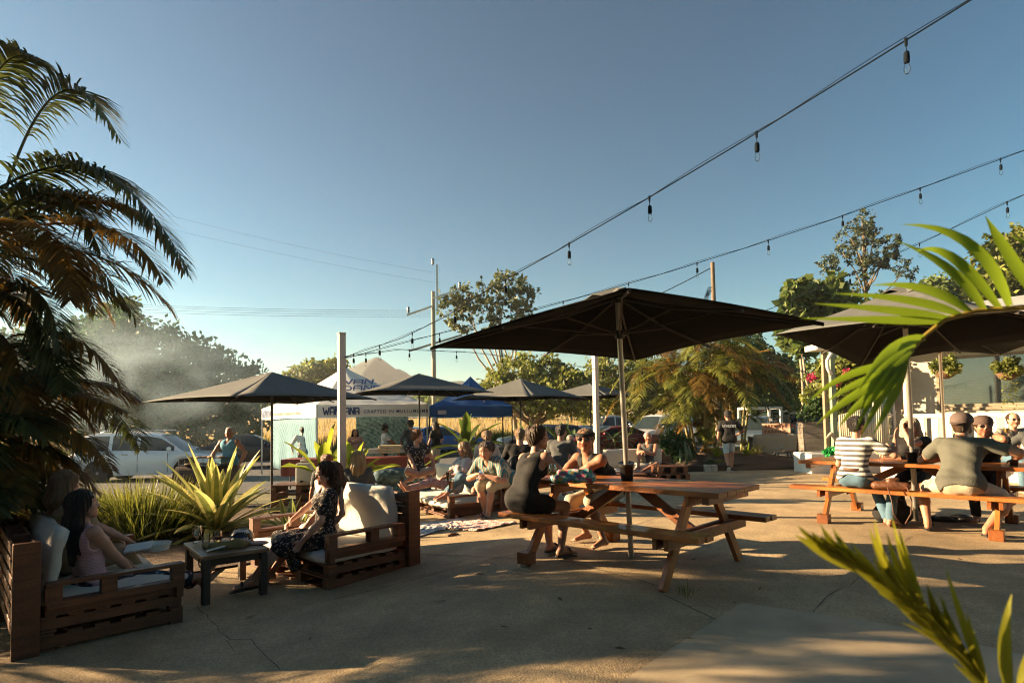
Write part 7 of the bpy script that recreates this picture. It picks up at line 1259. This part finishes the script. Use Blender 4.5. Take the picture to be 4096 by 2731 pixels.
mb = MB(); mb.lathe([(.001, 0), (.07, .0), (.085, .012), (.075, .022), (.001, .03)], n=18, sx=1.3, sy=.8); o = mb.build('cushion_pad', cloth('mauve', (.32, .24, .24)), smooth=True); o.location = rest(257, 543.5, zt); tag(o, 'flat mauve pouch at the right end of the coffee table', 'pouch')
p = G(158, 556, .14); mb = MB(); mb.lathe([(.001, .0), (.095, .0), (.11, .05), (.115, .06), (.10, .06), (.09, .02), (.001, .02)], n=20); o = mb.build('white_bowl', M_wp, smooth='auto'); o.location = A(157, 549, 5.3); tag(o, 'white round container held beside the left sofa knees', 'container')
mb = MB(); mb.box((0, 0, 0), (.2, .15, .012), rz=.4); o = mb.build('paper_menu', M_wp); o.location = A(139, 546, 5.15); o.rotation_euler = (R(15), 0, 0); tag(o, 'white paper on the lap of the person in brown trousers', 'paper')
# near table: pineapple print bag, wine glass
q = G(573, 483, .757); t = sack('printed_bag', 'bright tropical print pouch bag lying on the near picnic table', 'bag', [(q+Vector((-.16, 0, .05)), q+Vector((.16, -.02, .055)), .045, .05, .03), (q+Vector((-.12, 0, .10)), q+Vector((.14, -.02, .11)), .028, .03, .03)], mat('tropical_print', (.10, .30, .32), .6, .1, 6, extra=flowers([(.45, .10, .18), (.05, .22, .06), (.45, .32, .05), (.30, .12, .35), (.55, .50, .45), (.04, .16, .05)], 28, .62)), .007)
glass_thing('wine_glass', 'stemmed wine glass in front of the headband man', G(553, 484, .757), WINE, ([(.001, .085), (.03, .105), (.036, .12), (.001, .12)], ('white_wine', (.5, .4, .15))))
glass_thing('wine_glass', 'glass of white wine on the low pallet table by the white-haired man', A(603.5, 465.5, 12.6), WINE, ([(.001, .085), (.03, .105), (.037, .13), (.001, .13)], ('white_wine', (.5, .4, .15))), scale=1.2)
glass_thing('pint_glass', 'pint of amber beer standing on the armrest of the daybed', A(451, 489, 8.9), PINT, ([(.001, .012), (.030, .012), (.038, .12), (.001, .12)], ('amber', (.45, .20, .03))))
w_ = A(450, 479, 9.4); glass_thing('pint_glass', 'glass of dark beer in the hand of the woman in the blue singlet', w_+Vector((-.01, -.1, -.02)), PINT, ([(.001, .012), (.030, .012), (.041, .14), (.001, .14)], ('stout', (.02, .008, .004))))
# right table drinks
z2 = .757
glass_thing('tumbler', 'tumbler of pale beer in front of the black umbrella sleeve', G(908, 457, z2), TUMB, ([(.001, .012), (.031, .012), (.037, .075), (.001, .075)], ('lager', (.5, .34, .06))), scale=1.15)
glass_thing('beer_glass', 'tall stemmed beer glass beside the raised hand at the right table', G(897, 457, z2), WINE, ([(.001, .085), (.03, .10), (.039, .13), (.037, .15), (.001, .15)], ('amber2', (.5, .26, .04))), scale=1.2)
glass_thing('beer_glass', 'small stemmed glass by the elbow of the broad-backed man', G(982, 456.5, z2), STEM, ([(.001, .05), (.03, .07), (.036, .09), (.001, .09)], ('amber3', (.45, .3, .08))))
glass_thing('beer_glass', 'glass of cloudy yellow beer at the third table', A(1007, 436, 9.6), STEM, ([(.001, .05), (.03, .07), (.036, .12), (.001, .12)], ('cloudy', (.6, .42, .08))), scale=1.1)
LS = LeafSet(); p = G(834, 455, z2); crown(LS, [(0, 0, .07, .085), (-.08, 0, .05, .07), (.08, 0, .05, .07)], 1600, .035, (1, 1, 1), .7, .3); t = thing('net_bag', 'bright green nylon net bag on the left end of the right table', 'net bag', p); LS.build('net', mat('green_nylon', (.02, .42, .09), .5, .1, 5, trans=.3, vcol=True), t, world=False)
q = at_table(*T2, -.12, -.66, .46); t = sack('shoulder_bag', 'tan leather shoulder bag on the bench between the striped tee and the broad-backed man', 'bag', [(q+Vector((-.12, .08, .05)), q+Vector((.12, -.10, .05)), .05, .05, .03), (q+Vector((0, 0, .11)), q+Vector((.07, -.03, .12)), .035, .025, .02)], mat('tan_leather', (.12, .045, .018), .5, .2, 12, .3)); mb = MB()
for s in (-1, 1): mb.tube([q+Vector((s*.1-.02, -.16-.02*s, .05)), q+Vector((s*.115, -.2, -.1)), q+Vector((s*.1, -.2, -.25)), q+Vector((s*.03, -.2, -.36))], .007, 5)
mb.build('strap', M_sand, t, True, smooth=True)
q = G(898, 524); sack('backpack', 'black backpack on the ground under the right table', 'backpack', [(q+Vector((-.12, .1, .12)), q+Vector((.12, .1, .12)), .11, .12, .04), (q+Vector((-.05, .1, .22)), q+Vector((.08, .1, .24)), .07, .06, .04)], CL['black'], .012)
for k, (x, y) in enumerate([(933, 520), (946, 521), (958, 519), (968, 521)]):
    q = G(x, y); mb = MB(); n_ = 10; vs = []
    for u in np.linspace(0, 1, n_): wd = .034+.014*math.sin(u*3); vs += [(u*.26-.13, -wd, 0), (u*.26-.13, wd, 0), (u*.26-.13, wd, .025), (u*.26-.13, -wd, .025)]
    mb.add(vs, [(4*i+j, 4*i+(j+1) % 4, 4*i+4+(j+1) % 4, 4*i+4+j) for i in range(n_-1) for j in range(4)]+[(3, 2, 1, 0), (36, 37, 38, 39)]); mb.ell((-.02, 0, .035), (.11, .043, .035), 12); o = mb.build('slip_on_shoe', M_shoe, smooth=True); o.location = q; o.rotation_euler.z = [.3, -.2, 2.8, .1][k]; tag(o, ['leftmost', 'second from left', 'third from left', 'rightmost'][k]+' of the dark slip-on shoes under the right table', 'shoe', 'shoes under the right table')
# towels
def towel(label, pts, m):
    P = [G(*p) for p in pts]; mb = MB(); o = P[0].copy()
    def fn(u, v): p = P[0].lerp(P[1], u).lerp(P[3].lerp(P[2], u), v); p = p+Vector((.03*mnoise.noise(Vector((u*6, v*6, 1))), .03*mnoise.noise(Vector((u*6, v*6, 5))), 0)); return Vector((p.x-o.x, p.y-o.y, gh(p.x, p.y)+.012+.035*abs(mnoise.noise(Vector((u*9, v*5, len(label)))))-o.z))
    mb.grid(fn, 50, 30); q = mb.build('towel', m, smooth=True, solid=.008); q.location = o; return tag(q, label, 'towel', 'towels spread on the concrete')
def checks(c1, c2, f):
    def ex(t, vec, out, tc):
        L = t.links.new; ck = N(t, 'ShaderNodeTexBrick'); ck.inputs['Scale'].default_value = f; ck.inputs['Color1'].default_value = (*c1, 1); ck.inputs['Color2'].default_value = (*c2, 1); ck.inputs['Mortar'].default_value = (.62, .6, .58, 1); ck.inputs['Mortar Size'].default_value = .06; ck.inputs['Brick Width'].default_value = .6; L(vec, ck.inputs[0]); return ck.outputs[0]
    return ex
towel('white towel with black diamond pattern spread beyond the white-cushioned sofa', [(405, 541), (446, 529), (465, 520), (410, 524)], mat('towel_black_white', (.6, .6, .58), .95, extra=checks((.05, .06, .06), (.60, .62, .62), 9)))
towel('red, orange and white patterned towel in front of the daybed', [(446, 529), (476, 531.5), (517, 523), (448, 519.5)], mat('towel_red', (.6, .3, .2), .95, extra=checks((.50, .06, .07), (.62, .26, .12), 8)))
mb = MB(); mb.tube([(0, 0, .012), (.05, .02, .03), (.1, -.01, .015)], .02, 6); mb.tube([(.03, .05, .012), (.08, .07, .022), (.13, .05, .012)], .018, 6); o = mb.build('sandal_pair', M_sand, smooth=True); o.location = G(448, 536); tag(o, 'small pair of tan sandals in front of the towels', 'sandals')
# jerrycan, prep table, tubs under the marquee
ptab = A(340, 478, 16.5); t = thing('serving_table', 'long serving table with a red cloth in front of the white marquee', 'table', on(ptab.x+.6, 16.6), 0); mb = MB(); mb.box((0, 0, .78), (4.2, .8, .03)); mb.build('table_top', M_wp, t); mb = MB(); mb.grid(lambda u, v: (-2.12+4.24*u, -.42-.01*math.sin(u*90)*v, .8-.45*v), 120, 3); mb.grid(lambda u, v: (-2.12+4.24*u, -.42+.86*v, .802), 3, 3); mb.build('red_cloth', mat('red_oilcloth', (.20, .03, .02), .5, .1, 4), t, smooth=True)
for x in (-1.9, 1.9):
    for y in (-.3, .3): mb = MB(); mb.tube([(x, y, .78), (x, y, 0)], .02, 6); mb.build('leg', M_black, t)
zt1 = gh(-2.5, 16.6)+.81
def tub(label, px, w, hgt, m, n=1, name='food_tub', cat='tub'):
    p = A(px, 470, 16.5); t = thing(name, label, cat, (p.x, 16.55, zt1), 0, 'things on the serving table')
    for i in range(n): mb = MB(); mb.box((random.uniform(-.02, .02), 0, hgt*(i+.5)), (w, .36, hgt*.92)); mb.build('tray' if n > 1 else 'tub', m, t, bevel=.01)
M_tub = mat('milky_plastic', (.45, .46, .42), .4, .05, 3, trans=.4)
tub('milky plastic food tub left on the serving table behind the blond hair', 372, .42, .14, M_tub); tub('stack of pale wooden dough trays on the red-cloth serving table', 390, .62, .075, mat('pine_tray', (.5, .38, .22), .7, .1, 6), 3, 'dough_trays', 'trays'); tub('clear plastic tub at the right end of the serving table', 408, .4, .12, M_tub)
p = on(A(305, 480, 11.3).x, 11.3); t = thing('water_container', 'white plastic jerrycan with tap standing on the pallet bench left of the pale post', 'jerrycan', (p.x, 11.3, p.z+.52)); mb = MB(); mb.box((0, 0, .2), (.31, .2, .4)); mb.build('can', M_tub, t, bevel=.04, seg=3); mb = MB(); mb.tube([(-.08, 0, .39), (-.08, 0, .44), (.08, 0, .44), (.08, 0, .39)], .015, 6); mb.build('handle', M_tub, t, smooth=True); mb = MB(); mb.tube([(-.02, -.1, .06), (-.02, -.17, .06)], .02, 8); mb.build('tap', M_black, t)
t = thing('pallet_bench', 'long upturned pallet bench behind the agave carrying the jerrycan', 'bench', (p.x-.55, 11.05, gh(p.x, 11)), 0); mb = MB(); pallet(mb, 0, 0, 0, 1.5, .6, .17, 4); pallet(mb, 0, 0, .172, 1.5, .6, .17, 4); mb.build('lower_pallet', M_pal, t, bevel=.003); mb = MB(); pallet(mb, 0, 0, .346, 1.5, .6, .17, 4); mb.build('upper_pallet', M_pal, t, bevel=.003)
p = A(384, 478, 9.8); t = sack('throw_blanket', 'blue-grey leaf pattern blanket draped over a seat back in front of the serving table', 'blanket', [((p.x-.35, 11.2, .35), (p.x+.45, 11.2, .35), .16, .16, .05), ((p.x-.35, 11.2, .05), (p.x+.45, 11.2, .05), .15, .15, .05)], cloth('leaf_blanket', (.05, .10, .13), extra=flowers([(.03, .05, .07), (.10, .17, .2), (.03, .06, .08)], 12, .5)), .02)
# barbecue with rack of bread
q = on(-6.75, 13.1); t = thing('barbecue', 'half-drum charcoal barbecue with wire racks of flatbread, smoking', 'barbecue', q, .1); t.scale = (.8, .8, .8); mb = MB(); mb.lathe([(.32, -.75), (.32, .75)], n=20, M=Matrix.Translation((0, 0, .78)) @ Matrix.Rotation(R(90), 4, 'Y')); mb.build('drum', mat('rusty_drum', (.05, .03, .025), .7, .4, 6, .3), t, smooth='auto')
for x in (-.6, .6):
    for y in (-.25, .25): mb = MB(); mb.tube([(x, y, .6), (x*1.05, y*1.2, 0)], .018, 6); mb.build('leg', M_black, t)
mb = MB()
for z in (1.14, 1.32):
    mb.box((0, 0, z), (1.3, .45, .01))
    for x in np.linspace(-.62, .62, 9): mb.tube([(x, -.22, .95), (x, -.22, z)], .007, 4)
mb.build('wire_rack', M_black, t); mb = MB()
for k in range(14): mb.ell((random.uniform(-.58, .58), random.uniform(-.15, .15), 1.345 if k % 2 else 1.165), (.1, .08, .022), 8)
mb.build('flatbread', mat('flatbread', (.42, .27, .13), .8, .3, 15), t, smooth=True)
# stool by far sofa things, bowl, horse, tray of glasses
glass_thing('wine_glass', 'wine glass on the small stool table by the far grey sofa', on(8.75, 19.4, .44), WINE); mb = MB(); mb.box((0, 0, .03), (.3, .16, .05)); o = mb.build('cardboard_tray', mat('cardboard', (.35, .24, .14), .8, .15, 8), bevel=.01); o.location = on(8.98, 19.4, .436); tag(o, 'brown cardboard tray beside the wine glass on the stool table', 'tray')
mb = MB(); mb.lathe([(.15, 0), (.16, .01), (.145, .08), (.15, .085), (.13, .085), (.12, .02), (.001, .02)], n=20); o = mb.build('dog_bowl', M_steel, smooth='auto'); o.location = on(*tuple(G(774, 461))[:2]); tag(o, 'steel dog bowl on the ground before the stool table', 'bowl')
px_ = A(849, 450, 16.2); B_ = SDF(); z = .56+gh(9, 16.5)
bx = px_.x
for q in [((bx-.18, 16.4, z+.32), (bx+.2, 16.4, z+.34), .10, .11, .04), ((bx-.2, 16.4, z+.34), (bx-.36, 16.4, z+.5), .07, .045, .03), ((bx-.36, 16.4, z+.5), (bx-.48, 16.4, z+.4), .05, .03, .02), ((bx-.15, 16.35, z+.25), (bx-.22, 16.3, z+.12), .035, .02, .02), ((bx-.22, 16.3, z+.12), (bx-.14, 16.3, z), .02, .02, .01), ((bx-.12, 16.45, z+.25), (bx-.12, 16.45, z), .035, .02, .02), ((bx+.18, 16.35, z+.28), (bx+.22, 16.35, z+.13), .045, .022, .02), ((bx+.22, 16.35, z+.13), (bx+.17, 16.35, z), .022, .02, .01), ((bx+.2, 16.45, z+.28), (bx+.26, 16.45, z), .045, .02, .02), ((bx+.29, 16.4, z+.36), (bx+.37, 16.4, z+.15), .02, .015, .02)]: B_.cap(*q)
v, f = B_.mesh(.014); t = thing('horse_statue', 'pale stone horse statue on the white wall behind the green net bag', 'statue', (bx, 16.4, z)); fast('body', v-np.array((bx, 16.4, z)), f, mat('pale_stone', (.42, .37, .28), .8, .3, 12, .3), t, smooth=True)
mb = MB(); mb.lathe([(.001, 0), (.19, .0), (.2, .015), (.19, .012), (.001, .008)], n=20); wt = wk+Vector((.28, .30, .24)); o = mb.build('serving_tray', M_black, smooth='auto'); o.location = wt; tag(o, 'round black tray carried by the waiter', 'tray')
for k, d in enumerate([(-.05, 0), (.05, .03), (0, -.07)]): glass_thing('tumbler', ['left empty glass on the waiter tray', 'right empty glass on the waiter tray', 'front empty glass on the waiter tray'][k], wt+Vector((d[0], d[1], .013)), PINT, scale=1.1)
# cushion pillow on grey sofa
t = thing('pillow', 'plump white pillow lying on the grey sofa by the crate shelf', 'pillow', on(3.2, 14.2, .34), .3); cushion('cover', M_cush, (0, 0, .06), (.6, .38, .12), t, .2, 3, .5)
# scattered fallen leaves
LFL = [a+' dry leaf on the concrete '+b for a, b in zip(['small', 'curled', 'thin', 'larger', 'dark']*4, ['right of the near table back leg', 'between the near table and the waiter, farther one', 'between the near table and the waiter, left one', 'right behind the waiter feet', 'just behind the waiter heel', 'beyond the near table by the grey sofa', 'in front of the near table', 'left of the front bench foot block', 'in front of the coffee table leg', 'under the right table left of the shoes', 'right of the near table front leg', 'right of the white-cushioned sofa', 'in the lower left foreground', 'at the bottom centre of the patio', 'left of the right table bench', 'in front of the right table foot block', 'between near table leg and left foreground', 'below the red towel', 'beside the smooth slab edge', 'right of the near table in the sunlit strip'])]
mb = MB(); LS = LeafSet()
for k, (x, y) in enumerate([(694, 560), (700, 480), (688, 483), (765, 475), (770, 480), (655, 488), (590, 630), (505, 628), (250, 618), (960, 560), (735, 604), (440, 602), (310, 640), (620, 650), (845, 500), (880, 545), (560, 600), (480, 575), (690, 640), (760, 590)]):
    q = G(x, y); a = k*1.7; l = .025+.012*(k % 3); mb = MB(); d = Vector((math.cos(a), math.sin(a), 0)); s = Vector((-d.y, d.x, 0)); mb.add([-d*l, -s*l*.3+Vector((0, 0, .012)), d*l+Vector((0, 0, .01)), s*l*.3+Vector((0, 0, .004))], [(0, 1, 2, 3)]); o = mb.build('fallen_leaf', mat('dry_leaf', (.10, .05, .02), .8, .4, 5), solid=.002); o.location = q+Vector((0, 0, .008)); tag(o, LFL[k], 'leaf', 'fallen leaves on the patio')
t = thing('grass_sprout', 'small grass tuft sprouting from a crack beside the near table leg', 'weed', G(687, 597)); q = t.location.copy(); o = blades('blade_tuft', None, None, 34, lambda n: np.array(q)+np.stack([rng.normal(0, .03, n), rng.normal(0, .03, n), np.zeros(n)], 1), .16, .006, M_grass, .9, (1, 1, 1), None, t)
# ================================================================== AIR
def volume(name, label, cat, lo, hi, dens, col, noise_=None, aniso=.3):
    mb = MB(); c = [(a+b)/2 for a, b in zip(lo, hi)]; mb.box(c, [b-a for a, b in zip(lo, hi)]); m = bpy.data.materials.new(name); m.use_nodes = True; t = m.node_tree; t.nodes.clear(); o = N(t, 'ShaderNodeOutputMaterial'); v = N(t, 'ShaderNodeVolumePrincipled'); v.inputs['Color'].default_value = (*col, 1); v.inputs['Density'].default_value = dens; v.inputs['Anisotropy'].default_value = aniso; t.links.new(v.outputs[0], o.inputs['Volume'])
    if noise_: noise_(t, v)
    return tag(mb.build(name, m), label, cat, kind='stuff')
volume('haze', 'thin pale evening haze over the valley', 'haze', (-5500, -800, -3), (5500, 5400, 98), 3.4e-4, (.95, .98, 1), aniso=.3)

def smoke_noise(t, v):
    L = t.links.new; tc = N(t, 'ShaderNodeTexCoord'); mp = N(t, 'ShaderNodeMapping'); mp.inputs['Scale'].default_value = (.45, .45, .8); mp.inputs['Rotation'].default_value = (0, .5, 0); L(tc.outputs['Object'], mp.inputs[0]); n = N(t, 'ShaderNodeTexNoise'); n.inputs['Scale'].default_value = 1.1; n.inputs['Detail'].default_value = 4; n.inputs['Distortion'].default_value = 1.2; L(mp.outputs[0], n.inputs[0])
    r = N(t, 'ShaderNodeValToRGB'); r.color_ramp.elements[0].position = .42; r.color_ramp.elements[0].color = (0, 0, 0, 1); r.color_ramp.elements[1].position = .8; L(n.outputs[0], r.inputs[0])
    g = N(t, 'ShaderNodeTexCoord'); m2 = N(t, 'ShaderNodeMapping'); m2.inputs['Location'].default_value = (-1, -1, -1); m2.inputs['Scale'].default_value = (2, 2, 2); L(g.outputs['Generated'], m2.inputs[0]); gr = N(t, 'ShaderNodeTexGradient', gradient_type='SPHERICAL'); L(m2.outputs[0], gr.inputs[0])
    mu = N(t, 'ShaderNodeMath', operation='MULTIPLY'); L(r.outputs[0], mu.inputs[0]); L(gr.outputs[0], mu.inputs[1]); m3 = N(t, 'ShaderNodeMath', operation='MULTIPLY'); m3.inputs[1].default_value = .30; L(mu.outputs[0], m3.inputs[0]); L(m3.outputs[0], v.inputs['Density'])
volume('smoke', 'pale barbecue smoke drifting left in front of the dark bush', 'smoke', (-16, 13.2, .3), (-4.6, 18.5, 5.2), 1, (.62, .84, 1.), smoke_noise, .5)
